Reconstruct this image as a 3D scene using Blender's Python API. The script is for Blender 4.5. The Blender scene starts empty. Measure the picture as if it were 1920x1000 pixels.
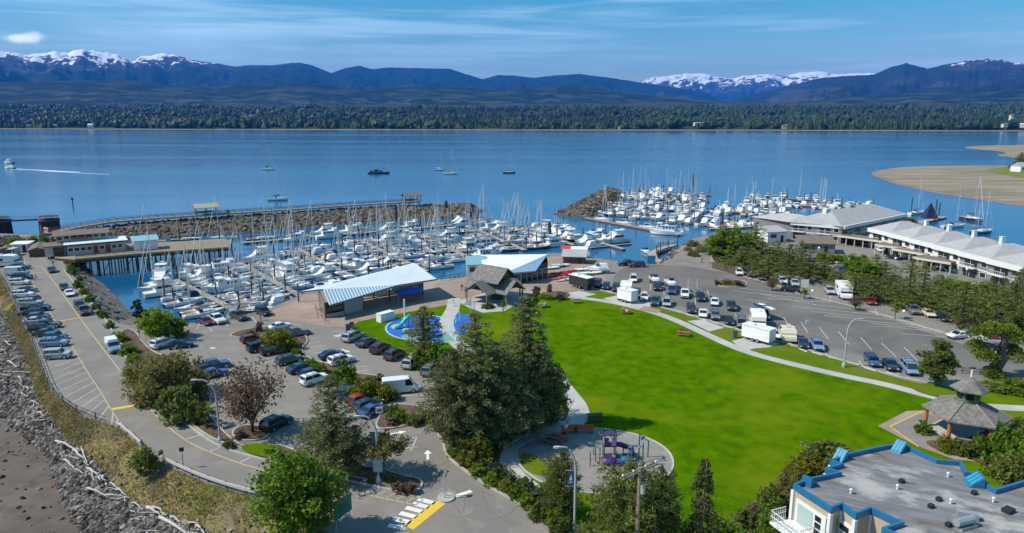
import bpy, math, random
import numpy as np
from mathutils import Vector
R = math.radians
SC = bpy.context.scene
COL = SC.collection
rnd = random.Random(7)
FPX, PITCH, CZ = 1300.0, R(12.1), 40.0
cam = bpy.data.cameras.new('camera')
cam.sensor_width = 36; cam.lens = 36*FPX/1920
cam.clip_start = 0.5; cam.clip_end = 90000
camo = bpy.data.objects.new('camera', cam); COL.objects.link(camo)
camo.location = (0, 0, CZ); camo.rotation_euler = (R(90)-PITCH, 0, 0)
SC.camera = camo
SUN_EL, SUN_AZ = R(47), R(262)
world = bpy.data.worlds.new('World'); SC.world = world; world.use_nodes = True
def build_sky():
 nt = world.node_tree; N = nt.nodes; L = nt.links; N.clear()
 out = N.new('ShaderNodeOutputWorld'); bg = N.new('ShaderNodeBackground'); bg.inputs[1].default_value = 0.15
 sky = N.new('ShaderNodeTexSky'); sky.sky_type = 'NISHITA'; sky.sun_disc = False
 sky.sun_elevation = SUN_EL; sky.sun_rotation = SUN_AZ; sky.altitude = 0
 sky.air_density = 1.0; sky.dust_density = 0.2; sky.ozone_density = 1.6
 hs = N.new('ShaderNodeHueSaturation'); hs.inputs['Saturation'].default_value = 1.65; hs.inputs['Value'].default_value = .64; hs.inputs['Hue'].default_value = .482
 L.new(sky.outputs[0], hs.inputs['Color'])
 tc = N.new('ShaderNodeTexCoord')
 def streak(scale, lo, hi, rot, off, detail=7, dist=0.6):
  mp = N.new('ShaderNodeMapping'); mp.inputs['Scale'].default_value = scale
  mp.inputs['Rotation'].default_value = (0, rot, 0); mp.inputs['Location'].default_value = off
  L.new(tc.outputs['Generated'], mp.inputs[0])
  nz = N.new('ShaderNodeTexNoise'); nz.inputs['Scale'].default_value = 1; nz.inputs['Detail'].default_value = detail
  nz.inputs['Roughness'].default_value = 0.55; nz.inputs['Distortion'].default_value = dist
  L.new(mp.outputs[0], nz.inputs['Vector'])
  mr = N.new('ShaderNodeMapRange'); mr.inputs[1].default_value = lo; mr.inputs[2].default_value = hi
  mr.clamp = True; mr.interpolation_type = 'SMOOTHSTEP'
  L.new(nz.outputs[0], mr.inputs[0]); return mr.outputs[0]
 a = streak((1.6, 1.6, 22), 0.52, 0.64, R(2), (0, 0, 0.4))
 b = streak((3.5, 3.5, 70), 0.49, 0.66, R(-2), (3, 1, 2.2))
 c = streak((1.1, 1.1, 5.0), 0.50, 0.66, R(6), (5.1, 2, 0.7), 3)
 m = N.new('ShaderNodeMath'); m.operation = 'MULTIPLY_ADD'; m.inputs[1].default_value = 0.5
 L.new(a, m.inputs[0]);
 m2 = N.new('ShaderNodeMath'); m2.operation = 'MULTIPLY'; m2.inputs[1].default_value = 0.28; L.new(b, m2.inputs[0])
 L.new(m2.outputs[0], m.inputs[2])
 m3 = N.new('ShaderNodeMath'); m3.operation = 'MULTIPLY_ADD'; m3.inputs[1].default_value = 0.42
 L.new(c, m3.inputs[0]); L.new(m.outputs[0], m3.inputs[2])
 m4 = N.new('ShaderNodeMath'); m4.operation = 'MULTIPLY'; m4.inputs[1].default_value = 0.7; m4.use_clamp = True
 L.new(m3.outputs[0], m4.inputs[0])
 mix = N.new('ShaderNodeMix'); mix.data_type = 'RGBA'
 L.new(m4.outputs[0], mix.inputs['Factor']); L.new(hs.outputs[0], mix.inputs['A'])
 mix.inputs['B'].default_value = (4.6, 6.4, 7.8, 1)
 def dirv(u, v):
  d = Vector((u-960, FPX*math.cos(PITCH)+(500-v)*math.sin(PITCH), -FPX*math.sin(PITCH)+(500-v)*math.cos(PITCH)))
  return d.normalized()
 prev = mix.outputs['Result']
 wob = N.new('ShaderNodeTexNoise'); wob.inputs['Scale'].default_value = 55; wob.inputs['Detail'].default_value = 5
 L.new(tc.outputs['Generated'], wob.inputs['Vector'])
 for (u, v, w, h, s) in ((40, 74, 22, 6, 1), (60, 70, 15, 6.5, 1), (33, 71, 9, 5, .8)):
  d = dirv(u, v)
  sb = N.new('ShaderNodeVectorMath'); sb.operation = 'SUBTRACT'; sb.inputs[1].default_value = d
  L.new(tc.outputs['Generated'], sb.inputs[0])
  ml = N.new('ShaderNodeVectorMath'); ml.operation = 'MULTIPLY'; ml.inputs[1].default_value = (FPX/w, FPX/w*.6, FPX/h)
  L.new(sb.outputs[0], ml.inputs[0])
  ln = N.new('ShaderNodeVectorMath'); ln.operation = 'LENGTH'; L.new(ml.outputs[0], ln.inputs[0])
  ad = N.new('ShaderNodeMath'); ad.operation = 'MULTIPLY_ADD'; ad.inputs[1].default_value = 2.2; L.new(wob.outputs[0], ad.inputs[0]);
  L.new(ln.outputs['Value'], ad.inputs[2])
  mr = N.new('ShaderNodeMapRange'); mr.inputs[1].default_value = 1.35; mr.inputs[2].default_value = 2.5
  mr.inputs[3].default_value = 0.42*s; mr.inputs[4].default_value = 0; mr.interpolation_type = 'SMOOTHSTEP'
  L.new(ad.outputs[0], mr.inputs[0])
  mx = N.new('ShaderNodeMix'); mx.data_type = 'RGBA'; mx.inputs['B'].default_value = (12, 12, 12.5, 1)
  L.new(mr.outputs[0], mx.inputs['Factor']); L.new(prev, mx.inputs['A']); prev = mx.outputs['Result']
 L.new(prev, bg.inputs[0]); L.new(bg.outputs[0], out.inputs[0])
build_sky()
sl = bpy.data.lights.new('sun', 'SUN'); sl.energy = 4.5; sl.angle = R(0.5); sl.color = (1.0, 0.92, 0.78)
so = bpy.data.objects.new('sun', sl); COL.objects.link(so)
sd = Vector((math.sin(SUN_AZ)*math.cos(SUN_EL), math.cos(SUN_AZ)*math.cos(SUN_EL), math.sin(SUN_EL)))
so.rotation_euler = sd.to_track_quat('Z', 'Y').to_euler(); so.location = (0, 0, 300)
SC.view_settings.view_transform = 'Standard'; SC.view_settings.look = 'None'
SC.view_settings.exposure = 0.36; SC.view_settings.gamma = 1
SC.render.engine = 'CYCLES'
cy = SC.cycles
cy.use_denoising = True; cy.max_bounces = 6; cy.diffuse_bounces = 2; cy.glossy_bounces = 2
cy.transmission_bounces = 3; cy.transparent_max_bounces = 8; cy.volume_bounces = 0
cy.caustics_reflective = False; cy.caustics_refractive = False
CP, SP = math.cos(PITCH), math.sin(PITCH)
LZ = 4.0
def at(u, v, z=LZ):
 d = Vector((u-960, FPX*CP+(500-v)*SP, -FPX*SP+(500-v)*CP))
 t = (z-CZ)/d.z
 return Vector((d.x*t, d.y*t, z))
def zat(y, v):
 k = (500-v)/FPX
 return CZ + y*(k*CP-SP)/(CP+k*SP)
def px(p):
 f = p[1]*CP-(p[2]-CZ)*SP; up = p[1]*SP+(p[2]-CZ)*CP
 return 960+FPX*p[0]/f, 500-FPX*up/f
def xat(u, y, z):
 return (u-960)/FPX*(y*CP-(z-CZ)*SP)
def up3(u, vb, vt, z=LZ):
 b = at(u, vb, z); return b, zat(b.y, vt)-z
def ang(p, q): return math.atan2(q[1]-p[1], q[0]-p[0])
class MB:
 def __init__(s): s.v = []; s.f = []; s.m = []
 def add(s, vs, fs, m=0):
  n = len(s.v); s.v += [tuple(p) for p in vs]
  for f in fs: s.f.append(tuple(i+n for i in f)); s.m.append(m)
 def box(s, c, d, rz=0, m=0, top=1.0):
  cx, cy_, cz = c; a, b, h = d[0]/2, d[1]/2, d[2]/2; co, si = math.cos(rz), math.sin(rz); vs = []
  for z, k in ((-h, 1), (h, top)):
   for x, y in ((-a, -b), (a, -b), (a, b), (-a, b)):
    x *= k; y *= k; vs.append((cx+x*co-y*si, cy_+x*si+y*co, cz+z))
  s.add(vs, [(0,3,2,1),(4,5,6,7),(0,1,5,4),(1,2,6,5),(2,3,7,6),(3,0,4,7)], m)
 def prism(s, poly, z0, z1, m=0, mt=None):
  n = len(poly); ar = sum(poly[i][0]*poly[(i+1) % n][1]-poly[(i+1) % n][0]*poly[i][1] for i in range(n))
  if ar < 0: poly = poly[::-1]
  vs = [(p[0], p[1], z0) for p in poly]+[(p[0], p[1], z1) for p in poly]
  s.add(vs, [(i, (i+1) % n, n+(i+1) % n, n+i) for i in range(n)], m)
  s.add(vs[n:], [tuple(range(n))], m if mt is None else mt)
  s.add(vs[:n], [tuple(range(n))[::-1]], m)
 def sheet(s, poly, z, m=0):
  n = len(poly); ar = sum(poly[i][0]*poly[(i+1) % n][1]-poly[(i+1) % n][0]*poly[i][1] for i in range(n))
  if ar < 0: poly = poly[::-1]
  s.add([(p[0], p[1], z) for p in poly], [tuple(range(n))], m)
 def poly(s, pts, m=0): s.add(pts, [tuple(range(len(pts)))], m)
 def slab(s, pts, t, m=0):
  n = len(pts); lo = [(p[0], p[1], p[2]-t) for p in pts]
  s.add([tuple(p) for p in pts]+lo, [tuple(range(n)), tuple(range(n, 2*n))[::-1]]+[(i, n+i, n+(i+1) % n, (i+1) % n) for i in range(n)], m)
 def tube(s, pts, r, n=6, m=0, r2=None, cap=True):
  pts = [Vector(p) for p in pts]; k = len(pts); vs = []
  for i, p in enumerate(pts):
   d = (pts[min(i+1, k-1)]-pts[max(i-1, 0)]).normalized()
   a = d.orthogonal().normalized() if abs(d.z) < .95 else Vector((1, 0, 0)); a = (a-d*a.dot(d)).normalized(); b = d.cross(a)
   rr = r if r2 is None else r+(r2-r)*i/(k-1)
   for j in range(n):
    t = 2*math.pi*j/n; vs.append(p+a*(rr*math.cos(t))+b*(rr*math.sin(t)))
  fs = [(i*n+j, i*n+(j+1) % n, (i+1)*n+(j+1) % n, (i+1)*n+j) for i in range(k-1) for j in range(n)]
  if cap: fs += [tuple(range(n))[::-1], tuple(range((k-1)*n, k*n))]
  s.add(vs, fs, m)
 def loft(s, secs, m=0, cap=True, closed=True):
  n = len(secs[0]); vs = [p for q in secs for p in q]; k = len(secs)
  rg = range(n) if closed else range(n-1)
  fs = [(i*n+j, i*n+(j+1) % n, (i+1)*n+(j+1) % n, (i+1)*n+j) for i in range(k-1) for j in rg]
  if cap: fs += [tuple(range(n))[::-1], tuple(range((k-1)*n, k*n))]
  s.add(vs, fs, m)
 def lathe(s, prof, c=(0, 0, 0), n=10, m=0):
  s.loft([[(c[0]+r*math.cos(2*math.pi*j/n), c[1]+r*math.sin(2*math.pi*j/n), c[2]+z) for j in range(n)] for r, z in prof], m)
 def strip(s, pts, w, z, m=0):
  pts = [Vector((p[0], p[1], 0)) for p in pts]; k = len(pts); vs = []
  for i, p in enumerate(pts):
   d = (pts[min(i+1, k-1)]-pts[max(i-1, 0)]).normalized(); nn = Vector((-d.y, d.x, 0))*(w/2)
   vs += [(p.x+nn.x, p.y+nn.y, z), (p.x-nn.x, p.y-nn.y, z)]
  s.add(vs, [(2*i+1, 2*i+3, 2*i+2, 2*i) for i in range(k-1)], m)
 def kerb(s, pts, w, z0, z1, m=0, close=False):
  pts = [Vector((p[0], p[1], 0)) for p in pts]
  if close: pts = pts+[pts[0]]
  k = len(pts); secs = []
  for i, p in enumerate(pts):
   a = pts[max(i-1, 0)]; b = pts[min(i+1, k-1)]
   if close and i in (0, k-1): a, b = pts[k-2], pts[1]
   d = (b-a).normalized(); nn = Vector((-d.y, d.x, 0))*(w/2)
   secs.append([(p.x+nn.x, p.y+nn.y, z0), (p.x+nn.x, p.y+nn.y, z1), (p.x-nn.x, p.y-nn.y, z1), (p.x-nn.x, p.y-nn.y, z0)])
  s.loft(secs, m)
 def build(s, name, mats, parent=None, smooth=False, off=None):
  if not isinstance(mats, (list, tuple)): mats = [mats]
  v = s.v
  if off is not None: v = [(p[0]-off[0], p[1]-off[1], p[2]-off[2]) for p in v]
  me = bpy.data.meshes.new(name); me.from_pydata(v, [], s.f)
  for m in mats: me.materials.append(m)
  if any(s.m): me.polygons.foreach_set('material_index', s.m)
  if smooth: me.polygons.foreach_set('use_smooth', [True]*len(s.f))
  me.update()
  o = bpy.data.objects.new(name, me); COL.objects.link(o)
  if parent is not None: o.parent = parent
  return o
KIDS = {}
def tag(o, label=None, cat=None, group=None, kind=None):
 if label: o['label'] = label
 if cat: o['category'] = cat
 if group: o['group'] = group
 if kind: o['kind'] = kind
 return o
def thing(name, label, cat, loc=(0, 0, 0), rz=0, group=None):
 o = bpy.data.objects.new(name, None); COL.objects.link(o); o.empty_display_size = .3
 o.location = loc; o.rotation_euler = (0, 0, rz)
 return tag(o, label, cat, group)
def kids(o): return [c for c in o.children]
def dup(src, loc, rz=0, label=None, group=None, sc=None, parent=None, tree=None):
 if tree is None: tree = snapshot(src)
 def rec(node, par):
  c = node[0].copy(); COL.objects.link(c)
  if par is not None: c.parent = par
  for k in node[1]: rec(k, c)
  return c
 r = rec(tree, parent); r.location = loc; r.rotation_euler = (0, 0, rz)
 if sc is not None: r.scale = sc if isinstance(sc, (tuple, list)) else (sc, sc, sc)
 if label: r['label'] = label
 if group: r['group'] = group
 return r
SNAP = {}
def snapshot(o):
 if o.name not in SNAP:
  ch = {}
  for x in bpy.data.objects:
   if x.parent: ch.setdefault(x.parent.name, []).append(x)
  def rec(n): return (n, [rec(k) for k in ch.get(n.name, [])])
  SNAP[o.name] = rec(o)
 return SNAP[o.name]
ORD = 'first second third fourth fifth sixth seventh eighth ninth tenth eleventh twelfth thirteenth fourteenth fifteenth sixteenth seventeenth eighteenth nineteenth twentieth twenty-first twenty-second twenty-third twenty-fourth twenty-fifth twenty-sixth twenty-seventh twenty-eighth twenty-ninth thirtieth thirty-first thirty-second'.split()
def resample(pts, n):
 P = np.array([tuple(p) for p in pts], float); d = np.r_[0, np.cumsum(np.linalg.norm(np.diff(P, axis=0), axis=1))]
 t = np.linspace(0, d[-1], n)
 return np.stack([np.interp(t, d, P[:, k]) for k in range(P.shape[1])], 1)
def along(pts, step, start=0.0):
 P = np.array([tuple(p)[:2] for p in pts], float); d = np.r_[0, np.cumsum(np.linalg.norm(np.diff(P, axis=0), axis=1))]
 out = []; t = start
 while t < d[-1]:
  i = max(0, min(np.searchsorted(d, t, side='right')-1, len(P)-2)); q = (P[i+1]-P[i])/max(d[i+1]-d[i], 1e-9)
  p = P[i]+q*(t-d[i]); out.append((Vector((p[0], p[1], 0)), Vector((q[0], q[1], 0)))); t += step
 return out
def pxs(lst, z=LZ): return [at(u, v, z) for u, v in lst]
def smooth_poly(pts, it=2, close=True):
 for _ in range(it):
  q = []; n = len(pts)
  for i in range(n if close else n-1):
   a, b = pts[i], pts[(i+1) % n]; q += [a*.75+b*.25, a*.25+b*.75]
  pts = q if close else [pts[0]]+q+[pts[-1]]
 return pts
def vnoise(x, y, seed=0):
 xi = np.floor(x).astype(np.int64); yi = np.floor(y).astype(np.int64); fx = x-xi; fy = y-yi
 fx = fx*fx*(3-2*fx); fy = fy*fy*(3-2*fy)
 def h(a, b):
  n = (a*374761393+b*668265263+seed*974634777) & 0x7fffffff
  n = ((n ^ (n >> 13))*1274126177) & 0x7fffffff
  return ((n ^ (n >> 16)) & 0xffff)/65535.0
 return (h(xi, yi)*(1-fx)+h(xi+1, yi)*fx)*(1-fy)+(h(xi, yi+1)*(1-fx)+h(xi+1, yi+1)*fx)*fy
def fbm(x, y, o=5, seed=0, g=.5):
 a = 1; s = 0; t = 0
 for i in range(o): s = s+a*vnoise(x*2**i, y*2**i, seed+i); t += a; a *= g
 return s/t
def ridged(x, y, o=5, seed=0):
 a = 1; s = 0; t = 0
 for i in range(o): s = s+a*(1-np.abs(2*vnoise(x*2**i, y*2**i, seed+i)-1)); t += a; a *= .55
 return s/t
def npmesh(name, V, F, mats, mi=None, smooth=True, attr=None, parent=None):
 V = np.asarray(V, np.float32); F = np.asarray(F, np.int32); k = F.shape[1]
 me = bpy.data.meshes.new(name); me.vertices.add(len(V)); me.vertices.foreach_set('co', V.ravel())
 me.loops.add(F.size); me.loops.foreach_set('vertex_index', F.ravel()); me.polygons.add(len(F))
 me.polygons.foreach_set('loop_start', np.arange(0, F.size, k, dtype=np.int32))
 me.polygons.foreach_set('use_smooth', np.full(len(F), smooth))
 for m in (mats if isinstance(mats, (list, tuple)) else [mats]): me.materials.append(m)
 if mi is not None: me.polygons.foreach_set('material_index', np.asarray(mi, np.int32))
 me.update(calc_edges=True)
 if attr is not None:
  a = me.attributes.new('tint', 'FLOAT', 'FACE'); a.data.foreach_set('value', np.asarray(attr, np.float32))
 o = bpy.data.objects.new(name, me); COL.objects.link(o)
 if parent is not None: o.parent = parent
 return o
def gridfaces(n, m):
 i = np.arange(n-1)[:, None]*m+np.arange(m-1)[None, :]
 return np.stack([i, i+m, i+m+1, i+1], -1).reshape(-1, 4)
MATS = {}
def rgb(c): return (c[0], c[1], c[2], 1)
def mat(name, c, rough=.7, c2=None, scale=1.0, c3=None, scale2=None, bump=0, bscale=None, metal=0, spec=.5, coat=0, coord='pos', lo=.35, hi=.65, stretch=None):
 if name in MATS: return MATS[name]
 m = bpy.data.materials.new(name); m.use_nodes = True; nt = m.node_tree; N = nt.nodes; L = nt.links
 b = N['Principled BSDF']; b.inputs['Base Color'].default_value = rgb(c); b.inputs['Roughness'].default_value = rough
 b.inputs['Metallic'].default_value = metal; b.inputs['Specular IOR Level'].default_value = spec if rough < .85 else (.12 if rough < .95 else 0)
 b.inputs['Coat Weight'].default_value = coat
 vec = None
 if c2 is not None or bump:
  if coord == 'pos': vec = N.new('ShaderNodeNewGeometry').outputs['Position']
  else: vec = N.new('ShaderNodeTexCoord').outputs['Object']
  if stretch:
   mp = N.new('ShaderNodeMapping'); mp.inputs['Scale'].default_value = stretch; L.new(vec, mp.inputs[0]); vec = mp.outputs[0]
 col = None
 def nz(sc, det=5):
  n = N.new('ShaderNodeTexNoise'); n.inputs['Scale'].default_value = sc; n.inputs['Detail'].default_value = det
  n.inputs['Roughness'].default_value = .6; L.new(vec, n.inputs['Vector']); return n.outputs[0]
 def ramp(v, a, bb):
  r = N.new('ShaderNodeMapRange'); r.inputs[1].default_value = a; r.inputs[2].default_value = bb; L.new(v, r.inputs[0]); return r.outputs[0]
 if c2 is not None:
  mx = N.new('ShaderNodeMix'); mx.data_type = 'RGBA'; mx.inputs['A'].default_value = rgb(c); mx.inputs['B'].default_value = rgb(c2)
  L.new(ramp(nz(scale), lo, hi), mx.inputs['Factor']); col = mx.outputs['Result']
  if c3 is not None:
   m2 = N.new('ShaderNodeMix'); m2.data_type = 'RGBA'; m2.inputs['B'].default_value = rgb(c3); L.new(col, m2.inputs['A'])
   L.new(ramp(nz(scale2 or scale*.23, 4), .48, .7), m2.inputs['Factor']); col = m2.outputs['Result']
  L.new(col, b.inputs['Base Color'])
 if bump:
  bp = N.new('ShaderNodeBump'); bp.inputs['Strength'].default_value = bump; bp.inputs['Distance'].default_value = .1
  L.new(nz(bscale or scale*4), bp.inputs['Height']); L.new(bp.outputs[0], b.inputs['Normal'])
 MATS[name] = m; return m
def leafmat(name, c, c2, trans=.25, patch=None):
 if name in MATS: return MATS[name]
 m = bpy.data.materials.new(name); m.use_nodes = True; nt = m.node_tree; N = nt.nodes; L = nt.links
 b = N['Principled BSDF']; b.inputs['Roughness'].default_value = .6; b.inputs['Specular IOR Level'].default_value = .25
 at_ = N.new('ShaderNodeAttribute'); at_.attribute_name = 'tint'
 oi = N.new('ShaderNodeObjectInfo')
 mx = N.new('ShaderNodeMix'); mx.data_type = 'RGBA'; mx.inputs['A'].default_value = rgb(c); mx.inputs['B'].default_value = rgb(c2)
 L.new(at_.outputs['Fac'], mx.inputs['Factor'])
 hs = N.new('ShaderNodeHueSaturation'); L.new(mx.outputs['Result'], hs.inputs['Color'])
 mr = N.new('ShaderNodeMapRange'); mr.inputs[3].default_value = .8; mr.inputs[4].default_value = 1.2
 L.new(oi.outputs['Random'], mr.inputs[0]); L.new(mr.outputs[0], hs.inputs['Value'])
 tr = N.new('ShaderNodeBsdfTranslucent'); ms = N.new('ShaderNodeMixShader'); ms.inputs[0].default_value = trans
 L.new(hs.outputs[0], b.inputs['Base Color']); L.new(hs.outputs[0], tr.inputs[0])
 L.new(b.outputs[0], ms.inputs[1]); L.new(tr.outputs[0], ms.inputs[2]); L.new(ms.outputs[0], N['Material Output'].inputs[0])
 MATS[name] = m; return m
M_white = mat('white_gelcoat', (.78, .79, .80), .3, coat=.3)
M_cream = mat('cream_gelcoat', (.70, .66, .56), .35)
M_glass = mat('dark_glass', (.012, .016, .022), .06, spec=.8)
M_black = mat('black_rubber', (.015, .015, .016), .8)
M_rim = mat('alloy', (.45, .46, .48), .35, metal=.8)
M_steel = mat('galvanised_steel', (.42, .44, .45), .45, metal=.5)
M_lampgrey = mat('lamp_post_grey', (.36, .38, .40), .5)
M_wood = mat('weathered_wood', (.20, .16, .12), .85, (.30, .25, .20), 2.0, bump=.3, bscale=8)
M_pile = mat('creosoted_timber', (.045, .036, .030), .85, (.10, .085, .07), 1.2)
M_whitepaint = mat('white_paint', (.78, .78, .76), .6)
M_kerb = mat('concrete_kerb', (.42, .41, .38), .85, (.33, .32, .30), .8)
M_conc = mat('pale_concrete', (.46, .45, .43), .9, (.37, .365, .35), .35, bump=.1, bscale=6)
# ============================================================ SETTING: water, land, banks, hills
def struct(o): return tag(o, kind='structure')
def build_water():
 m = bpy.data.materials.new('sea_water'); m.use_nodes = True; nt = m.node_tree; N = nt.nodes; L = nt.links
 b = N['Principled BSDF']; b.inputs['Roughness'].default_value = .08; b.inputs['IOR'].default_value = 1.33
 g = N.new('ShaderNodeNewGeometry')
 def noise(scale, stretch, det=4):
  mp = N.new('ShaderNodeMapping'); mp.inputs['Scale'].default_value = stretch; L.new(g.outputs['Position'], mp.inputs[0])
  n = N.new('ShaderNodeTexNoise'); n.inputs['Scale'].default_value = scale; n.inputs['Detail'].default_value = det
  L.new(mp.outputs[0], n.inputs['Vector']); return n.outputs[0]
 mx = N.new('ShaderNodeMix'); mx.data_type = 'RGBA'
 mx.inputs['A'].default_value = (.008, .088, .20, 1); mx.inputs['B'].default_value = (.016, .112, .235, 1)
 r = N.new('ShaderNodeMapRange'); r.inputs[1].default_value = .42; r.inputs[2].default_value = .62
 L.new(noise(.006, (.5, 2.2, 1)), r.inputs[0]); L.new(r.outputs[0], mx.inputs['Factor']); L.new(mx.outputs['Result'], b.inputs['Base Color'])
 r2 = N.new('ShaderNodeMapRange'); r2.inputs[1].default_value = .40; r2.inputs[2].default_value = .62; r2.inputs[3].default_value = .08; r2.inputs[4].default_value = .16
 L.new(noise(.004, (.35, 3.2, 1), 6), r2.inputs[0]); L.new(r2.outputs[0], b.inputs['Roughness'])
 sp = N.new('ShaderNodeSeparateXYZ'); L.new(g.outputs['Position'], sp.inputs[0])
 lee = N.new('ShaderNodeMapRange'); lee.inputs[1].default_value = 230; lee.inputs[2].default_value = 420; lee.inputs[3].default_value = .03; lee.inputs[4].default_value = .4
 L.new(sp.outputs['Y'], lee.inputs[0])
 bp = N.new('ShaderNodeBump'); bp.inputs['Distance'].default_value = .25
 L.new(lee.outputs[0], bp.inputs['Strength']); L.new(noise(.35, (1, 1.6, 1), 5), bp.inputs['Height']); L.new(bp.outputs[0], b.inputs['Normal'])
 mb = MB(); mb.add([(-5000, -300, 0), (5000, -300, 0), (5000, 2700, 0), (-5000, 2700, 0)], [(0, 1, 2, 3)])
 struct(mb.build('sea', m))
build_water()
# ---- near land
M_asph = mat('asphalt', (.225, .208, .19), .9, (.19, .176, .162), .05, (.25, .232, .212), .3, bump=.15, bscale=12)
LSH = [(-90, 445), (-40, 470), (0, 517), (25, 565), (60, 645), (95, 735), (160, 783), (222, 803), (262, 838), (312, 874), (380, 904), (470, 930), (560, 968), (640, 1012), (760, 1095)]
RSH = [(1960, 482), (1850, 452), (1760, 428), (1700, 410), (1600, 400), (1480, 418), (1430, 434), (1340, 438), (1298, 448), (1284, 460), (1264, 482), (1240, 494), (1215, 496), (1165, 491), (1100, 481), (1040, 474)]
BSH = [(940, 486), (905, 500), (880, 517), (825, 527), (700, 519), (640, 530), (575, 548), (520, 572), (500, 581), (460, 590), (420, 599), (380, 606), (345, 605), (325, 612), (262, 612), (222, 606), (207, 598), (186, 572), (152, 532), (128, 508), (118, 490), (100, 458), (60, 440), (0, 438), (-90, 438)]
land = pxs(LSH)+[Vector((-6, 30, 4)), Vector((-6, -80, 4)), Vector((260, -80, 4)), Vector((420, 120, 4)), at(2250, 560)]+pxs(RSH+BSH)
mb = MB(); mb.sheet(land, LZ); struct(mb.build('ground', M_asph))
# ---- banks
M_rockwall = mat('bank_rubble', (.16, .15, .14), .95, (.28, .26, .24), .7, bump=1, bscale=1.5)
def bankstrip(name, top, bot, n, rows, m, amp=.3, zfun=None, seed=1):
 A = resample(top, n); B = resample(bot, n); V = []
 for j in range(rows):
  t = j/(rows-1); P = A*(1-t)+B*t
  if zfun is not None: P[:, 2] = A[:, 2]+(B[:, 2]-A[:, 2])*zfun(t)
  if 0 < j:
   k = amp*(1 if j < rows-1 else .2)
   P[:, 2] += (fbm(P[:, 0]*.6, P[:, 1]*.6, 4, seed)-.5)*2*k
  V.append(P)
 V = np.stack(V, 1).reshape(-1, 3)
 return struct(npmesh(name, V, gridfaces(n, rows), m, smooth=False))
def offset(pts, d, z):
 P = [Vector((p[0], p[1], 0)) for p in pts]; o = []
 for i, p in enumerate(P):
  t = (P[min(i+1, len(P)-1)]-P[max(i-1, 0)]).normalized(); o.append(Vector((p.x-t.y*d, p.y+t.x*d, z)))
 return o
inner = pxs(RSH+BSH)
bankstrip('shore_bank', inner, offset(inner, -6.5, -.6), 420, 7, M_rockwall, .35)
ltop = pxs(LSH)
GL = [(-110, 470), (-70, 500), (-22, 545), (3, 585), (42, 660), (68, 745), (128, 828), (178, 868), (212, 905), (250, 942), (345, 978), (432, 1018), (560, 1100), (640, 1180), (760, 1290)]
LOW = [(-330, 470), (-300, 510), (-230, 560), (-160, 620), (-90, 690), (-35, 745), (20, 800), (95, 860), (105, 905), (125, 955), (160, 1010), (230, 1080), (330, 1180), (450, 1290), (600, 1420)]
glow = pxs(GL, 2.4); low = pxs(LOW, .35)
M_verge = mat('dry_grass_verge', (.235, .18, .085), .95, (.15, .155, .04), .22, (.20, .145, .105), .12, bump=.8, bscale=3, lo=.42, hi=.58)
bankstrip('grass_verge', ltop, glow, 160, 10, M_verge, .28, lambda t: t**1.3, 3)
M_shingle = mat('beach_shingle', (.10, .092, .086), .95, (.17, .155, .145), .8, (.075, .07, .066), .15, bump=1, bscale=2.5)
bankstrip('beach_rubble', glow, low, 200, 16, M_shingle, .3, lambda t: 1-(1-t)**1.5, 5)
M_mud = mat('wet_mud', (.088, .066, .050), .75, (.130, .10, .078), .12, (.065, .052, .042), .5, bump=.3, bscale=1.5)
mudp = low+[Vector((-20, 0, .3)), Vector((-30, -100, .3)), Vector((-300, -100, .3)), Vector((-300, 170, .3))]
mb = MB(); mb.sheet([(p[0]+(.6 if i < len(low) else 0), p[1], 0) for i, p in enumerate(mudp)], .3); struct(mb.build('mud_flat', M_mud))
# ---- rocks (uncountable rubble)
ICO = None
def ico():
 t = (1+5**.5)/2
 V = np.array([(-1,t,0),(1,t,0),(-1,-t,0),(1,-t,0),(0,-1,t),(0,1,t),(0,-1,-t),(0,1,-t),(t,0,-1),(t,0,1),(-t,0,-1),(-t,0,1)], float); V /= np.linalg.norm(V[0])
 F = np.array([(0,11,5),(0,5,1),(0,1,7),(0,7,10),(0,10,11),(1,5,9),(5,11,4),(11,10,2),(10,7,6),(7,1,8),(3,9,4),(3,4,2),(3,2,6),(3,6,8),(3,8,9),(4,9,5),(2,4,11),(6,2,10),(8,6,7),(9,8,1)])
 return V, F
def rockpile(name, pts, sizes, m, seed=0):
 rg = np.random.default_rng(seed); V0, F0 = ico(); n = len(pts); pts = np.asarray(pts); sizes = np.asarray(sizes)
 a = rg.uniform(0, 6.28, (n, 3));
 V = V0[None]*rg.uniform(.7, 1.25, (n, 12, 1))*(rg.uniform(.6, 1.3, (n, 1, 3)))
 for k, (i, j) in enumerate(((0, 1), (1, 2), (0, 2))):
  c, s = np.cos(a[:, k])[:, None], np.sin(a[:, k])[:, None]; x, y = V[..., i].copy(), V[..., j].copy(); V[..., i] = x*c-y*s; V[..., j] = x*s+y*c
 V[..., 2] *= .75
 V = V*sizes[:, None, None]*.5+pts[:, None, :]
 F = F0[None]+(np.arange(n)*12)[:, None, None]
 o = npmesh(name, V.reshape(-1, 3), F.reshape(-1, 3), m, smooth=False, attr=np.repeat(rg.random(n), 20))
 return tag(o, kind='stuff')
def rockmat(name, a, b, c):
 m = mat(name, a, .95, c2=b, scale=1.5); nt = m.node_tree; N = nt.nodes; L = nt.links
 t = N.new('ShaderNodeAttribute'); t.attribute_name = 'tint'; cr = N.new('ShaderNodeValToRGB'); e = cr.color_ramp
 e.elements[0].color = rgb(a); e.elements[1].color = rgb(c); x = e.elements.new(.55); x.color = rgb(b)
 L.new(t.outputs['Fac'], cr.inputs[0]); L.new(cr.outputs[0], N['Principled BSDF'].inputs['Base Color']); return m
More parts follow.
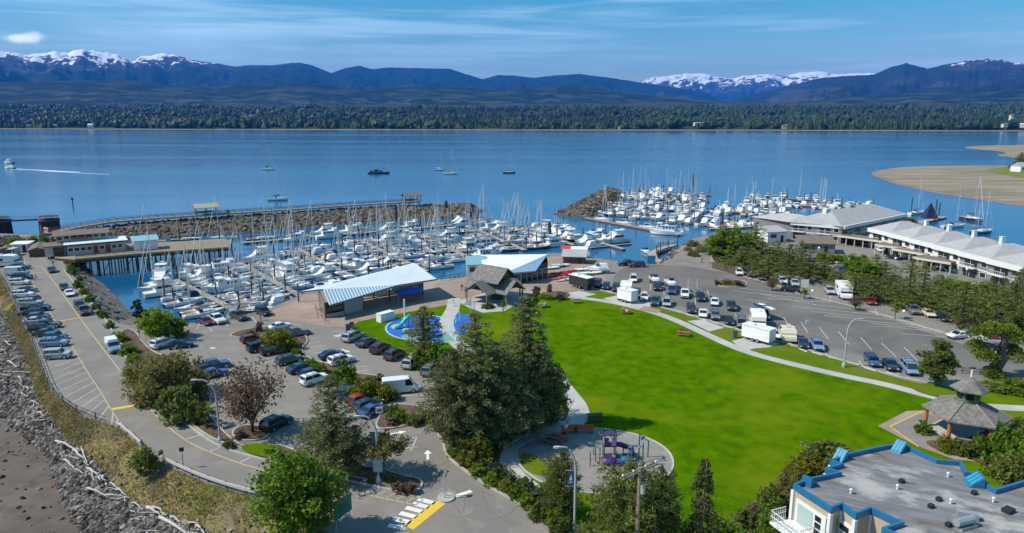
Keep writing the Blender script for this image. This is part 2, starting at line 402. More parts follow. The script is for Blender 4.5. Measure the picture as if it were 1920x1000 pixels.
M_rock = rockmat('shore_rock', (.045, .042, .040), (.105, .098, .092), (.29, .27, .25))
M_rock2 = rockmat('breakwater_rock', (.05, .045, .04), (.125, .108, .092), (.26, .23, .195))
rg = np.random.default_rng(3)
def scatter_strip(A, B, n, lo, hi, zf, power=1.0, rows=200, seed=0):
 g = np.random.default_rng(seed); a = resample(A, rows); b = resample(B, rows)
 i = g.random(n)*(rows-1); i0 = i.astype(int); f = (i-i0)[:, None]
 pa = a[i0]*(1-f)+a[np.minimum(i0+1, rows-1)]*f; pb = b[i0]*(1-f)+b[np.minimum(i0+1, rows-1)]*f
 t = g.random(n)**power; P = pa*(1-t[:, None])+pb*t[:, None]; P[:, 2] = pa[:, 2]+(pb[:, 2]-pa[:, 2])*zf(t)
 s = lo+(hi-lo)*g.random(n)**2.6
 return P, s
P, s = scatter_strip(glow, low, 24000, .12, .85, lambda t: 1-(1-t)**1.5, 1.0, seed=4)
P2, s2 = scatter_strip(low, [p+Vector((-16, -3, 0)) for p in low], 900, .2, .8, lambda t: t*0, 2.2, seed=6)
P3, s3 = scatter_strip(ltop, glow, 900, .2, .7, lambda t: t**1.3, .5, seed=7)
rockpile('beach_rocks', np.r_[P, P2, P3], np.r_[s, s2, s3], M_rock, 1)
P, s = scatter_strip(inner, offset(inner, -6.5, -.6), 3200, .5, 1.5, lambda t: t, .8, 400, 8)
rockpile('bank_rocks', P, s, M_rock, 2)
bankstrip('basin_beach', pxs([(136, 516), (165, 547), (190, 577), (213, 604), (240, 612), (292, 617)]), pxs([(166, 511), (196, 533), (224, 560), (256, 594), (276, 606), (300, 612)], -.15), 60, 10, mat('basin_gravel', (.25, .22, .19), .95, (.18, .16, .14), .8, bump=.6, bscale=4), .15, None, 9)
# ---- breakwaters
def mound(name, crest, wf, wb, m, seed, nrock, smin, smax, n=90):
 C = resample(crest, n); D = np.gradient(C[:, :2], axis=0); D /= np.linalg.norm(D, axis=1)[:, None]; Nn = np.stack([-D[:, 1], D[:, 0]], 1)
 prof = [(-1, -1), (-.75, -.55), (-.45, -.15), (-.15, 0), (.15, 0), (.45, -.2), (.75, -.6), (1, -1)]
 V = []
 for a, z in prof:
  w = wf if a < 0 else wb
  P = C.copy(); P[:, :2] += Nn*(a*w); en = np.clip(np.minimum(np.arange(n), n-1-np.arange(n))/(n*.035), 0, 1); P[:, 2] = (C[:, 2]+z*(C[:, 2]+.6)+.6)*en-.6; P[:, 2] += (fbm(P[:, 0]*.5, P[:, 1]*.5, 4, seed)-.5)*.9
  V.append(P)
 V = np.stack(V, 1); struct(npmesh(name, V.reshape(-1, 3), gridfaces(n, 8), m, smooth=False))
 g = np.random.default_rng(seed); i = g.integers(0, n-1, nrock); j = g.random(nrock)*7; j0 = j.astype(int); f = (j-j0)[:, None]; e = g.random(nrock)[:, None]
 P = (V[i, j0]*(1-f)+V[i, j0+1]*f)*(1-e)+(V[i+1, j0]*(1-f)+V[i+1, j0+1]*f)*e
 rockpile(name+'_rocks', P, smin+(smax-smin)*g.random(nrock)**2, M_rock2, seed)
M_mound = mat('mound_rubble', (.085, .072, .06), .95, (.15, .128, .105), .6, bump=1, bscale=1.2)
W1 = [at(u, v, z) for u, v, z in ((80, 447, 3.4), (130, 437, 3.6), (200, 425, 3.6), (280, 417, 3.6), (385, 410, 3.6), (480, 404, 3.6), (560, 399, 3.6), (660, 392, 3.6), (785, 385, 3.6), (845, 384, 3.6), (890, 380, 4.6), (905, 383, 4.0))]
mound('west_breakwater', W1, 18, 10, M_mound, 11, 4200, .6, 1.9)
W2 = [at(u, v, z) for u, v, z in ((1070, 394, 2.4), (1090, 382, 3.6), (1115, 367, 4.4), (1136, 357, 5), (1147, 352, 4.5))]
mound('east_breakwater', W2, 9.5, 9, M_mound, 12, 900, .9, 2.3, 40)
# ---- sand spits across the bay on the right
M_sand = mat('tidal_sand', (.33, .27, .20), .9, (.215, .18, .135), .03, (.16, .15, .095), .022, stretch=(.6, 3, 1))
M_marsh = mat('salt_marsh', (.17, .20, .03), .9, (.13, .17, .03), .05)
def flat(name, pl, z, m, zz=0, it=2):
 mb = MB(); mb.sheet(smooth_poly(pxs(pl, zz), it), z, 0); return struct(mb.build(name, m))
flat('sand_spit', [(1636, 322), (1700, 313), (1800, 312), (1920, 311), (2200, 309), (2300, 400), (2050, 392), (1920, 384), (1850, 373), (1760, 360), (1690, 345), (1650, 331)], .12, M_sand)
flat('outer_sand_spit', [(1790, 277), (1850, 273), (2000, 271), (2300, 268), (2300, 305), (2000, 303), (1920, 298), (1860, 292), (1900, 286)], .12, M_sand)
flat('wet_sand_edge', [(1628, 322.5), (1696, 312), (1800, 311), (1920, 310), (2200, 308), (2300, 406), (2050, 398), (1920, 389), (1850, 377), (1760, 364), (1688, 349), (1642, 333)], .06, mat('wet_sand', (.20, .15, .11), .6, (.26, .2, .15), .05))
flat('marsh', [(1838, 319), (1870, 315), (1960, 311), (2100, 311), (2100, 345), (1960, 340), (1900, 332)], .2, M_marsh)
M_foam = mat('foam', (.75, .8, .84), .6)
mb = MB()
for dv, w0, w1, u1 in ((0, 1.3, .35, 150), (1.2, .5, .2, 205), (-3.5, .4, .15, 90)):
 a = [at(22+(u1-22)*t, 317.5+dv*t*2+(6 if dv >= 0 else -2)*t*u1/160, 0) for t in np.linspace(0, 1, 12)]
 A = offset(a, 1.0, .03)
 for i in range(11):
  w = w0+(w1-w0)*i/11; p, q = a[i], a[i+1]; mb.add([(p.x, p.y-w*3, .03), (q.x, q.y-w*3, .03), (q.x, q.y+w*3, .03), (p.x, p.y+w*3, .03)], [(0, 1, 2, 3)])
struct(mb.build('boat_wake', M_foam))
# ---- far shore, hills, mountains (radial height fields, true distances)
def radial(us, D):
 a = np.arctan((us-960)/FPX/CP*1.0); return D*np.sin(a), D*np.cos(a)
def skyh(u, pts, D):
 v = np.interp(u, [p[0] for p in pts], [p[1] for p in pts]); k = (500-v)/FPX
 y = D*np.cos(np.arctan((u-960)/FPX/CP)); return CZ+y*(k*CP-SP)/(CP+k*SP)
M_farland = mat('far_forest_floor', (.035, .045, .016), .95, (.075, .07, .03), .01, (.03, .045, .015), .004)
def shoreD(u):
 v = np.interp(u, [-600, 0, 400, 960, 1400, 1700, 2600], [241.5, 242.5, 244, 245, 245.5, 246.5, 248.5]); k = (500-v)/FPX
 return -CZ*(CP+k*SP)/(k*CP-SP)/np.cos(np.arctan((u-960)/FPX/CP))
def fargz(u, D):
 d0 = shoreD(u); t = D-d0
 z = np.clip(t/40, 0, 1)*2.5-.4+np.clip(t-120, 0, None)*.012+np.clip(t-700, 0, None)*.030
 return z+np.clip(t/600, 0, 1)*(fbm(u*.01, D*.003, 4, 5)-.5)*40*np.clip(t/1500, 0, 1)
us = np.linspace(-700, 2620, 260); T = np.r_[0, 12, 40, 90, 150, 300, 500, 700, 900, 1200, 1500, 1900, 2300, 2800, 3500, 4500]
U, TT = np.meshgrid(us, T, indexing='ij'); DD = shoreD(U)+TT; X, Y = radial(U, DD); Z = fargz(U, DD)
struct(npmesh('far_shore_terrain', np.stack([X, Y, Z], -1).reshape(-1, 3), gridfaces(len(us), len(T))[:, ::-1], M_farland))
U, TT = np.meshgrid(us, np.array([-25., -5., 20., 55.]), indexing='ij'); DD = shoreD(U)+TT; X, Y = radial(U, DD); Z = np.maximum(fargz(U, DD), 0)+.6
struct(npmesh('far_beach', np.stack([X, Y, Z], -1).reshape(-1, 3), gridfaces(len(us), 4)[:, ::-1], mat('far_shingle', (.25, .20, .14), .9, (.17, .14, .10), .02)))
def mountmat(name, forest, patch, rock, snowz, snowsoft, snowamt, pscale=.0012, pz=(200, 600), xm=None):
 m = bpy.data.materials.new(name); m.use_nodes = True; nt = m.node_tree; N = nt.nodes; L = nt.links; b = N['Principled BSDF']
 b.inputs['Roughness'].default_value = .95; b.inputs['Specular IOR Level'].default_value = .1
 g = N.new('ShaderNodeNewGeometry'); sp = N.new('ShaderNodeSeparateXYZ'); L.new(g.outputs['Position'], sp.inputs[0])
 def nz(sc, st=(1, 1, 1), det=6):
  mp = N.new('ShaderNodeMapping'); mp.inputs['Scale'].default_value = st; L.new(g.outputs['Position'], mp.inputs[0])
  n = N.new('ShaderNodeTexNoise'); n.inputs['Scale'].default_value = sc; n.inputs['Detail'].default_value = det; n.inputs['Roughness'].default_value = .62
  L.new(mp.outputs[0], n.inputs['Vector']); return n.outputs[0]
 def mr(v, a, bb, c=0, d=1):
  r = N.new('ShaderNodeMapRange'); r.inputs[1].default_value = a; r.inputs[2].default_value = bb; r.inputs[3].default_value = c; r.inputs[4].default_value = d; L.new(v, r.inputs[0]); return r.outputs[0]
 def mul(a, bb):
  k = N.new('ShaderNodeMath'); k.operation = 'MULTIPLY'; L.new(a, k.inputs[0]); L.new(bb, k.inputs[1]); return k.outputs[0]
 def mix(f, A, B):
  x = N.new('ShaderNodeMix'); x.data_type = 'RGBA'; L.new(f, x.inputs['Factor'])
  for nm, v in (('A', A), ('B', B)):
   if isinstance(v, tuple): x.inputs[nm].default_value = rgb(v)
   else: L.new(v, x.inputs[nm])
  return x.outputs['Result']
 c = mix(mr(nz(.004), .4, .6), forest, tuple(k*1.6 for k in forest))
 pm = mul(mr(nz(pscale, (1, 1.0, 4), 8), .50, .56), mr(sp.outputs['Z'], pz[1], pz[0]))
 c = mix(pm, c, patch)
 ad = N.new('ShaderNodeMath'); ad.operation = 'MULTIPLY_ADD'; ad.inputs[1].default_value = snowsoft*2; L.new(nz(.0042, (1, 1, 1.3), 10), ad.inputs[0]); L.new(sp.outputs['Z'], ad.inputs[2])
 if xm:
  a2 = N.new('ShaderNodeMath'); a2.operation = 'ADD'; L.new(ad.outputs[0], a2.inputs[0]); L.new(mr(sp.outputs['X'], *xm), a2.inputs[1]); ad = a2
 c = mix(mr(ad.outputs[0], snowz+snowsoft*.55, snowz+snowsoft*.9), c, rock)
 c = mix(mr(ad.outputs[0], snowz+snowsoft*.99, snowz+snowsoft*1.02, 0, snowamt), c, (.82, .84, .88))
 L.new(c, b.inputs['Base Color']); return m
def mountain(name, sky, D, foot, back, m, seed, amp, base=20, nu=420, nt=70, jag=0, u0=-520, u1=2440, gs=.012):
 us = np.linspace(u0, u1, nu); ts = np.r_[np.linspace(0, 1, nt-10), np.linspace(1.06, 1.6, 10)]
 U, Tt = np.meshgrid(us, ts, indexing='ij')
 ridge = skyh(U, sky, D)
 if jag: ridge = ridge+np.clip((124-np.interp(U, [p[0] for p in sky], [p[1] for p in sky]))/12, .22, 1)*(fbm(U*.09, U*0, 6, seed+9, .65)-.5)*jag
 DD = D-foot*(1-np.minimum(Tt, 1))+back*np.maximum(Tt-1, 0)
 DD = DD+(fbm(U*.02, U*0+3, 4, seed+4)-.5)*foot*.35*np.sin(np.clip(Tt, 0, 1)*math.pi)
 X, Y = radial(U, DD)
 sh = np.where(Tt <= 1, .55*Tt+.45*Tt**3, 1-(Tt-1)*.9)
 Z = base+(ridge-base)*np.clip(sh, 0, 1)
 w = np.sin(np.clip(Tt, 0, 1)*math.pi)**.8
 rn = ridged(X*gs*.1, Y*gs*.1, 6, seed)
 Z = Z+(rn-.62)*amp*w*np.clip((ridge-base)/900, .1, 1.2)
 k = (500-np.interp(us, [p[0] for p in sky], [p[1] for p in sky]))
 return struct(npmesh(name, np.stack([X, Y, Z], -1).reshape(-1, 3), gridfaces(nu, len(ts))[:, ::-1], m))
SKY1 = [(-520, 122), (-200, 108), (0, 99), (18, 95), (45, 91), (62, 96), (80, 97), (105, 102), (140, 100), (160, 97), (175, 98), (205, 93), (235, 96), (265, 101), (290, 116), (310, 106), (350, 100), (385, 108), (410, 116), (440, 119), (470, 125), (500, 122), (535, 123), (580, 117), (605, 122), (640, 137), (665, 128), (690, 123), (712, 130), (740, 127), (800, 128), (850, 129), (875, 138), (908, 149), (935, 141), (965, 142), (1000, 146), (1040, 141), (1080, 139), (1120, 144), (1170, 152), (1230, 162), (1300, 172), (1360, 196), (1500, 215), (2440, 225)]
SKY2 = [(-520, 150), (0, 158), (60, 154), (200, 151), (280, 151), (340, 160), (420, 163), (480, 158), (540, 157), (620, 158), (680, 166), (760, 164), (850, 163), (950, 170), (1060, 160), (1120, 168), (1200, 178), (1260, 184), (1340, 192), (1420, 196), (1500, 190), (1580, 182), (1680, 175), (1800, 172), (1920, 170), (2440, 165)]
SKY3 = [(1000, 190), (1170, 158), (1192, 151), (1215, 144), (1240, 142), (1270, 138), (1300, 138), (1322, 143), (1345, 149), (1368, 143), (1395, 141), (1422, 139), (1440, 143), (1470, 136), (1500, 134), (1530, 139), (1570, 138), (1612, 137), (1660, 145), (1750, 150), (2000, 160)]
SKY4 = [(1180, 225), (1330, 198), (1380, 180), (1430, 168), (1470, 156), (1500, 148), (1545, 143), (1600, 140), (1630, 126), (1655, 119), (1675, 124), (1695, 129), (1720, 122), (1760, 115), (1795, 112), (1830, 115), (1860, 119), (1890, 124), (1920, 122), (2100, 128), (2440, 140)]
mountain('snow_range', SKY1, 16000, 7000, 3000, mountmat('snow_range_slopes', (.006, .013, .010), (.055, .06, .04), (.06, .052, .055), 1110, 900, 1, .0006, (300, 700), (-7300, -4600, 0, -420)), 21, 700, jag=80, nu=900, nt=90)
mountain('glacier_range', SKY3, 24000, 6000, 3000, mountmat('glacier_slopes', (.010, .015, .012), (.05, .05, .04), (.07, .06, .065), 1150, 1000, 1), 24, 800, jag=260, u0=1000, u1=2000, nu=420, nt=90)
mountain('east_range', SKY4, 13500, 6000, 3000, mountmat('east_range_slopes', (.010, .015, .010), (.055, .05, .042), (.05, .042, .045), 985, 640, .95, .0006, (300, 800), (6550, 6900, -400, 0)), 27, 600, jag=90, nu=640, u0=1180)
mountain('foothills', SKY2, 8200, 2600, 2500, mountmat('foothill_slopes', (.006, .014, .008), (.058, .07, .038), (.1, .1, .09), 3000, 100, 0, .0035, (60, 560)), 29, 150, base=90, gs=.02)
# ---- haze
def build_haze():
 mb = MB(); mb.box((0, 13000, 910), (44000, 28000, 1824));
 m = bpy.data.materials.new('sea_air'); m.use_nodes = True; nt = m.node_tree; N = nt.nodes; N.clear()
 o = N.new('ShaderNodeOutputMaterial'); v = N.new('ShaderNodeVolumePrincipled')
 v.inputs['Color'].default_value = (.03, .28, 1.0, 1); v.inputs['Density'].default_value = 4.1e-5; v.inputs['Anisotropy'].default_value = 0
 nt.links.new(v.outputs[0], o.inputs['Volume'])
 tag(mb.build('haze', m), kind='stuff')
build_haze()
# ============================================================ PARK SURFACES, ROAD MARKINGS
M_lawn = mat('lawn', (.036, .096, .0008), .96, (.086, .168, .0008), .55, (.122, .172, .006), .085, bump=.5, bscale=6, lo=.3, hi=.68)
M_lawn2 = mat('rough_lawn', (.085, .145, .006), .95, (.12, .16, .012), .4, (.15, .16, .03), .12, bump=.5, bscale=6)
M_mulch = mat('bark_mulch', (.105, .075, .058), .95, (.16, .12, .09), 1.5, (.075, .055, .04), .4, bump=.8, bscale=6)
M_brick = mat('brick_paving', (.33, .245, .20), .9, (.26, .20, .165), .5, (.36, .29, .245), .12, bump=.2, bscale=8)
M_rubber = mat('playground_rubber', (.27, .255, .24), .95, (.22, .21, .20), .8, bump=.15, bscale=12)
M_darkasph = mat('newer_asphalt', (.145, .138, .13), .9, (.18, .168, .157), .06, (.115, .112, .108), .11, bump=.15, bscale=12)
M_sideasph = mat('pale_asphalt', (.235, .222, .21), .9, (.20, .19, .18), .25, bump=.1, bscale=12)
M_yellow = mat('yellow_road_paint', (.72, .47, .04), .7, (.62, .42, .06), 1.5)
M_yline = mat('worn_yellow_paint', (.55, .42, .17), .8, (.40, .33, .2), 1.2)
M_wline = mat('worn_white_paint', (.62, .61, .58), .8, (.42, .41, .39), 1.3)
M_cross = mat('crosswalk_paint', (.75, .74, .71), .8, (.62, .61, .58), 1.2)
M_splash = mat('blue_rubber', (.012, .10, .42), .8, (.015, .13, .48), .5)
M_teal = mat('green_rubber', (.12, .30, .24), .8, (.15, .33, .27), .5)
LV = {}
def uniq(l): LV[l] = LV.get(l, -1)+1; return LV[l]*.0003
def lay(name, pl, lvl, m, it=0, z=None):
 P = pxs(pl) if not isinstance(pl[0], Vector) else pl
 if it: P = smooth_poly(P, it)
 mb = MB(); mb.sheet(P, (LZ+lvl*.004 if z is None else z)+uniq(lvl)); return struct(mb.build(name, m))
lay('parking_lot_surface', [(1150, 515), (1180, 497), (1255, 497), (1330, 505), (1400, 520), (1480, 545), (1600, 575), (1700, 610), (1800, 645), (1960, 690), (1960, 712), (1800, 702), (1712, 690), (1567, 655), (1475, 630), (1390, 606), (1295, 580), (1207, 556), (1150, 540)], 1, M_darkasph, 1)
lay('condominium_lane', [(1440, 470), (1500, 470), (1600, 480), (1760, 515), (1960, 560), (1960, 590), (1760, 545), (1600, 515), (1440, 500)], 1, M_asph)
lay('carriageway', [(44, 484), (80, 500), (97, 523), (124, 560), (149, 596), (200, 663), (251, 730), (272, 757), (297, 784), (340, 822), (386, 846), (480, 880), (630, 916), (777, 947), (727, 985), (660, 985), (480, 930), (380, 902), (312, 870), (262, 834), (235, 807), (208, 768), (186, 730), (165, 700), (138, 654), (103, 602), (76, 557), (52, 514)], 1, M_asph)
lay('parking_lane', [(112, 545), (124, 560), (149, 596), (200, 663), (251, 730), (272, 757), (297, 784), (340, 822), (386, 846), (480, 880), (630, 916), (777, 947), (790, 935), (734, 920), (630, 897), (480, 860), (413, 839), (375, 816), (318, 769), (283, 741), (252, 700), (225, 652), (200, 601), (175, 573), (147, 541)], 2, M_sideasph)
lay('park_lawn', [(845, 580), (880, 562), (985, 550), (1040, 545), (1085, 552), (1125, 549), (1175, 558), (1227, 575), (1295, 593), (1365, 614), (1475, 646), (1567, 674), (1660, 703), (1715, 717), (1800, 735), (1960, 720), (2100, 760), (2100, 1000), (1700, 1100), (1150, 1100), (1080, 1000), (1000, 945), (900, 890), (845, 850), (835, 820), (850, 690), (830, 645)], 2, M_lawn, 0)
lay('splash_pad_lawn', [(652, 612), (672, 601), (740, 588), (838, 571), (850, 580), (850, 660), (790, 668), (742, 662), (702, 646)], 2, M_lawn, 0)
lay('verge_lawn', [(1085, 549), (1125, 546), (1180, 557), (1150, 566), (1100, 562)], 3, M_lawn2)
lay('kerbside_lawn', [(1175, 560), (1227, 576), (1295, 594), (1365, 616), (1475, 647), (1567, 675), (1660, 705), (1712, 717), (1800, 735), (1790, 752), (1752, 748), (1660, 722), (1560, 702), (1480, 686), (1400, 662), (1340, 638), (1290, 613), (1235, 591), (1180, 573)], 3, M_lawn2)
lay('plaza', [(497, 598), (515, 580), (575, 553), (640, 540), (720, 530), (830, 524), (880, 519), (905, 506), (950, 495), (1045, 480), (1110, 500), (1145, 530), (1085, 544), (1000, 549), (985, 551), (880, 562), (838, 572), (740, 590), (672, 603), (655, 614), (610, 612), (560, 603)], 3, M_brick)
def path(name, pl, w, lvl, m, it=2):
 P = smooth_poly(pxs(pl), it+1, False); mb = MB(); mb.strip(P, w, LZ+lvl*.004+uniq(lvl)); return struct(mb.build(name, m))
path('promenade_path', [(900, 560), (967, 549), (1040, 553), (1100, 560), (1155, 568), (1212, 582), (1260, 597), (1330, 630), (1385, 655), (1440, 672), (1515, 690), (1590, 707), (1665, 722), (1750, 745), (1830, 762), (1960, 768)], 1.9, 5, M_conc)
path('garden_path', [(1030, 690), (1060, 732), (1085, 762), (1086, 785), (1060, 804), (1000, 818), (955, 842), (945, 868), (962, 895), (1010, 930), (1060, 962)], 2.6, 5, M_conc)
path('splash_pad_path', [(852, 560), (850, 580), (836, 600), (838, 618), (853, 640), (880, 665)], 2.6, 6, M_conc)
lay('shelter_path', [(858, 566), (885, 560), (985, 552), (990, 560), (945, 584), (905, 587), (880, 578)], 9, M_conc)
for i, pl in enumerate([[(1130, 560), (1165, 553), (1235, 570), (1203, 580)], [(1288, 602), (1318, 600), (1358, 615), (1330, 622)], [(1372, 640), (1402, 632), (1462, 645), (1440, 652), (1412, 654), (1398, 660)], [(1050, 552), (1085, 546), (1118, 552), (1085, 560)]]):
 lay('picnic_pad', pl, 6, M_conc)
lay('ramp_path', [(1208, 574), (1240, 582), (1232, 588), (1196, 582)], 7, M_brick)
PG = smooth_poly(pxs([(962, 850), (985, 828), (1040, 815), (1075, 802), (1115, 803), (1185, 812), (1235, 830), (1262, 855), (1262, 885), (1225, 915), (1150, 930), (1050, 920), (985, 890)]), 2)
lay('playground_surface', PG, 6, M_rubber)
mb = MB(); mb.kerb(PG, .22, LZ, LZ+.09, close=True); struct(mb.build('playground_edging', M_conc))
lay('playground_grass', [(972, 852), (995, 850), (1030, 868), (1040, 890), (1010, 895), (978, 878)], 8, M_lawn2, 2)
def ell(u0, v0, u1, v1, z=LZ, n=40):
 a = at(u0, (v0+v1)/2, z); b = at(u1, (v0+v1)/2, z); c = at((u0+u1)/2, v0, z); d = at((u0+u1)/2, v1, z)
 cx, cy_ = (a.x+b.x)/2, (c.y+d.y)/2; rx, ry = (b.x-a.x)/2, (c.y-d.y)/2
 return [Vector((cx+rx*math.cos(2*math.pi*i/n), cy_+ry*math.sin(2*math.pi*i/n), z)) for i in range(n)]
SP1 = smooth_poly(pxs([(722, 612), (740, 600), (775, 593), (825, 592), (840, 605), (846, 625), (860, 642), (800, 642), (755, 637), (726, 626)]), 2)
lay('splash_pad', SP1, 4, M_splash); mb = MB(); mb.kerb(SP1, .3, LZ, LZ+.05, close=True); struct(mb.build('splash_pad_edging', mat('pale_blue_kerb', (.3, .5, .6), .7)))
lay('splash_pad_island', [(745, 634), (770, 622), (800, 628), (790, 638)], 5, M_teal, 1); lay('splash_pad_dry_zone', ell(733, 608, 752, 617), 5, M_conc)
SP2 = smooth_poly(pxs([(842, 592), (862, 587), (884, 592), (882, 612), (868, 634), (852, 618)]), 2)
lay('spray_pool', SP2, 4, M_splash); lay('green_splash_zone', [(828, 622), (842, 628), (855, 640), (826, 644)], 7, M_teal)
lay('gazebo_plaza', [(1646, 799), (1700, 771), (1790, 768), (1900, 790), (1880, 870), (1790, 862), (1718, 836)], 6, M_brick)
lay('gazebo_floor', [(1668, 800), (1725, 776), (1890, 792), (1860, 850), (1725, 838)], 7, mat('stamped_paving', (.25, .225, .205), .9, (.20, .18, .165), .5))
mb = MB(); mb.strip(pxs([(1722, 838), (1669, 800), (1727, 773), (1790, 773)]), .16, LZ+.034); struct(mb.build('plaza_yellow_line', M_yellow))
BEDS = [
[(232, 668), (222, 622), (250, 616), (272, 650), (300, 668), (380, 690), (395, 735), (395, 760), (380, 760), (408, 800), (440, 830), (470, 845), (440, 838), (400, 825), (370, 805), (335, 775), (305, 755), (278, 722), (250, 690)],
[(432, 812), (455, 798), (490, 800), (508, 816), (485, 828), (448, 826)],
[(478, 850), (520, 832), (560, 850), (640, 880), (700, 875), (752, 893), (795, 900), (786, 925), (740, 914), (640, 888), (560, 868), (500, 858)],
[(422, 633), (455, 618), (520, 613), (565, 622), (580, 640), (562, 656), (580, 675), (640, 690), (660, 700), (700, 705), (745, 715), (762, 738), (700, 748), (660, 730), (630, 712), (590, 690), (560, 668), (530, 650), (490, 634)],
[(700, 803), (722, 765), (745, 758), (800, 765), (790, 790), (760, 800), (725, 806)],
[(760, 668), (800, 655), (850, 665), (885, 690), (880, 740), (845, 780), (835, 725), (842, 700), (800, 676)],
[(800, 800), (840, 780), (900, 760), (1010, 760), (1060, 770), (1050, 798), (985, 815), (945, 840), (935, 868), (955, 905), (1040, 975), (1080, 1000), (1090, 1015), (1000, 958), (930, 922), (880, 890), (835, 856), (830, 820)],
[(1335, 532), (1360, 524), (1400, 528), (1400, 538), (1360, 540)],
[(1620, 870), (1530, 860), (1470, 905), (1400, 950), (1350, 1000), (1300, 1100), (1560, 1100), (1560, 940)],
[(1725, 826), (1800, 830), (1870, 800), (1960, 790), (1990, 880), (1880, 900), (1830, 862), (1760, 848)],
[(1330, 470), (1440, 470), (1560, 508), (1700, 540), (1960, 600), (1960, 660), (1800, 600), (1640, 558), (1560, 530), (1480, 516), (1340, 503)],
[(1700, 725), (1750, 718), (1815, 742), (1790, 752), (1730, 740)], [(1820, 712), (1960, 722), (1960, 752), (1850, 735)],
[(995, 556), (1040, 546), (1075, 552), (1050, 564)],
]
for i, b in enumerate(BEDS):
 P = smooth_poly(pxs(b), 2); mb = MB(); mb.sheet(P, LZ+.12+i*.003); struct(mb.build('planting_bed', M_mulch if i not in (11, 12) else M_lawn2))
 if i not in (8, 9, 11, 12, 13): mb = MB(); mb.kerb(P, .2, LZ, LZ+.17+i*.002, close=True); struct(mb.build('bed_kerb', M_kerb))
lay('bed_lawn', [(445, 842), (470, 833), (530, 838), (520, 858), (490, 860)], 0, M_lawn, 2, LZ+.18)
lay('bulb_island', ell(824, 927, 849, 941), 0, M_conc, 0, LZ+.12); mb = MB(); mb.kerb(ell(823, 926, 850, 942), .3, LZ, LZ+.14, close=True); struct(mb.build('bulb_kerb', M_kerb))
for pl, w in ((((120, 507), (147, 541), (175, 573), (200, 601), (225, 652), (252, 700), (283, 741), (318, 769), (375, 816), (413, 839), (480, 860), (630, 897), (734, 920), (790, 935)), .22), (((1115, 542), (1150, 549), (1207, 566), (1250, 579), (1295, 591), (1365, 613), (1475, 644), (1567, 672), (1660, 701), (1712, 713), (1760, 722)), .2), (((655, 616), (668, 628), (702, 648), (745, 664), (800, 682), (838, 702)), .18), ((  (1345, 505), (1400, 520), (1470, 540), (1500, 553), (1560, 565), (1660, 592), (1760, 622), (1860, 650)), .18)):
 mb = MB(); mb.kerb(smooth_poly(pxs(pl), 1, False), w, LZ, LZ+.14); struct(mb.build('kerb', M_kerb))
# ---- painted markings
def marks(name, m, lines, lvl=4):
 mb = MB()
 for pl, w in lines: mb.strip(smooth_poly(pxs(pl), 1, False) if len(pl) > 3 else pxs(pl), w, LZ+lvl*.004)
 return struct(mb.build(name, m))
YL = [(78, 500), (97, 523), (124, 560), (149, 596), (200, 663), (251, 730), (272, 757), (297, 784), (340, 822), (386, 846), (480, 880), (630, 916), (777, 947)]
WL = [(45, 484), (52, 514), (76, 557), (103, 602), (138, 654), (165, 700), (186, 730), (208, 768), (235, 807)]
marks('yellow_lane_lines', M_yline, [(YL, .14), (WL, .12), ([(46, 496), (78, 500)], .14)])
marks('yellow_bars', M_yellow, [([(209, 768), (273, 757)], .75), ([(103, 604), (150, 596)], .35), ([(52, 514), (83, 511)], .3)])
marks('yellow_stop_band', M_yellow, [([(766, 990), (826, 942)], 1.15)])
st = []
E = resample(pxs(LSH[2:8]), 60)
for (p, d), (q, e) in zip(along(E, 2.75, 4), along(pxs(WL[1:]), 2.62, 2)):
 st.append(([p+(q-p)*.06, q], .1))
mb = MB()
for (a, b), w in st: mb.strip([a, b], w, LZ+.016)
for a, b in (((283, 741), (255, 735)), ((318, 769), (291, 778)), ((340, 794), (313, 800)), ((375, 816), (345, 825)), ((413, 839), (390, 848)), ((470, 858), (446, 869)), ((540, 873), (520, 889)), ((700, 914), (683, 928))):
 mb.strip(pxs([a, b]), .12, LZ+.016)
for k in range(6):
 pass
for a, b in (((440, 633), (470, 627)), ((452, 645), (482, 638)), ((468, 663), (498, 656)), ((500, 680), (530, 670)), ((582, 652), (612, 648)), ((585, 663), (616, 659)), ((590, 672), (620, 668)), ((578, 645), (600, 641)), ((585, 683), (612, 680)), ((660, 690), (690, 686)), ((664, 698), (690, 694)), ((625, 634), (645, 622)), ((672, 646), (690, 634)), ((700, 660), (716, 646)), ((722, 672), (740, 656)), ((756, 690), (776, 668)), ((790, 702), (815, 680)), ((740, 722), (790, 722)), ((730, 728), (795, 732)), ((745, 742), (800, 742)), ((368, 618), (376, 606)), ((398, 622), (388, 608)), ((428, 612), (417, 600)), ((482, 607), (472, 594)), ((512, 786), (528, 778)), ((490, 780), (510, 770)), ((430, 700), (412, 708)), ((720, 830), (782, 820)), ((782, 820), (770, 845)), ((720, 846), (782, 838))):
 mb.strip(pxs([a, b]), .11, LZ+.012)
for i in range(12):
 u, v = 1475-i*23+0, 644-i*7.2
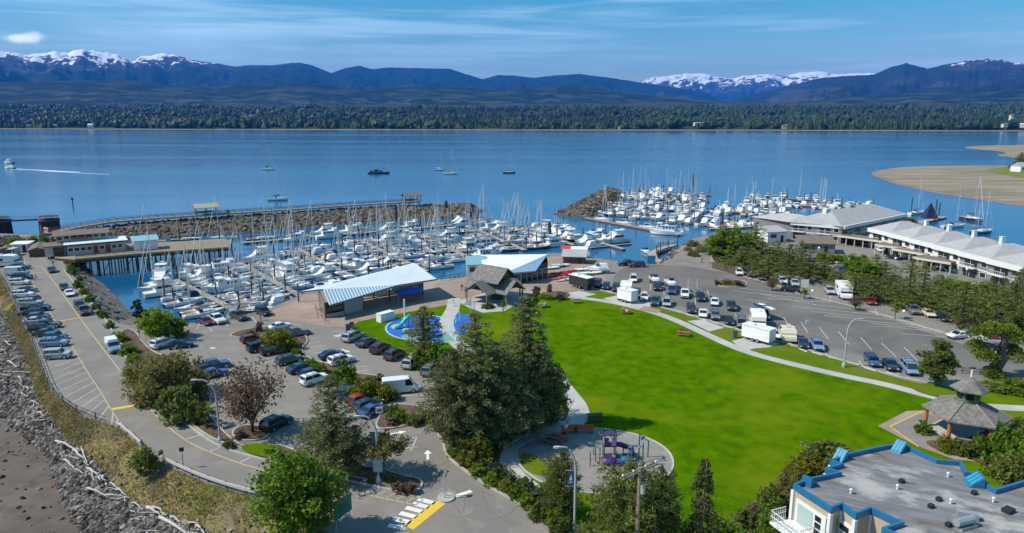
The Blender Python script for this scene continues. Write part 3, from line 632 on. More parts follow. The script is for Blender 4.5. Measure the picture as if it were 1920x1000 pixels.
for a, b in (((1470, 595), (1480, 618)), ((1502, 604), (1515, 625)), ((1536, 614), (1553, 636)), ((1572, 622), (1592, 646)), ((1614, 633), (1634, 656)), ((1652, 643), (1680, 669)), ((1695, 651), (1720, 676)), ((1490, 638), (1484, 650)), ((1545, 658), (1556, 672)), ((1610, 676), (1622, 690)), ((1650, 690), (1640, 680)), ((1686, 703), (1676, 690)), ((1408, 604), (1401, 592)), ((1384, 600), (1378, 588)), ((1330, 590), (1325, 578)), ((1352, 596), (1346, 584)), ((1246, 556), (1243, 540)), ((1299, 580), (1297, 566)), ((1220, 533), (1219, 545)), ((1303, 575), (1304, 560)), ((1330, 556), (1326, 544)), ((1640, 580), (1646, 592)), ((1786, 603), (1798, 618)), ((1560, 550), (1556, 560)), ((1815, 610), (1826, 622)), ((1600, 560), (1592, 550))):
 mb.strip(pxs([a, b]), .12, LZ+.012)
for a, b in (((1365, 538), (1485, 552)), ((1372, 545), (1560, 566)), ((1440, 560), (1555, 568)), ((1420, 550), (1530, 572)), ((1485, 575), (1640, 590)), ((1520, 584), (1690, 602)), ((1545, 592), (1620, 598)), ((1600, 600), (1720, 610)), ((1660, 612), (1790, 626)), ((1630, 606), (1760, 618)), ((1690, 626), (1770, 632)), ((1520, 570), (1600, 580))):
 mb.strip(pxs([a, b]), .14, LZ+.012)
struct(mb.build('stall_lines', M_wline))
marks('pale_seams', M_sideasph, [([(1150, 540), (1207, 554), (1295, 577), (1390, 602), (1475, 628), (1567, 652), (1712, 690)], .18), ([(1345, 512), (1470, 548), (1600, 580), (1720, 612), (1850, 655)], .2)], 3)
mb = MB()
for i, (a, b, c, d) in enumerate((((731, 983), (758, 990), (752, 992.5), (727, 988)),)): pass
cwl = [(739, 976), (750, 963), (764, 951), (776, 942), (786, 936), (790, 932)]
for (u0, v0, u1, v1) in ((728, 985, 760, 991), (738, 973, 770, 980), (750, 962, 781, 970), (761, 952, 793, 960), (774, 944, 804, 952), (784, 936, 815, 944)):
 a, b = at(u0, v0), at(u1, v1); mb.strip([a, b], .62, LZ+.016)
mb.strip(pxs([(847, 933), (884, 921)]), .5, LZ+.016)
struct(mb.build('crosswalk_stripes', M_cross))
mb = MB()
for i in range(6):
 a = at(690+i*18, 918+i*5.2); b = at(707+i*17.5, 912+i*5.2+2); mb.strip([at(683+i*19, 927+i*4.2), at(705+i*18, 917+i*4)], .1, LZ+.016)
struct(mb.build('no_parking_hatching', M_yline))
def arrow(u, v, u2, v2, L=2.2):
 p = at(u, v); q = at(u2, v2); d = (q-p).normalized(); n = Vector((-d.y, d.x, 0)); z = LZ+.016
 mb = MB(); pts = [(-L/2, -.14), (L*.1, -.14), (L*.1, -.45), (L/2, 0), (L*.1, .45), (L*.1, .14), (-L/2, .14)]
 mb.sheet([(p.x+d.x*a+n.x*b, p.y+d.y*a+n.y*b, 0) for a, b in pts], z); struct(mb.build('direction_arrow', M_cross))
arrow(745, 812, 757, 810); arrow(802, 853, 802, 846); arrow(648, 658, 656, 661);
mb = MB()
mb.strip(pxs([(628, 631), (640, 628)]), 1.2, LZ+.012); mb.strip(pxs([(395, 652), (402, 654)]), .7, LZ+.012)
struct(mb.build('painted_panels', M_wline))
# ---- cracks, patches and oil stains in the asphalt
def wear():
 g = random.Random(5); mb = MB(); md = MB(); mo = MB()
 def inpx(k): return [((60, 250), (520, 760)), ((360, 640), (600, 820)), ((1200, 1800), (505, 690)), ((640, 1000), (830, 1000))][k]
 def spot(i):
  while True:
   (u0, u1), (v0, v1) = inpx(i % 4); u, v = g.uniform(u0, u1), g.uniform(v0, v1)
   if i % 4 == 0 and not (np.interp(v, [517, 645, 735, 783], [0, 60, 95, 160])+28 < u < np.interp(v, [507, 601, 700, 770], [115, 196, 248, 315])-22): continue
   if i % 4 == 2 and v > np.interp(u, [1115, 1250, 1475, 1660, 1800], [530, 560, 622, 676, 705]): continue
   if i % 4 == 3 and not (np.interp(v, [830, 880, 940, 1000], [690, 700, 830, 760]) < u < np.interp(v, [830, 880, 940, 1000], [815, 855, 940, 1040])): continue
   return at(u, v)
 for i in range(64):
  p = spot(i); a = g.random()*6.28; pts = [p]
  for k in range(g.randint(4, 10)): a += g.uniform(-.6, .6); pts.append(pts[-1]+Vector((math.cos(a), math.sin(a), 0))*g.uniform(.5, 1.3))
  mb.strip(pts, g.uniform(.03, .06), LZ+.0094+i*1e-5)
 for i in range(120):
  p = spot(i); r = g.uniform(.2, .6); n = 9
  mo.sheet([(p.x+r*g.uniform(.6, 1.2)*math.cos(k*6.283/n), p.y+r*g.uniform(.6, 1.2)*math.sin(k*6.283/n), 0) for k in range(n)], LZ+.0103+i*1e-5)
 for i in range(16):
  p = spot(i); a = g.random()*3; w, h = g.uniform(1, 2.5), g.uniform(2, 6); c, s = math.cos(a), math.sin(a)
  md.sheet([(p.x+x*c-y*s, p.y+x*s+y*c, 0) for x, y in ((-w/2, -h/2), (w/2, -h/2), (w/2, h/2), (-w/2, h/2))], LZ+.0088+i*1e-5)
 struct(mb.build('asphalt_cracks', mat('crack_tar', (.13, .12, .11), .9))); struct(mo.build('oil_stains', mat('oil_stained_asphalt', (.18, .167, .155), .8))); struct(md.build('asphalt_patches', mat('patched_asphalt', (.19, .178, .166), .9)))
wear()
# ============================================================ VEHICLES
PAINT = {}
def paint(name, c, metal=.0, rough=.3):
 if name not in PAINT: PAINT[name] = mat(name.replace(' ', '_')+'_car_paint', c, rough, coat=.6, metal=metal)
 return PAINT[name]
for n, c in dict(white=(.72, .73, .74), silver=(.38, .40, .42), gray=(.16, .17, .18), black=(.012, .012, .014), navy=(.015, .024, .06), blue=(.03, .07, .20), red=(.30, .016, .014), maroon=(.10, .013, .02), charcoal=(.04, .043, .048), teal=(.02, .075, .085), brown=(.07, .04, .035), cream=(.62, .57, .45), lightblue=(.18, .27, .42), green=(.05, .075, .06)).items(): paint(n, c)
M_head = mat('headlamp_glass', (.6, .62, .62), .15); M_tail = mat('tail_lamp', (.25, .008, .006), .25)
M_trim = mat('black_trim', (.02, .02, .022), .55)
def wheel(par, x, y, r, w=.22):
 mb = MB(); n = 14
 mb.loft([[(x+rr*math.cos(2*math.pi*j/n), y+yy, r+rr*math.sin(2*math.pi*j/n)) for j in range(n)] for rr, yy in ((r*.9, -w/2), (r, -w/2+.03), (r, w/2-.03), (r*.9, w/2))])
 o = mb.build('wheel', M_black, par); mb = MB(); s = 1 if y > 0 else -1
 mb.loft([[(x+rr*math.cos(2*math.pi*j/10), y+s*yy, r+rr*math.sin(2*math.pi*j/10)) for j in range(10)] for rr, yy in ((r*.62, w/2-.02), (r*.62, w/2+.012), (r*.2, w/2+.02))])
 mb.build('rim', M_rim, o)
def carbody(name, cat, L, W, prof, cab, belt, roof, wb, wr=.33, box=None, rack=False, closed_back=False, bed=None, lampz=None):
 """prof: (x, height) of the lower body; cab: x of base rear, base front, top rear, top front"""
 t = thing(name, 'car', cat)
 mb = MB(); secs = []
 for i, (x, z) in enumerate(prof):
  e = 0 if 0 < i < len(prof)-1 else 1
  w = W/2*(1-.06*e)*(1 if abs(x) < L*.38 else .97); zb = .28+.06*e
  secs.append([(x, -w*.94, zb), (x, -w, zb+.2), (x, -w, z-.16), (x, -w*.9, z), (x, w*.9, z), (x, w, z-.16), (x, w, zb+.2), (x, w*.94, zb)])
 mb.loft(secs)
 x0, x1, t0, t1 = cab; wb_, wt = W/2*.9, W/2*.76
 mb.loft([[(t0-.02, -wt*.9, roof-.03), (t0-.02, wt*.9, roof-.03), (t0-.06, wt*.97, roof-.12), (t0-.06, -wt*.97, roof-.12)], [(t0+.2, -wt*.93, roof), (t0+.2, wt*.93, roof), (t0+.2, wt*1.03, roof-.1), (t0+.2, -wt*1.03, roof-.1)], [(t1-.2, -wt*.93, roof), (t1-.2, wt*.93, roof), (t1-.2, wt*1.03, roof-.1), (t1-.2, -wt*1.03, roof-.1)], [(t1+.03, -wt*.9, roof-.04), (t1+.03, wt*.9, roof-.04), (t1+.05, wt*.97, roof-.12), (t1+.05, -wt*.97, roof-.12)]])
 def side(f, s):
  return (x0+(x1-x0)*f, s*(wb_+.012), belt-.02), (t0+(t1-t0)*f, s*(wt+.012), roof-.06)
 for s in (-1, 1):
  for f in ((0.0, .46, 1.0) if not bed else (0, 1)):
   a, b = side(f, s); mb.tube([a, b], .045, 4)
  mb.box((x1-.15, s*(W/2+.06), belt+.08), (.12, .2, .13))
 if box: mb.box(*box)
 if bed:
  b0, b1 = bed
  for s in (-1, 1): mb.box(((b0+b1)/2, s*(W/2-.08), belt+.0), (b1-b0, .1, .16))
  mb.box((b0+.05, 0, belt), (.1, W-.26, .16))
 body = mb.build('body', PAINT['white'], t, smooth=False)
 body.material_slots[0].link = 'OBJECT'; body.material_slots[0].material = PAINT['white']
 if bed:
  mb = MB(); mb.box(((b0+b1)/2, 0, belt-.04), (b1-b0-.2, W-.3, .1)); mb.build('cargo_bed', M_trim, t)
 mb = MB(); mb.loft([[(x0, -wb_, belt-.04), (x1, -wb_, belt-.04), (x1, wb_, belt-.04), (x0, wb_, belt-.04)], [(t0, -wt, roof-.08), (t1, -wt, roof-.08), (t1, wt, roof-.08), (t0, wt, roof-.08)]])
 mb.build('windows', M_glass, t)
 for sx in (-1, 1):
  for sy in (-1, 1): wheel(t, sx*wb/2+(.05 if not bed else .1), sy*(W/2-.1), wr)
 lz = lampz or prof[-2][1]-.16; xf, xr = prof[-1][0], prof[0][0]
 for s in (-1, 1):
  mb = MB(); mb.box((xf-.02, s*(W/2-.26), lz-.04), (.12, .36, .15)); mb.build('headlight', M_head, t)
  mb = MB(); mb.box((xr+.02, s*(W/2-.2), prof[1][1]-.22), (.1, .24, .22)); mb.build('tail_light', M_tail, t)
 mb = MB(); mb.box((xf-.03, 0, lz-.22), (.1, W*.55, .2)); mb.box((xf-.05, 0, .42), (.12, W*.92, .12)); mb.build('grille', M_trim, t); mb = MB(); mb.box((xr+.05, 0, .45), (.12, W*.92, .14)); mb.build('rear_bumper', M_trim, t)
 if rack:
  mb = MB()
  for s in (-1, 1): mb.tube([(t0+.1, s*wt*.85, roof+.07), (t1-.2, s*wt*.85, roof+.07)], .03, 4)
  for k in (.25, .75): mb.box((t0+(t1-t0)*k, 0, roof+.08), (.08, wt*1.8, .04))
  mb.build('roof_rack', M_trim, t)
 return t
CARS = {
'sedan': carbody('parked_sedan', 'car', 4.6, 1.82, [(-2.3, .72), (-2.15, .98), (-1.5, 1.0), (.9, .96), (1.9, .84), (2.3, .62)], (-1.75, 1.05, -.95, .2), .98, 1.45, 2.7),
'hatch': carbody('parked_hatchback', 'car', 4.15, 1.76, [(-2.07, .7), (-1.98, 1.0), (-1.3, 1.0), (.9, .97), (1.75, .86), (2.07, .62)], (-1.95, 1.0, -1.55, .2), .98, 1.5, 2.55),
'wagon': carbody('parked_wagon', 'car', 4.7, 1.8, [(-2.35, .72), (-2.25, 1.0), (-1.3, 1.0), (1.0, .96), (2.0, .84), (2.35, .62)], (-2.2, 1.1, -1.9, .25), .98, 1.48, 2.7, rack=True),
'suv': carbody('parked_suv', 'suv', 4.65, 1.88, [(-2.32, .8), (-2.24, 1.12), (-1.3, 1.13), (1.0, 1.1), (2.05, 1.0), (2.32, .75)], (-2.2, 1.1, -1.95, .35), 1.12, 1.72, 2.7, .37, rack=True),
'minivan': carbody('parked_minivan', 'minivan', 5.0, 1.95, [(-2.5, .75), (-2.4, 1.08), (-1.3, 1.08), (1.3, 1.04), (2.15, .88), (2.5, .65)], (-2.38, 1.65, -2.15, .65), 1.06, 1.74, 3.0, .34, rack=True),
'pickup': carbody('parked_pickup', 'pickup', 5.5, 1.95, [(-2.75, .8), (-2.7, 1.1), (-1.0, 1.1), (1.0, 1.12), (2.45, 1.06), (2.75, .8)], (-.95, 1.15, -.8, .45), 1.12, 1.82, 3.5, .4, bed=(-2.7, -1.0)),
'van': carbody('parked_van', 'van', 5.6, 2.0, [(-2.8, .9), (-2.78, 1.3), (-1.3, 1.3), (1.6, 1.25), (2.5, 1.05), (2.8, .7)], (-2.72, 2.1, -2.68, 1.35), 1.26, 2.35, 3.6, .36, box=((-1.0, 0, 1.78), (3.36, 1.86, 1.06))),
'jeep': carbody('parked_offroader', 'suv', 4.1, 1.8, [(-2.05, .95), (-2.0, 1.2), (-.9, 1.2), (.6, 1.18), (1.95, 1.12), (2.05, .85)], (-1.95, .75, -1.85, .45), 1.18, 1.85, 2.5, .42),
}
USED = set()
def set_paint(t, colour):
 for c in t.children:
  if c.name.startswith('body'): c.material_slots[0].link = 'OBJECT'; c.material_slots[0].material = PAINT[colour]
CARLIST = []
for k in CARS: snapshot(CARS[k])
CHILD = {}
VS = .87
def place(kind, colour, u, v, head, label, group=None, sc=1.0):
 p = at(u, v) if not isinstance(u, Vector) else u
 src = CARS[kind]
 if kind not in USED:
  USED.add(kind); t = src; t.location = p; t.rotation_euler = (0, 0, head); t.scale = (sc*VS,)*3; t['label'] = label
  if group: t['group'] = group
  bodies = [n[0] for n in SNAP[src.name][1] if n[0].name.startswith('body')]
  for b in bodies: b.material_slots[0].material = PAINT[colour]
  return t
 def rec(node, par):
  c = node[0].copy(); COL.objects.link(c)
  if par is not None: c.parent = par
  if node[0].name.startswith('body'): c.material_slots[0].link = 'OBJECT'; c.material_slots[0].material = PAINT[colour]
  for k in node[1]: rec(k, c)
  return c
 t = rec(SNAP[src.name], None); t.location = p; t.rotation_euler = (0, 0, head); t.scale = (sc*VS,)*3; t['label'] = label
 if 'group' in t: del t['group']
 if group: t['group'] = group
 return t
def hd(u0, v0, u1, v1): return ang(at(u0, v0), at(u1, v1))
CW = dict(navy='dark navy', blue='mid blue', charcoal='charcoal', lightblue='pale blue', gray='grey', teal='dark teal')
KW = dict(sedan='sedan', hatch='hatchback', wagon='estate car', suv='SUV', minivan='minivan', pickup='pickup', van='van', jeep='boxy off-roader')
def cw(c): return CW.get(c, c)
G = 'cars in the row along the sea wall'
h0 = hd(90, 697, 158, 693)
row = [('pickup','charcoal',36,505),('van','white',32,516),('suv','black',42,524),('suv','white',38,534),('sedan','charcoal',50,548),('suv','white',44,557),('hatch','maroon',57,566),('suv','silver',59,573),('pickup','black',68,583),('wagon','navy',58,591),('hatch','charcoal',73,599),('sedan','silver',68,607),('pickup','green',86,615),('suv','black',80,622),('sedan','charcoal',88,630),('hatch','teal',104,637),('suv','lightblue',103,649),('jeep','silver',110,672)]
for i, (k, c, u, v) in enumerate(row):
 extra = {1: 'tall white van', 17: 'silver open-topped off-roader, nearest the camera'}.get(i)
 place(k, c, u, v, h0+(math.pi if i in (6, 9) else 0), (extra+' in the sea wall row') if extra else f'{cw(c)} {KW[k]}, {ORD[i]} from the far end of the sea wall row', G)
place('pickup', 'charcoal', 21, 488, h0, 'dark pickup parked at the top of the sea wall road beside the pier', None)
place('van', 'cream', 24, 480, R(-80), 'grey van facing the camera on the ground before the pier club', None)
G = 'cars parked parallel along the road'
def rdir(i): return hd(*YL[i], *YL[i+1])
place('sedan', 'black', 98, 510, rdir(1), 'black sedan at the far end of the roadside bays near the pier', G)
place('hatch', 'navy', 121, 543, rdir(2), 'dark blue hatchback tucked behind the white roadside sedan', G)
place('sedan', 'white', 131, 554, rdir(2), 'white sedan alone in the roadside bays between two dark cars', G)
place('suv', 'navy', 150, 579, rdir(3), 'dark blue SUV in front of a brown pickup in the roadside bays', G)
place('pickup', 'brown', 158, 588, rdir(3), 'brown pickup with open bed in the roadside bays', G)
t = place('pickup', 'lightblue', 213, 657, rdir(4), 'pale blue pickup with white camper shell in the roadside bay by the shrubs', G); mb = MB(); mb.box((-1.55, 0, 1.62), (2.3, 1.86, .95), top=.92); mb.box((-.1, 0, 1.95), (1.4, 1.8, .5), top=.85); mb.build('camper_shell', M_white, t)
G = 'cars in the centre parking lot'
ha = hd(440, 650, 500, 637); hb = hd(655, 640, 700, 618); hc = hd(768, 690, 795, 668)
for k, c, u, v, h, l in [
('hatch','maroon',473,641,ha,'dark red hatchback beside the yellow-green shrub island'),
('suv','navy',488,657,ha,'navy SUV next to a black minivan below the shrub island'),
('minivan','black',514,662,ha,'black minivan with its nose against the planting bed'),
('wagon','green',543,680,ha+.05,'grey-green estate car, first of four beside the copper-leaved tree'),
('sedan','navy',564,696,ha+.08,'dark blue sedan between an estate car and a navy hatchback'),
('hatch','navy',585,706,ha+.08,'navy hatchback squeezed beside the white SUV'),
('suv','white',590,718,ha+.1,'white SUV nearest the copper-leaved tree in the centre lot'),
('hatch','maroon',387,608,hd(428, 601, 443, 608),'red hatchback backed to the water at the marina railing'),
('pickup','white',407,604,hd(428, 601, 443, 608),'white pickup with cap parked at the marina railing'),
('pickup','brown',448,598,hd(428, 601, 443, 608),'dark brown pickup with open bed beside the gangway'),
('suv','black',494,590,hd(428, 601, 443, 608),'black SUV parked where the railing meets the plaza'),
('sedan','white',526,617,ha,'low white sports car behind the yellow-green shrub'),
('pickup','gray',554,630,ha-.1,'grey pickup poking out right of the yellow-green shrub'),
('suv','white',306,650,hd(300,655,330,645),'white SUV behind the large olive shrub'),
('sedan','navy',340,652,hd(315,655,360,650),'navy sedan parked right behind the large olive shrub'),
('pickup','blue',400,692,hd(380,700,420,692),'bright blue pickup beside the olive shrub, farther of two'),
('sedan','blue',402,706,hd(380,714,420,706),'blue sedan in front of the bright blue pickup'),
('minivan','silver',661,637,hb,'silver minivan at the far end of the row facing the splash pad'),
('sedan','navy',687,647,hb,'dark blue sedan second in the row facing the splash pad'),
('suv','maroon',713,659,hb,'dark red SUV in the row facing the splash pad'),
('suv','brown',740,671,hb,'boxy brown SUV with pale roof in the row facing the splash pad'),
('minivan','silver',772,686,hc,'silver minivan with blue-tinted roof near the pine shrubs'),
('suv','gray',807,700,hc,'grey SUV at the near end of the row facing the splash pad'),
('van','white',751,735,hd(735,736,765,733),'white van half hidden behind the yellow-green bushes'),
('sedan','navy',623,671,hd(600,676,640,667),'navy sedan behind the green shrub in mid lot'),
('suv','white',640,682,hd(620,688,655,678),'white SUV hidden behind the green shrub in mid lot'),
('hatch','blue',655,742,ha+.15,'blue hatchback behind the tall pine'),
('hatch','red',676,756,ha+.15,'bright red hatchback right of the tall pine'),
('wagon','teal',690,765,ha+.15,'dark teal estate car between red hatchback and blue sedan'),
('sedan','blue',699,776,ha+.18,'blue sedan nearest the small red and white sign'),
('suv','black',519,801,hd(495,812,540,790),'black SUV under the copper-leaved tree')]:
 place(k, c, u, v, h, l, G)
G = 'vehicles in the boat ramp lot'
hl = hd(1475, 610, 1482, 640); hm = hd(1640, 660, 1660, 695); hk = hd(1190, 540, 1192, 560)
for k, c, u, v, h, l in [
('minivan','white',1188,527,R(-101),'white minivan driving alone on the open asphalt'),
('suv','navy',1120,537,R(-106),'dark blue SUV next to the black food trailer'),
('hatch','navy',1136,541,R(-103),'navy hatchback second from the black food trailer'),
('suv','charcoal',1155,545,R(-99),'charcoal SUV third from the black food trailer'),
('pickup','white',1173,545,R(-105),'white pickup behind the white food trailer'),
('suv','charcoal',1193,556,R(-104),'charcoal SUV right behind the white food trailer'),
('suv','white',1208,562,R(-101),'white SUV with dark windscreen beside the white food trailer'),
('pickup','teal',1229,570,R(-106),'dark teal pickup right of the white SUV by the trailer'),
('minivan','silver',1250,572,R(-103),'silver minivan where the brick path meets the lot'),
('suv','navy',1232,543,R(-99),'navy SUV with a boat on a trailer behind it'),
('pickup','blue',1260,549,R(-105),'blue pickup with white bumper towing a small boat'),
('pickup','white',1284,556,R(-104),'white pickup with dark windscreen in the second row'),
('pickup','navy',1313,562,R(-101),'dark blue pickup before the boat trailer masts'),
('sedan','white',1340,571,R(-106),'white sedan beside an empty boat trailer'),
('pickup','charcoal',1371,579,R(-103),'charcoal pickup alone in the second row'),
('suv','charcoal',1296,585,R(-99),'charcoal SUV at the kerb, left of the white sedan'),
('sedan','white',1318,593,R(-105),'white sedan nosed to the kerb between two dark cars'),
('suv','gray',1341,597,R(-104),'grey SUV at the kerb right of the white sedan'),
('sedan','black',1366,606,R(-101),'black sedan at the kerb with bright headlights'),
('minivan','gray',1390,611,R(-106),'grey minivan at the kerb left of the white camper'),
('pickup','black',1432,596,R(-103),'black pickup with a rack of kayaks on its roof'),
('sedan','white',1450,632,R(-99),'white sedan behind the big white trailer'),
('sedan','navy',1505,649,R(-105),'navy sedan at the kerb next to the cream truck'),
('suv','lightblue',1532,654,R(-104),'grey-blue SUV at the kerb left of the curved lamp'),
('wagon','blue',1635,682,R(-101),'blue estate car, first of three right of the curved lamp'),
('sedan','navy',1669,690,R(-106),'dark navy sedan, middle of three right of the curved lamp'),
('minivan','lightblue',1705,697,R(-103),'silver-blue minivan nearest the round green tree'),
('suv','white',1385,515,R(-99),'white SUV at the left end of the far row'),
('suv','charcoal',1407,518,R(-105),'dark SUV second in the far row by the shrubs'),
('hatch','maroon',1429,524,R(-104),'dark red hatchback under the trees of the far row'),
('suv','white',1467,531,R(-101),'white SUV near the little purple-leaved tree'),
('suv','silver',1490,536,R(-106),'silver SUV right of the white SUV in the far row'),
('sedan','black',1483,547,hd(1470,546,1496,549),'black sports car standing crosswise before the far row'),
('suv','silver',1555,550,R(-103),'silver SUV left of the white motorhome'),
('suv','charcoal',1606,559,R(-99),'charcoal SUV between motorhome and red sedan'),
('sedan','red',1632,569,R(-105),'bright red sedan in the far row'),
('pickup','gray',1711,586,R(-104),'grey pickup in the far row near the columnar tree'),
('sedan','cream',1740,592,R(-101),'cream sedan in the far row'),
('sedan','navy',1769,600,R(-106),'navy sedan at the right end of the far row'),
('sedan','white',1797,634,hd(1820,632,1785,635),'white sedan standing crosswise beside the red-canopied boat'),
('hatch','lightblue',1521,491,R(-150),'pale blue hatchback behind the trees'),
('suv','white',1566,502,R(-150),'white SUV in the lane behind the trees'),
('pickup','blue',1580,512,R(-120),'bright blue pickup in the lane behind the trees'),
('suv','gray',1560,518,R(-100),'grey SUV in the lane below the blue pickup'),
('hatch','lightblue',1771,532,R(160),'lilac hatchback under the condominium lamp'),
('sedan','black',1676,486,hd(1690,490,1662,484),'black sedan crossing the condominium courtyard'),
('sedan','white',1620,460,R(-103),'white sedan under the farthest carport'),
('hatch','white',1651,472,R(-99),'white hatchback under the second carport'),
('suv','white',1757,500,R(-105),'white SUV under the nearest carport'),
('sedan','charcoal',1690,552,R(-104),'dark sedan in the far row behind the columnar tree')]:
 place(k, c, u, v, h, l, G)
def trailer(name, label, cat, u, v, head, L, W, H, wallm, roofm, awn=False, counter=False, sign=False):
 t = thing(name, label, cat, at(u, v), head)
 mb = MB(); mb.box((0, 0, .55+H/2), (L, W, H));
 for s in (-1, 1): mb.box((0, s*(W/2+.01), .62), (L*.98, .03, .1))
 mb.build('body', wallm, t)
 mb = MB(); mb.box((0, 0, .55+H+.05), (L+.16, W+.16, .1)); mb.box((L*.2, 0, .55+H+.2), (.7, .7, .22)); mb.build('roof', roofm, t)
 for sx in (-.45, .45):
  for sy in (-1, 1): wheel(t, sx, sy*(W/2-.05), .34)
 mb = MB(); mb.tube([(L/2, -.5, .5), (L/2+1.2, 0, .5), (L/2, .5, .5)], .05, 4); mb.tube([(L/2+1.1, 0, .5), (L/2+1.1, 0, 0)], .04, 4); mb.build('drawbar', M_steel, t)
 mb = MB(); mb.box((-L*.32, -W/2-.015, .55+1.0), (.75, .05, 1.9)); mb.build('door', M_steel, t)
 if counter:
  mb = MB(); mb.box((L*.12, -W/2-.02, .55+H*.62), (L*.45, .05, .9)); mb.build('serving_hatch', M_glass, t)
  mb = MB(); mb.slab([(L*.36, -W/2, .55+H*.98), (-L*.12, -W/2, .55+H*.98), (-L*.12, -W/2-1.0, .55+H*.9), (L*.36, -W/2-1.0, .55+H*.9)], .04); mb.build('awning_flap', roofm, t)
 else:
  mb = MB(); mb.box((L*.1, -W/2-.015, .55+H*.62), (.6, .04, .6)); mb.box((L/2+.015, 0, .55+H*.6), (.04, .9, .7)); mb.build('window', M_glass, t)
 return t
M_twhite = mat('trailer_white', (.76, .77, .78), .35); M_tdark = mat('trailer_black', (.03, .03, .032), .4)
trailer('food_trailer', 'black food trailer with a white roof by the plaza', 'trailer', 1090, 540, hd(1070, 536, 1105, 545)+math.pi, 5.6, 2.1, 2.1, M_tdark, M_twhite, counter=True)
trailer('food_trailer', 'small white food trailer with raised roof on a concrete pad', 'trailer', 1176, 566, hd(1160, 562, 1190, 570)+math.pi, 3.7, 2.0, 2.0, M_twhite, M_twhite, counter=True)
trailer('utility_trailer', 'long white box trailer on a concrete pad by the path', 'trailer', 1421, 640, hd(1395, 633, 1440, 645)+math.pi, 5.0, 2.0, 2.0, M_twhite, M_twhite)
def motorhome(label, u, v, head, L, H, name='motorhome', M_twhite=M_twhite):
 t = thing(name, label, 'motorhome', at(u, v), head); W = 2.4
 mb = MB(); mb.loft([[(x, -W/2*w, z0), (x, -W/2*w, z1), (x, W/2*w, z1), (x, W/2*w, z0)] for x, w, z0, z1 in ((-L/2, .96, .5, H-.1), (-L/2+.15, 1, .45, H), (L/2-1.6, 1, .45, H), (L/2-.7, .98, H*.55, H-.15), (L/2-.45, .95, H*.6, H-.35))])
 mb.loft([[(x, -W/2*.9, .45), (x, -W/2*.92, z), (x, W/2*.92, z), (x, W/2*.9, .45)] for x, z in ((L/2-1.7, 1.9), (L/2-.95, 1.85), (L/2-.5, 1.25), (L/2+.3, 1.1), (L/2+.4, .7))]); mb.build('body', M_twhite, t)
 mb = MB(); mb.poly([(L/2-.9, -1.0, 1.86), (L/2-.47, -1.02, 1.29), (L/2-.47, 1.02, 1.29), (L/2-.9, 1.0, 1.86)]); mb.build('windscreen', M_glass, t)
 for s in (-1, 1):
  mb = MB(); mb.box((-.4, s*(W/2+.005), 1.9), (1.2, .04, .6)); mb.box((-1.9, s*(W/2+.005), 1.9), (.7, .04, .5)); mb.build('window', M_glass, t)
  mb = MB(); mb.box((0, s*(W/2+.004), 1.25), (L*.7, .03, .12)); mb.build('stripe', PAINT['lightblue'], t)
  for x in (-L/2+1.6, L/2-1.0): wheel(t, x, s*(W/2-.12), .38)
 mb = MB(); mb.box((-.6, 0, H+.12), (.7, .7, .24)); mb.box((-2, .4, H+.08), (.5, .5, .16)); mb.build('roof_vent', M_twhite, t)
motorhome('white motorhome parked under the trees in the far row', 1581, 556, R(-104), 6.2, 2.8)
motorhome('white camper van right behind the long white box trailer', 1420, 612, R(-104), 5.2, 2.6, 'camper_van')
motorhome('cream truck camper with a rooftop unit at the kerb', 1476, 637, R(-103), 4.0, 1.95, 'camper_van', mat('cream_body', (.60, .55, .44), .4))
motorhome('white camper van behind the small white food trailer', 1174, 549, R(-103), 4.2, 2.2, 'camper_van')
# ============================================================ MARINA: floats, piles, boats
M_float = mat('float_planks', (.30, .27, .235), .9, (.38, .35, .31), .8, bump=.2, bscale=6)
M_floatside = mat('float_side', (.07, .06, .05), .9)
M_brownfloat = mat('brown_float_planks', (.27, .20, .15), .9, (.33, .26, .2), .5)
M_alu = mat('mast_aluminium', (.62, .63, .64), .4, metal=.2)
M_wire = mat('rigging_wire', (.35, .36, .37), .5)
M_sailblue = mat('blue_canvas', (.010, .05, .19), .8); M_sailgrey = mat('grey_canvas', (.30, .31, .33), .8); M_sailnavy = mat('navy_canvas', (.012, .02, .07), .8)
M_sailtan = mat('tan_canvas', (.42, .34, .24), .8); M_canred = mat('maroon_canvas', (.18, .02, .03), .8); M_cangreen = mat('green_canvas', (.02, .18, .10), .8); M_sky = mat('bright_blue_canvas', (.02, .16, .55), .7)
M_teak = mat('teak_deck', (.34, .24, .15), .8); M_hullnavy = mat('navy_hull', (.015, .03, .09), .25, coat=.4); M_hullgreen = mat('green_hull', (.05, .17, .17), .3, coat=.4); M_hullblk = mat('black_hull', (.02, .02, .022), .3); M_hullred = mat('red_hull', (.22, .03, .02), .4)
M_boot = mat('antifouling', (.04, .05, .10), .7); M_bootred = mat('red_antifouling', (.16, .03, .025), .7)
M_foredeck = mat('cream_deck', (.62, .60, .55), .6)
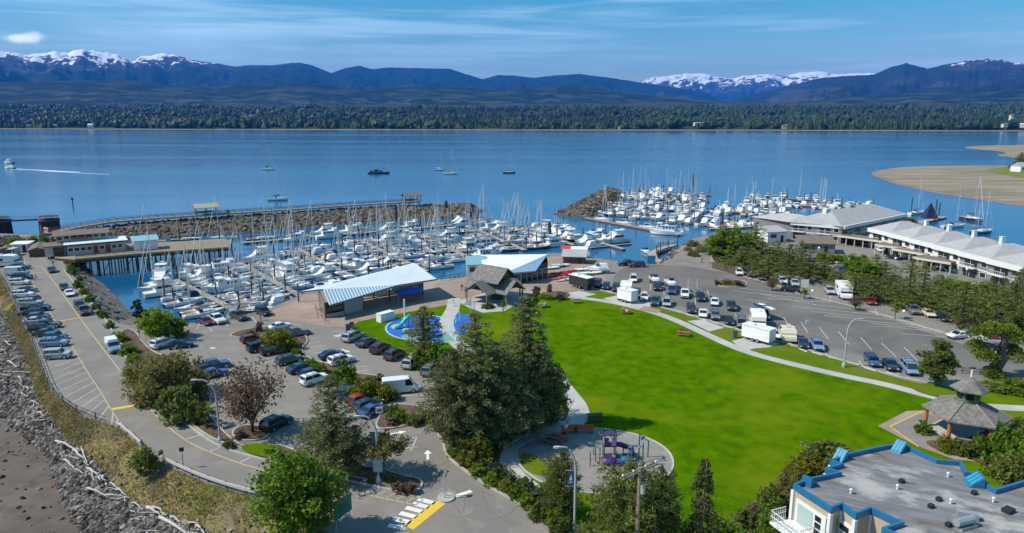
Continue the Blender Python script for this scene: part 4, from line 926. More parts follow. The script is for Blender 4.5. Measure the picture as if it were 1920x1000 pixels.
def hull(L, B, fb, fs, tr=.7, rake=.5, n=12, t=None, hm=None, dm=None, name='hull', boot=None):
 """L length, B beam, fb freeboard at stern, fs at stem; x forward"""
 mb = MB(); secs = []; top = []
 for i in range(n):
  s = i/(n-1); x = -L/2+L*s
  b = B/2*(tr+(1-tr)*min(1, s*2.2)) if s < .45 else B/2*max(0.03, (1-((s-.45)/.55)**2.1))
  z = fb+(fs-fb)*s**2; xl = x-rake*s**4; xk = x-rake*1.5*s**4
  secs.append([(x, -b, z), (xl, -b*.93, z*.5), (xl, -b*.84, .12), (xk, -b*.5, -.35), (xk, b*.5, -.35), (xl, b*.84, .12), (xl, b*.93, z*.5), (x, b, z)])
  top.append((x, b, z))
 mb.loft(secs, 0, True, False)
 mb.poly([secs[0][k] for k in range(8)][::-1])
 h = mb.build(name, hm or M_white, t)
 mb = MB(); vs = [];
 for x, b, z in top: vs += [(x, -b*.96, z+.015), (x, b*.96, z+.015)]
 mb.add(vs, [(2*i, 2*i+2, 2*i+3, 2*i+1) for i in range(n-1)]); mb.build('deck', dm or M_foredeck, t)
 mb = MB()
 for s in (-1, 1):
  mb.loft([[(x, s*b, z-.05), (x, s*b, z+.07), (x, s*(b-.09), z+.07), (x, s*(b-.09), z-.05)] for x, b, z in top])
 mb.build('toe_rail', M_white if hm is None else M_teak, t)
 if boot:
  mb = MB(); mb.loft([[(q[1][0], q[1][1]*.955*1.0, .22), (q[2][0], q[2][1]*1.012, .02), (q[5][0], q[5][1]*1.012, .02), (q[6][0], q[6][1]*.955, .22)] for q in secs], 0, False, False); mb.build('boot_stripe', boot, t)
def sailboat(name, L, mastH, cover, hm=None, dodger=None, two=False, cabm=None):
 t = thing(name, 'sailboat', 'sailboat'); B = L*.31
 hull(L, B, L*.095, L*.125, .62, L*.06, t=t, hm=hm, boot=M_boot)
 fz = L*.1
 mb = MB(); mb.loft([[(x, -w, fz-.05), (x, -w*.86, fz+h), (x, w*.86, fz+h), (x, w, fz-.05)] for x, w, h in ((-L*.16, B*.31, .42), (L*.05, B*.31, .48), (L*.2, B*.24, .42), (L*.27, B*.16, .12))]); cab = mb.build('cabin', cabm or M_white, t)
 mb = MB()
 for s in (-1, 1):
  for x in (-L*.10, 0, L*.10): mb.box((x, s*B*.292, fz+.26), (L*.06, .06, .14))
 mb.build('cabin_windows', M_glass, t)
 mb = MB(); mb.box((-L*.31, 0, fz+.03), (L*.25, B*.42, .06)); mb.build('cockpit', M_teak, t)
 def mast(x, H):
  mb = MB(); mb.tube([(x, 0, fz+.2), (x, 0, H)], .10, 6, r2=.07)
  for k in (.45, .72): mb.box((x, 0, H*k), (.08, B*.55*(1.2-k*.5), .05))
  m = mb.build('mast', M_alu, t)
  mb = MB(); w = B*.46
  for a, b in (((L*.48, 0, fz+.2), (x, 0, H*.98)), ((-L*.48, 0, fz), (x, 0, H*.99)), ((x-.1, w, fz), (x, B*.25, H*.72)), ((x-.1, -w, fz), (x, -B*.25, H*.72)), ((x, B*.25, H*.72), (x, 0, H*.97)), ((x, -B*.25, H*.72), (x, 0, H*.97))): mb.tube([a, b], .022, 3, cap=False)
  mb.build('rigging', M_wire, m)
  bl = L*.36; mb = MB(); mb.tube([(x, 0, fz+1.3), (x-bl, 0, fz+1.2)], .07, 5); mb.build('boom', M_alu, t)
  mb = MB(); mb.loft([[(x-bl*f, -.17*k, fz+1.3), (x-bl*f, -.10*k, fz+1.3+.38*k), (x-bl*f, .10*k, fz+1.3+.38*k), (x-bl*f, .17*k, fz+1.3)] for f, k in ((.0, .9), (.1, 1.25), (.5, 1.0), (.97, .6))]); mb.build('sail_cover', cover, t)
 mast(L*.1, mastH)
 if two: mast(-L*.28, mastH*.68)
 mb = MB(); mb.tube([(L*.49, 0, fz+.3), (L*.1+.2, 0, mastH*.96)], .06, 4); mb.build('furled_jib', M_white, t)
 if dodger:
  mb = MB(); mb.loft([[(-L*.14, -B*.3, fz), (-L*.14, -B*.27, fz+1.0), (-L*.14, B*.27, fz+1.0), (-L*.14, B*.3, fz)], [(-L*.06, -B*.29, fz+.3), (-L*.06, -B*.24, fz+.8), (-L*.06, B*.24, fz+.8), (-L*.06, B*.29, fz+.3)]]); mb.build('spray_hood', dodger, t)
 mb = MB()
 for x in (L*.44, L*.3, L*.1, -L*.12, -L*.3, -L*.46):
  b = B*.46 if x < L*.2 else B*.5*max(.15, 1-((x/L+.05)/.55)**2.1)
  for s in (-1, 1): mb.tube([(x, s*b, fz), (x, s*b, fz+.65)], .025, 3)
 mb.tube([(-L*.47, -B*.3, fz), (-L*.48, -B*.3, fz+.7), (-L*.48, B*.3, fz+.7), (-L*.47, B*.3, fz)], .025, 3); mb.build('guard_rails', M_steel, t)
 return t
def cruiser(name, L, style, canvas=None, hm=None, boot=M_boot):
 t = thing(name, 'cruiser', 'motorboat'); B = L*.34
 hull(L, B, L*.10+.15, L*.155+.2, .88, L*.09, t=t, hm=hm, boot=boot); fz = L*.10+.2
 if style == 'fly':
  mb = MB(); mb.loft([[(x, -w, fz), (x, -w*.92, fz+h), (x, w*.92, fz+h), (x, w, fz)] for x, w, h in ((-L*.25, B*.43, 1.9), (L*.08, B*.42, 1.9), (L*.2, B*.36, .9), (L*.36, B*.2, .45))]); mb.box((-L*.12, 0, fz+1.95), (L*.42, B*.92, .1)); mb.build('cabin', M_white, t)
  mb = MB(); mb.loft([[(x, -w, fz+z0), (x, -w*.97, fz+z1), (x, w*.97, fz+z1), (x, w, fz+z0)] for x, w, z0, z1 in ((-L*.22, B*.428, .95, 1.6), (L*.06, B*.42, .95, 1.6), (L*.125, B*.39, .95, 1.5))]); mb.build('cabin_windows', M_glass, t)
  mb = MB();
  for s in (-1, 1): mb.slab([(-L*.22, s*B*.4, fz+2.0), (L*.05, s*B*.36, fz+2.0), (L*.05, s*B*.3, fz+2.7), (-L*.2, s*B*.36, fz+2.6)], .05)
  mb.box((L*.06, 0, fz+2.35), (.1, B*.66, .7)); mb.box((-L*.05, 0, fz+2.3), (.6, .9, .5)); mb.build('flybridge', M_white, t)
  if canvas:
   mb = MB(); mb.slab([(-L*.24, -B*.4, fz+3.5), (L*.02, -B*.36, fz+3.5), (L*.02, B*.36, fz+3.5), (-L*.24, B*.4, fz+3.5)], .07)
   for sx in (-L*.22, 0):
    for s in (-1, 1): mb.tube([(sx, s*B*.36, fz+2.0), (sx, s*B*.36, fz+3.5)], .03, 3)
   mb.build('bimini', canvas, t)
  mb = MB(); mb.tube([(-L*.24, -B*.3, fz+2), (-L*.28, -B*.3, fz+3.6), (-L*.28, B*.3, fz+3.6), (-L*.24, B*.3, fz+2)], .07, 4); mb.box((-L*.28, 0, fz+3.75), (.5, .9, .2)); mb.tube([(-L*.28, B*.2, fz+3.6), (-L*.36, B*.2, fz+6.5)], .025, 3); mb.build('radar_arch', M_white, t)
 elif style == 'express':
  mb = MB(); mb.loft([[(x, -w, fz), (x, -w*.8, fz+h), (x, w*.8, fz+h), (x, w, fz)] for x, w, h in ((-L*.05, B*.42, .85), (L*.12, B*.38, .8), (L*.38, B*.16, .25))]); mb.build('cabin', M_white, t)
  mb = MB(); mb.loft([[(x, -w, fz+z0), (x, -w*.9, fz+z1), (x, w*.9, fz+z1), (x, w, fz+z0)] for x, w, z0, z1 in ((-L*.08, B*.41, .8, 1.5), (.02*L, B*.38, .82, 1.45), (L*.12, B*.30, .8, .86))]); mb.build('cabin_windows', M_glass, t)
  mb = MB(); mb.box((-L*.42, 0, fz+.12), (L*.14, B*.8, .25)); mb.box((-L*.25, B*.2, fz+.35), (L*.1, B*.25, .5)); mb.build('cockpit_seats', M_cream, t)
  mb = MB(); mb.loft([[(x, -B*.41, fz+.2), (x, -B*.36, fz+h), (x, B*.36, fz+h), (x, B*.41, fz+.2)] for x, h in ((-L*.43, .8), (-L*.36, 1.6), (-L*.1, 1.75), (-L*.03, 1.5))]); mb.build('canopy', canvas or M_white, t)
 elif style == 'trawler':
  mb = MB(); mb.loft([[(x, -w, fz), (x, -w, fz+h), (x, w, fz+h), (x, w, fz)] for x, w, h in ((-L*.28, B*.38, 1.8), (L*.12, B*.38, 1.85))]); mb.loft([[(x, -w, fz), (x, -w*.95, fz+h), (x, w*.95, fz+h), (x, w, fz)] for x, w, h in ((L*.1, B*.38, 2.6), (L*.22, B*.36, 2.6), (L*.25, B*.35, 1.2))]); mb.box((-L*.05, 0, fz+1.92), (L*.5, B*.86, .1)); mb.box((L*.165, 0, fz+2.65), (L*.16, B*.8, .1)); mb.build('cabin', M_white, t)
  mb = MB()
  for s in (-1, 1):
   for k in range(4): mb.box((-L*.24+k*L*.09, s*B*.383, fz+1.2), (L*.055, .04, .6))
   mb.box((L*.17, s*B*.362, fz+1.9), (L*.07, .04, .6))
  mb.box((L*.24, 0, fz+2.0), (.12, B*.6, .55)); mb.build('cabin_windows', M_glass, t)
  mb = MB(); mb.tube([(-L*.02, 0, fz+1.9), (-L*.02, 0, fz+6.2)], .08, 5); mb.tube([(-L*.02, 0, fz+2.6), (-L*.3, 0, fz+3.6)], .05, 4); mb.tube([(-L*.02, 0, fz+6), (L*.46, 0, fz+1.0)], .02, 3); mb.build('mast', M_alu, t)
  mb = MB(); mb.tube([(L*.5, 0, L*.2+1.1), (L*.3, B*.4, L*.15+1.1), (0, B*.46, L*.11+1.0)], .03, 4); mb.tube([(L*.5, 0, L*.2+1.1), (L*.3, -B*.4, L*.15+1.1), (0, -B*.46, L*.11+1.0)], .03, 4); mb.build('bow_rail', M_steel, t)
  if canvas:
   mb = MB(); mb.box((-L*.18, 0, fz+2.3), (L*.2, .9, .5), top=.7); mb.build('dinghy_cover', canvas, t)
 elif style == 'runabout':
  mb = MB(); mb.loft([[(x, -w, fz-.05), (x, -w*.9, fz+h), (x, w*.9, fz+h), (x, w, fz-.05)] for x, w, h in ((-.02*L, B*.38, .55), (L*.1, B*.36, .35), (L*.35, B*.18, .12))]); mb.build('cabin', M_white, t)
  mb = MB(); mb.slab([(-.03*L, -B*.36, fz+1.05), (L*.08, -B*.33, fz+.55), (L*.08, B*.33, fz+.55), (-.03*L, B*.36, fz+1.05)], .03); mb.build('cabin_windows', M_glass, t)
  mb = MB(); mb.loft([[(x, -B*.40, fz), (x, -B*.33, fz+h), (x, B*.33, fz+h), (x, B*.40, fz)] for x, h in ((-L*.4, .25), (-L*.2, .7), (-.02*L, 1.1))]); mb.build('canopy', canvas or M_sailblue, t)
  mb = MB(); mb.box((-L*.52, 0, fz+.1), (.4, .35, .9)); mb.build('outboard', M_trim, t)
 return t
KINDS = {
's1': (sailboat('sailing_sloop', 9.5, 15.5, M_sailblue, dodger=M_sailblue), 'white sloop, blue boom cover', 9.5),
's2': (sailboat('sailing_sloop', 11, 18.0, M_sailgrey, dodger=M_sailnavy), 'white sloop, grey boom cover', 11),
's3': (sailboat('sailing_sloop', 8.2, 13.5, M_white), 'small white sloop, white boom cover', 8.2),
's4': (sailboat('sailing_sloop', 10.5, 17.0, M_sailnavy, hm=M_hullnavy, dodger=M_sailtan), 'dark blue sloop, tan hood', 10.5),
's5': (sailboat('sailing_ketch', 12.5, 18.5, M_sailtan, hm=M_hullgreen, two=True), 'green-hulled two-masted ketch', 12.5),
'm1': (cruiser('motor_yacht', 11.5, 'fly', M_white), 'white flybridge yacht with white top', 11.5),
'm2': (cruiser('motor_yacht', 10.5, 'fly', M_sailblue), 'white flybridge yacht with blue top', 10.5),
'm3': (cruiser('cabin_cruiser', 8.5, 'express', M_white), 'white cabin cruiser under white canopy', 8.5),
'm4': (cruiser('cabin_cruiser', 8.0, 'express', M_sailnavy), 'white cabin cruiser under navy canopy', 8),
'm5': (cruiser('cabin_cruiser', 9, 'express', M_sailtan), 'white cabin cruiser under tan canopy', 9),
'm6': (cruiser('trawler_yacht', 12, 'trawler', M_sailblue), 'white trawler yacht with stubby mast', 12),
'm7': (cruiser('fishing_boat', 11, 'trawler', None, hm=M_hullblk, boot=M_bootred), 'black-hulled boat with white wheelhouse', 11),
'm8': (cruiser('motor_runabout', 6.2, 'runabout', M_sailblue), 'small white runabout under blue canvas', 6.2),
'm9': (cruiser('motor_runabout', 6.0, 'runabout', M_canred), 'small white runabout under maroon canvas', 6.0),
'ma': (cruiser('motor_runabout', 6.5, 'runabout', M_sailgrey), 'small white runabout under grey canvas', 6.5),
}
for k in KINDS: snapshot(KINDS[k][0])
BUSED = set(); NB = 0; BS = .8
def boat(k, p, head, label, group, sc=1.0):
 src, _, L = KINDS[k]
 if k not in BUSED:
  BUSED.add(k); src.location = p; src.rotation_euler = (0, 0, head); src.scale = (sc*BS,)*3; src['label'] = label; src['group'] = group; return src
 return dup(src, p, head, label, group, sc*BS, tree=SNAP[src.name])
PILES = []
def pile(p, h=4.2, r=.19):
 PILES.append((p, h))
def floatdock(a, b, w, name='main_float', m=None, label='', z=.5):
 a = Vector(a); b = Vector(b); c = (a+b)/2; t = thing(name, label, 'dock', (c.x, c.y, 0), ang(a, b)); L = (b-a).length
 mb = MB(); mb.box((0, 0, z), (L, w, .12)); mb.build('deck', m or M_float, t)
 mb = MB(); mb.box((0, 0, z/2-.1), (L-.1, w-.1, z)); mb.build('pontoon', M_floatside, t); return t
br = random.Random(11)
LEFTMIX = ['s1','s2','s3','s3','s2','s4','m3','m4','s3','m1','m5','s1','s2','ma','m6','s3','m3','m1']
RIGHTMIX = ['m1','m3','s2','m5','m2','m1','s1','m3','m4','s3','m1','m6','m3','s2','m8','m2']
ALLB = []
def dockrow(a, b, rowname, mix, slip=4.0, fl=8.0, sides=(1, -1), occ=.9, docklabel='', nofinger=False, w=1.5, start=2.2, m=None):
 slip *= .82; fl *= .8; occ *= .9
 a = at(*a, 0); b = at(*b, 0); floatdock(a, b, w, 'main_float', m, docklabel)
 d = (b-a).normalized(); nrm = Vector((-d.y, d.x, 0)); L = (b-a).length
 for sd_ in sides:
  near = (nrm*sd_).y < 0; lst = []; t = start; i = 0
  while t < L-1.5:
   p = a+d*t; n = nrm*sd_
   if not nofinger and i % 2 == 0:
    q = p+n*(w/2+fl/2)+d*slip*.5
    fd = thing('finger_float', 'narrow grey finger float between moored boats', 'dock', (q.x, q.y, 0), math.atan2(n.y, n.x), 'finger floats of the marina')
    mb = MB(); mb.box((0, 0, .42), (fl, .7, .1)); mb.box((0, 0, .15), (fl-.2, .6, .46), m=1); mb.build('deck', [M_float, M_floatside], fd)
    if br.random() < .38: pile(p+n*(w/2+fl+.3)+d*slip*.5, 3.6+br.random()*1.2)
   if br.random() < occ:
    k = br.choice(mix); LL = KINDS[k][2]*BS; q = p+n*(w/2+.5+LL/2)+d*(slip*(-.02) if i % 2 else slip*.04)
    h = math.atan2(n.y, n.x)+(0 if br.random() < .45 else math.pi)+br.uniform(-.04, .04)
    lst.append((k, q, h))
   t += slip; i += 1
  ALLB.append((rowname+(' near side' if near else ' far side') if len(sides) > 1 else rowname, lst))
 for t in np.arange(4, L, 13): pile(a+d*t+nrm*(w/2+.25)*br.choice((-1, 1)), 3.8+br.random()*1.4)
FL = 'grey timber boat float '
dockrow((316, 522), (452, 591), 'car park float', LEFTMIX, 3.7, 8, docklabel=FL+'nearest the centre car park railing')
dockrow((442, 492), (588, 572), 'second float', LEFTMIX, 3.7, 8.5, docklabel=FL+'reaching behind the left tip of the pavilion roof')
dockrow((556, 468), (690, 537), 'third float', LEFTMIX, 3.7, 8.5, docklabel=FL+'behind the middle of the pavilion roof')
dockrow((672, 452), (800, 512), 'pavilion peak float', LEFTMIX, 3.7, 9, docklabel=FL+'behind the roof peak of the pavilion')
dockrow((790, 441), (890, 492), 'left hall float', LEFTMIX, 3.8, 9, docklabel=FL+'left of the glass hall roof')
dockrow((892, 432), (985, 472), 'rear hall float', LEFTMIX, 3.8, 9, docklabel=FL+'behind the glass hall roof')
dockrow((985, 428), (1075, 462), 'harbour mouth float', LEFTMIX+['m6', 'm1'], 4, 9.5, docklabel=FL+'beside the harbour mouth')
dockrow((1085, 447), (1170, 470), 'launch ramp float', ['m1', 'm6', 'm3', 'm2', 'm7'], 4.4, 9, sides=(1, -1), docklabel='short grey float with motor yachts beside the launch ramp')
def sideon(a, b, rowname, mix, docklabel, offs, gap=1.3, w=2.2, m=None):
 a = at(*a, 0); b = at(*b, 0); floatdock(a, b, w, 'main_float', m, docklabel); d = (b-a).normalized(); n = Vector((-d.y, d.x, 0)); L = (b-a).length
 for off in offs:
  t = 2; lst = []
  while t < L-5:
   k = br.choice(mix); LL = KINDS[k][2]*BS
   if br.random() < .9: lst.append((k, a+d*(t+LL/2)+n*off*(w/2+KINDS[k][2]*.14+.2), ang(a, b)+(0 if br.random() < .5 else math.pi)))
   t += LL+gap
  ALLB.append((rowname+(' outside' if off > 0 else ' inside'), lst))
 for t in np.arange(3, L, 12): pile(a+d*t+n*(w/2+.3), 4.2)
sideon((455, 458), (930, 417), 'west breakwater float', ['m6', 'm7', 's5', 's2', 'm1', 'm6', 's4', 'm2'], 'long grey float running along the rocky west breakwater', (1, -1))
sideon((240, 462), (425, 452), 'boardwalk float', ['m6', 's2', 's5', 'm1', 's4'], 'grey float with moored boats below the boardwalk behind the pier', (1,))
sideon((1098, 411), (1275, 443), 'brown outer float', ['m2', 'm1', 's1', 'm3', 's2'], 'long brown walkway float at the mouth of the right basin', (1,), 4.0, 2.6, M_brownfloat)
dockrow((1130, 398), (1370, 424), 'right basin row one', RIGHTMIX, 4.0, 9, occ=.95, docklabel='timber float packed with boats, first behind the brown walkway')
dockrow((1140, 385), (1500, 408), 'right basin row two', RIGHTMIX, 4.1, 9, occ=.95, docklabel='timber float packed with boats, second behind the brown walkway')
dockrow((1165, 372), (1330, 380), 'right basin row three', RIGHTMIX, 4.2, 10, occ=.95, docklabel='timber float packed with boats, third behind the brown walkway')
dockrow((1390, 384), (1640, 393), 'right basin east row', RIGHTMIX, 4.4, 10, occ=.95, docklabel='timber float packed with boats near the grey condominium roof')
dockrow((1185, 361), (1335, 368), 'right basin outermost row', RIGHTMIX, 4.4, 10, occ=.95, docklabel='timber float packed with boats, outermost in the right basin')
dockrow((1400, 372), (1560, 378), 'open water row', RIGHTMIX, 4.6, 11, occ=.9, docklabel='timber float packed with boats at the open water')
dockrow((1330, 432), (1440, 426), 'hillside row', RIGHTMIX, 4.2, 9, sides=(1,), docklabel='timber float with boats below the hillside trees')
nb = 0; KINDCOUNT = {}
for rowname, lst in ALLB:
 lst.sort(key=lambda q: px(q[1])[0])
 for i, (k, p, h) in enumerate(lst):
  boat(k, (p.x, p.y, 0), h, f'{KINDS[k][1]}, {ORD[min(i, 31)]} from left, {rowname}', 'boats moored in the marina', br.uniform(.92, 1.08)); nb += 1
print('BOATS', nb)
boat('m1', at(303, 528, 0), R(-75), 'large white flybridge yacht alone by the timber pier piles', 'boats moored in the marina', 1.1)
boat('s5', at(480, 588, 0), R(8), 'green-hulled ketch lying along the car park railing', 'boats moored in the marina', 1.0)
boat('m6', at(1247, 440, 0), R(160), 'white trawler yacht with dark waterline mirrored beside the brown walkway', 'boats moored in the marina', 1.25)
boat('m8', at(1211, 474, 0), R(-80), 'small blue-covered runabout alone at the launch ramp', 'boats moored in the marina')
for (k, u, v, h, l, s) in (('s1', 503, 319, 0, 'white sailboat anchored far out, left of the dark barge', 1.1), ('s1', 522, 376, .2, 'white sailboat anchored just outside the breakwater', 1.05), ('s3', 824, 320, .1, 'small red-bottomed sailboat anchored behind a larger one', 1.0), ('s2', 845, 327, -.1, 'white sailboat anchored right of the dark barge', 1.0), ('s4', 955, 325, .1, 'dark sailboat anchored farthest right in the bay', .9), ('m1', 16, 307, 2.9, 'white motor yacht running out at the left edge of the bay', .9), ('m3', 18, 317, 3.0, 'white speedboat ahead of a long white wake', 1.1),
 ('s4', 1822, 414, -1.4, 'dark-hulled sailboat anchored near the sand spit', 1.05), ('s2', 1788, 427, .2, 'grey sailboat behind the condominium chimneys', .9), ('s5', 1842, 438, .4, 'two-masted boat rafted behind the last condominium roof', .85), ('s2', 1718, 402, .5, 'white sailboat at the end of the float behind the condominiums', .9)):
 boat(k, at(u, v, 0), h, l, 'boats anchored in the bay', s*1.25)
t = thing('work_barge', 'long dark work barge with deck machinery anchored in the bay', 'barge', at(711, 326, 0), R(2))
hull(16, 4.6, 1.1, 1.5, .9, .6, t=t, hm=M_hullblk, dm=mat('rusty_deck', (.2, .1, .05), .9), boot=M_bootred)
mb = MB(); mb.box((-2, 0, 2.2), (3.2, 2.6, 1.9)); mb.box((-2, 0, 3.2), (3.6, 3.0, .15)); mb.build('wheelhouse', mat('olive_paint', (.10, .11, .05), .7), t)
mb = MB(); mb.tube([(2, 0, 1.4), (2, 0, 4.4)], .15, 5); mb.tube([(2, 0, 4.2), (6.5, 0, 3.4)], .1, 5); mb.box((1, .5, 1.8), (1.4, 1.2, 1.0)); mb.box((-5.5, 0, 1.7), (2, 2.2, .9)); mb.build('deck_gear', M_trim, t)
protos = {}
for i, (p, h) in enumerate(PILES):
 if 'p' not in protos:
  mb = MB(); mb.tube([(0, 0, -1), (0, 0, 4.4)], .19, 7, r2=.16); o = mb.build('mooring_pile', M_pile); protos['p'] = o
  mb = MB(); mb.lathe([(.2, 4.4), (.02, 4.62)], n=7); mb.build('cap', M_black, o); snapshot(o)
  tag(o, 'dark timber mooring pile standing among the marina floats', 'pile', 'mooring piles of the marina'); o.location = (p.x, p.y, 0); o.scale = (1, 1, h/4.4)
 else: dup(protos['p'], (p.x, p.y, 0), 0, sc=(1, 1, h/4.4), tree=SNAP['mooring_pile'])
for u, v, h in ((430, 425, 6.2), (657, 420, 6), (743, 414, 5.6), (837, 404, 6), (1030, 448, 5.5), (1300, 346, 6)):
 p = at(u, v, 0); mb = MB()
 for a in range(6): mb.tube([(p.x+.55*math.cos(a), p.y+.55*math.sin(a), -1), (p.x+.3*math.cos(a), p.y+.3*math.sin(a), h)], .22, 6)
 mb.tube([(p.x, p.y, h-1), (p.x, p.y, h-.6)], .62, 8)
 tag(mb.build('dolphin', M_pile), {430: 'thick dark pile cluster behind the pier head', 657: 'thick dark pile cluster before the breakwater middle', 743: 'thick dark pile cluster left below the breakwater shelter', 837: 'thick dark pile cluster right of the breakwater shelter', 1030: 'thick dark pile cluster at the harbour mouth float', 1300: 'thick dark pile cluster at the outer edge of the right basin'}[u], 'pile cluster', 'pile clusters in the harbour')
# ============================================================ BUILDINGS
M_metalroof = mat('pale_metal_roof', (.60, .66, .70), .4, (.55, .61, .66), .6)
M_bluewall = mat('grey_panel_wall', (.36, .38, .38), .7, (.32, .34, .34), .8)
M_dkwood = mat('dark_timber', (.075, .055, .042), .8, (.11, .085, .065), 2)
M_shake = mat('cedar_shakes', (.15, .143, .138), .9, (.245, .235, .225), 1.6, (.10, .095, .09), 5, bump=.8, bscale=6)
M_log = mat('orange_log', (.42, .17, .05), .6, (.34, .13, .04), 3)
M_condo = mat('condo_grey_siding', (.17, .175, .19), .8, (.20, .205, .22), .8)
M_condowhite = mat('condo_white_trim', (.68, .68, .67), .7)
M_roofgrey = mat('grey_shingle_roof', (.37, .375, .385), .9, (.31, .315, .325), .7, (.42, .425, .43), 3)
M_tar = mat('flat_roof_gravel', (.15, .15, .155), .9, (.19, .19, .19), .5)
M_brownroof = mat('brown_roof', (.20, .165, .14), .9, (.16, .13, .11), 1.0)
M_fascia = mat('cream_fascia', (.58, .54, .47), .7)
def V3(u, v, z): return at(u, v, z)
def lerp(a, b, t): return a+(b-a)*t
# ---- pavilion with folded metal roof
def pavilion():
 A, B, C, D, E, F = (V3(*q) for q in ((558, 548, 7.6), (607, 543, 8.2), (619, 573, 6.9), (777, 493, 9.6), (820, 524, 8.0), (747, 535, 8.0)))
 base = at(700, 570); t = thing('open_pavilion', 'large open pavilion under a folded pale blue metal roof', 'pavilion', base)
 mb = MB(); mb.slab([A, B, D], .22); mb.slab([B, F, D], .22); mb.slab([F, E, D], .22)
 for i in range(1, 46):
  s = i/46; lo = lerp(B, F, s/.72) if s < .72 else lerp(F, E, (s-.72)/.28); hi = lerp(lerp(A, B, .6), D, s) if s < 1 else D
  mb.tube([lo+Vector((0, 0, .03)), hi+Vector((0, 0, .05))], .045, 4, cap=False)
 mb.build('roof', M_metalroof, t, off=base)
 mb = MB(); o = Vector((0, -.03, -.02))
 for i in range(0, 24):
  s = i/24; mb.tube([lerp(B, F, s)+o+Vector((0, 0, .05)), lerp(C, F, s)+Vector((0, -.02, .05))], .13, 4, cap=False)
 rb = mb
 wing = MB(); wing.slab([B+o, C, F+o], .22); w_ = wing.build('folded_roof_wing', mat('blue_metal_roof', (.19, .33, .47), .4), t, off=base)  # darker blue copy of the roof metal, shade painted in to show the fold
 rb.build('roof_seams', M_metalroof, w_, off=base)
 mb = MB(); mb.tube([B, C, F, E], .13, 4); mb.tube([A, B], .11, 4); mb.build('fascia', M_dkwood, t, off=base)
 def wall(a, b, z0, za, zb, m, name, th=.12):
  a = at(*a); b = at(*b); d = (b-a).normalized(); n = Vector((-d.y, d.x, 0))*th; mb = MB()
  mb.loft([[(p.x, p.y, z0), (p.x, p.y, z1), (p.x+n.x, p.y+n.y, z1), (p.x+n.x, p.y+n.y, z0)] for p, z1 in ((a, za), (b, zb))]); mb.build(name, m, t, off=base)
 M_smoked = mat('smoked_glass', (.10, .115, .12), .12, spec=.7)
 wall((597, 574), (611, 597), 4, 7.7, 7.2, M_smoked, 'glass_wall'); wall((612, 597), (645, 590), 4.7, 6.9, 7.1, M_glass, 'front_window'); wall((612, 597), (645, 590.5), 4, 4.7, 4.7, M_bluewall, 'sill_wall'); wall((646, 590), (681, 581), 4, 7.1, 7.3, M_bluewall, 'panel_wall')
 wall((681, 581), (676, 570), 4, 7.3, 7.6, M_bluewall, 'return_wall'); wall((735, 553), (794, 549), 4, 7.2, 7.2, M_bluewall, 'back_wall'); wall((640, 560), (735, 553), 4, 5.1, 5.1, M_bluewall, 'low_wall')
 for u, v, h in ((611, 597, 3.0), (645, 590, 3.2), (681, 580, 3.5), (731, 567, 4.1), (788, 557, 4.2), (793, 553, 4.3), (600, 574, 3.9), (700, 560, 4.6), (560, 566, 3.8)):
  p = at(u, v); mb = MB(); mb.tube([p, p+Vector((0, 0, h))], .16, 7); mb.build('post', M_dkwood, t, off=base)
 mb = MB(); p, q = at(640, 572), at(740, 556); mb.box(((p.x+q.x)/2, (p.y+q.y)/2, 4.45), ((q-p).length, .5, .12), ang(p, q)); mb.build('long_bench', M_wood, t, off=base)
 mb = MB()
 pl = [at(592, 579), at(596, 598), at(610, 604)]
 for i in range(2): mb.tube([pl[i]+Vector((0, 0, 1)), pl[i+1]+Vector((0, 0, 1))], .04, 4)
 for p in pl: mb.tube([p, p+Vector((0, 0, 1.05))], .04, 4)
 mb.build('step_railing', M_trim, t, off=base)
 return A, B, C, D, E, F
pavilion()
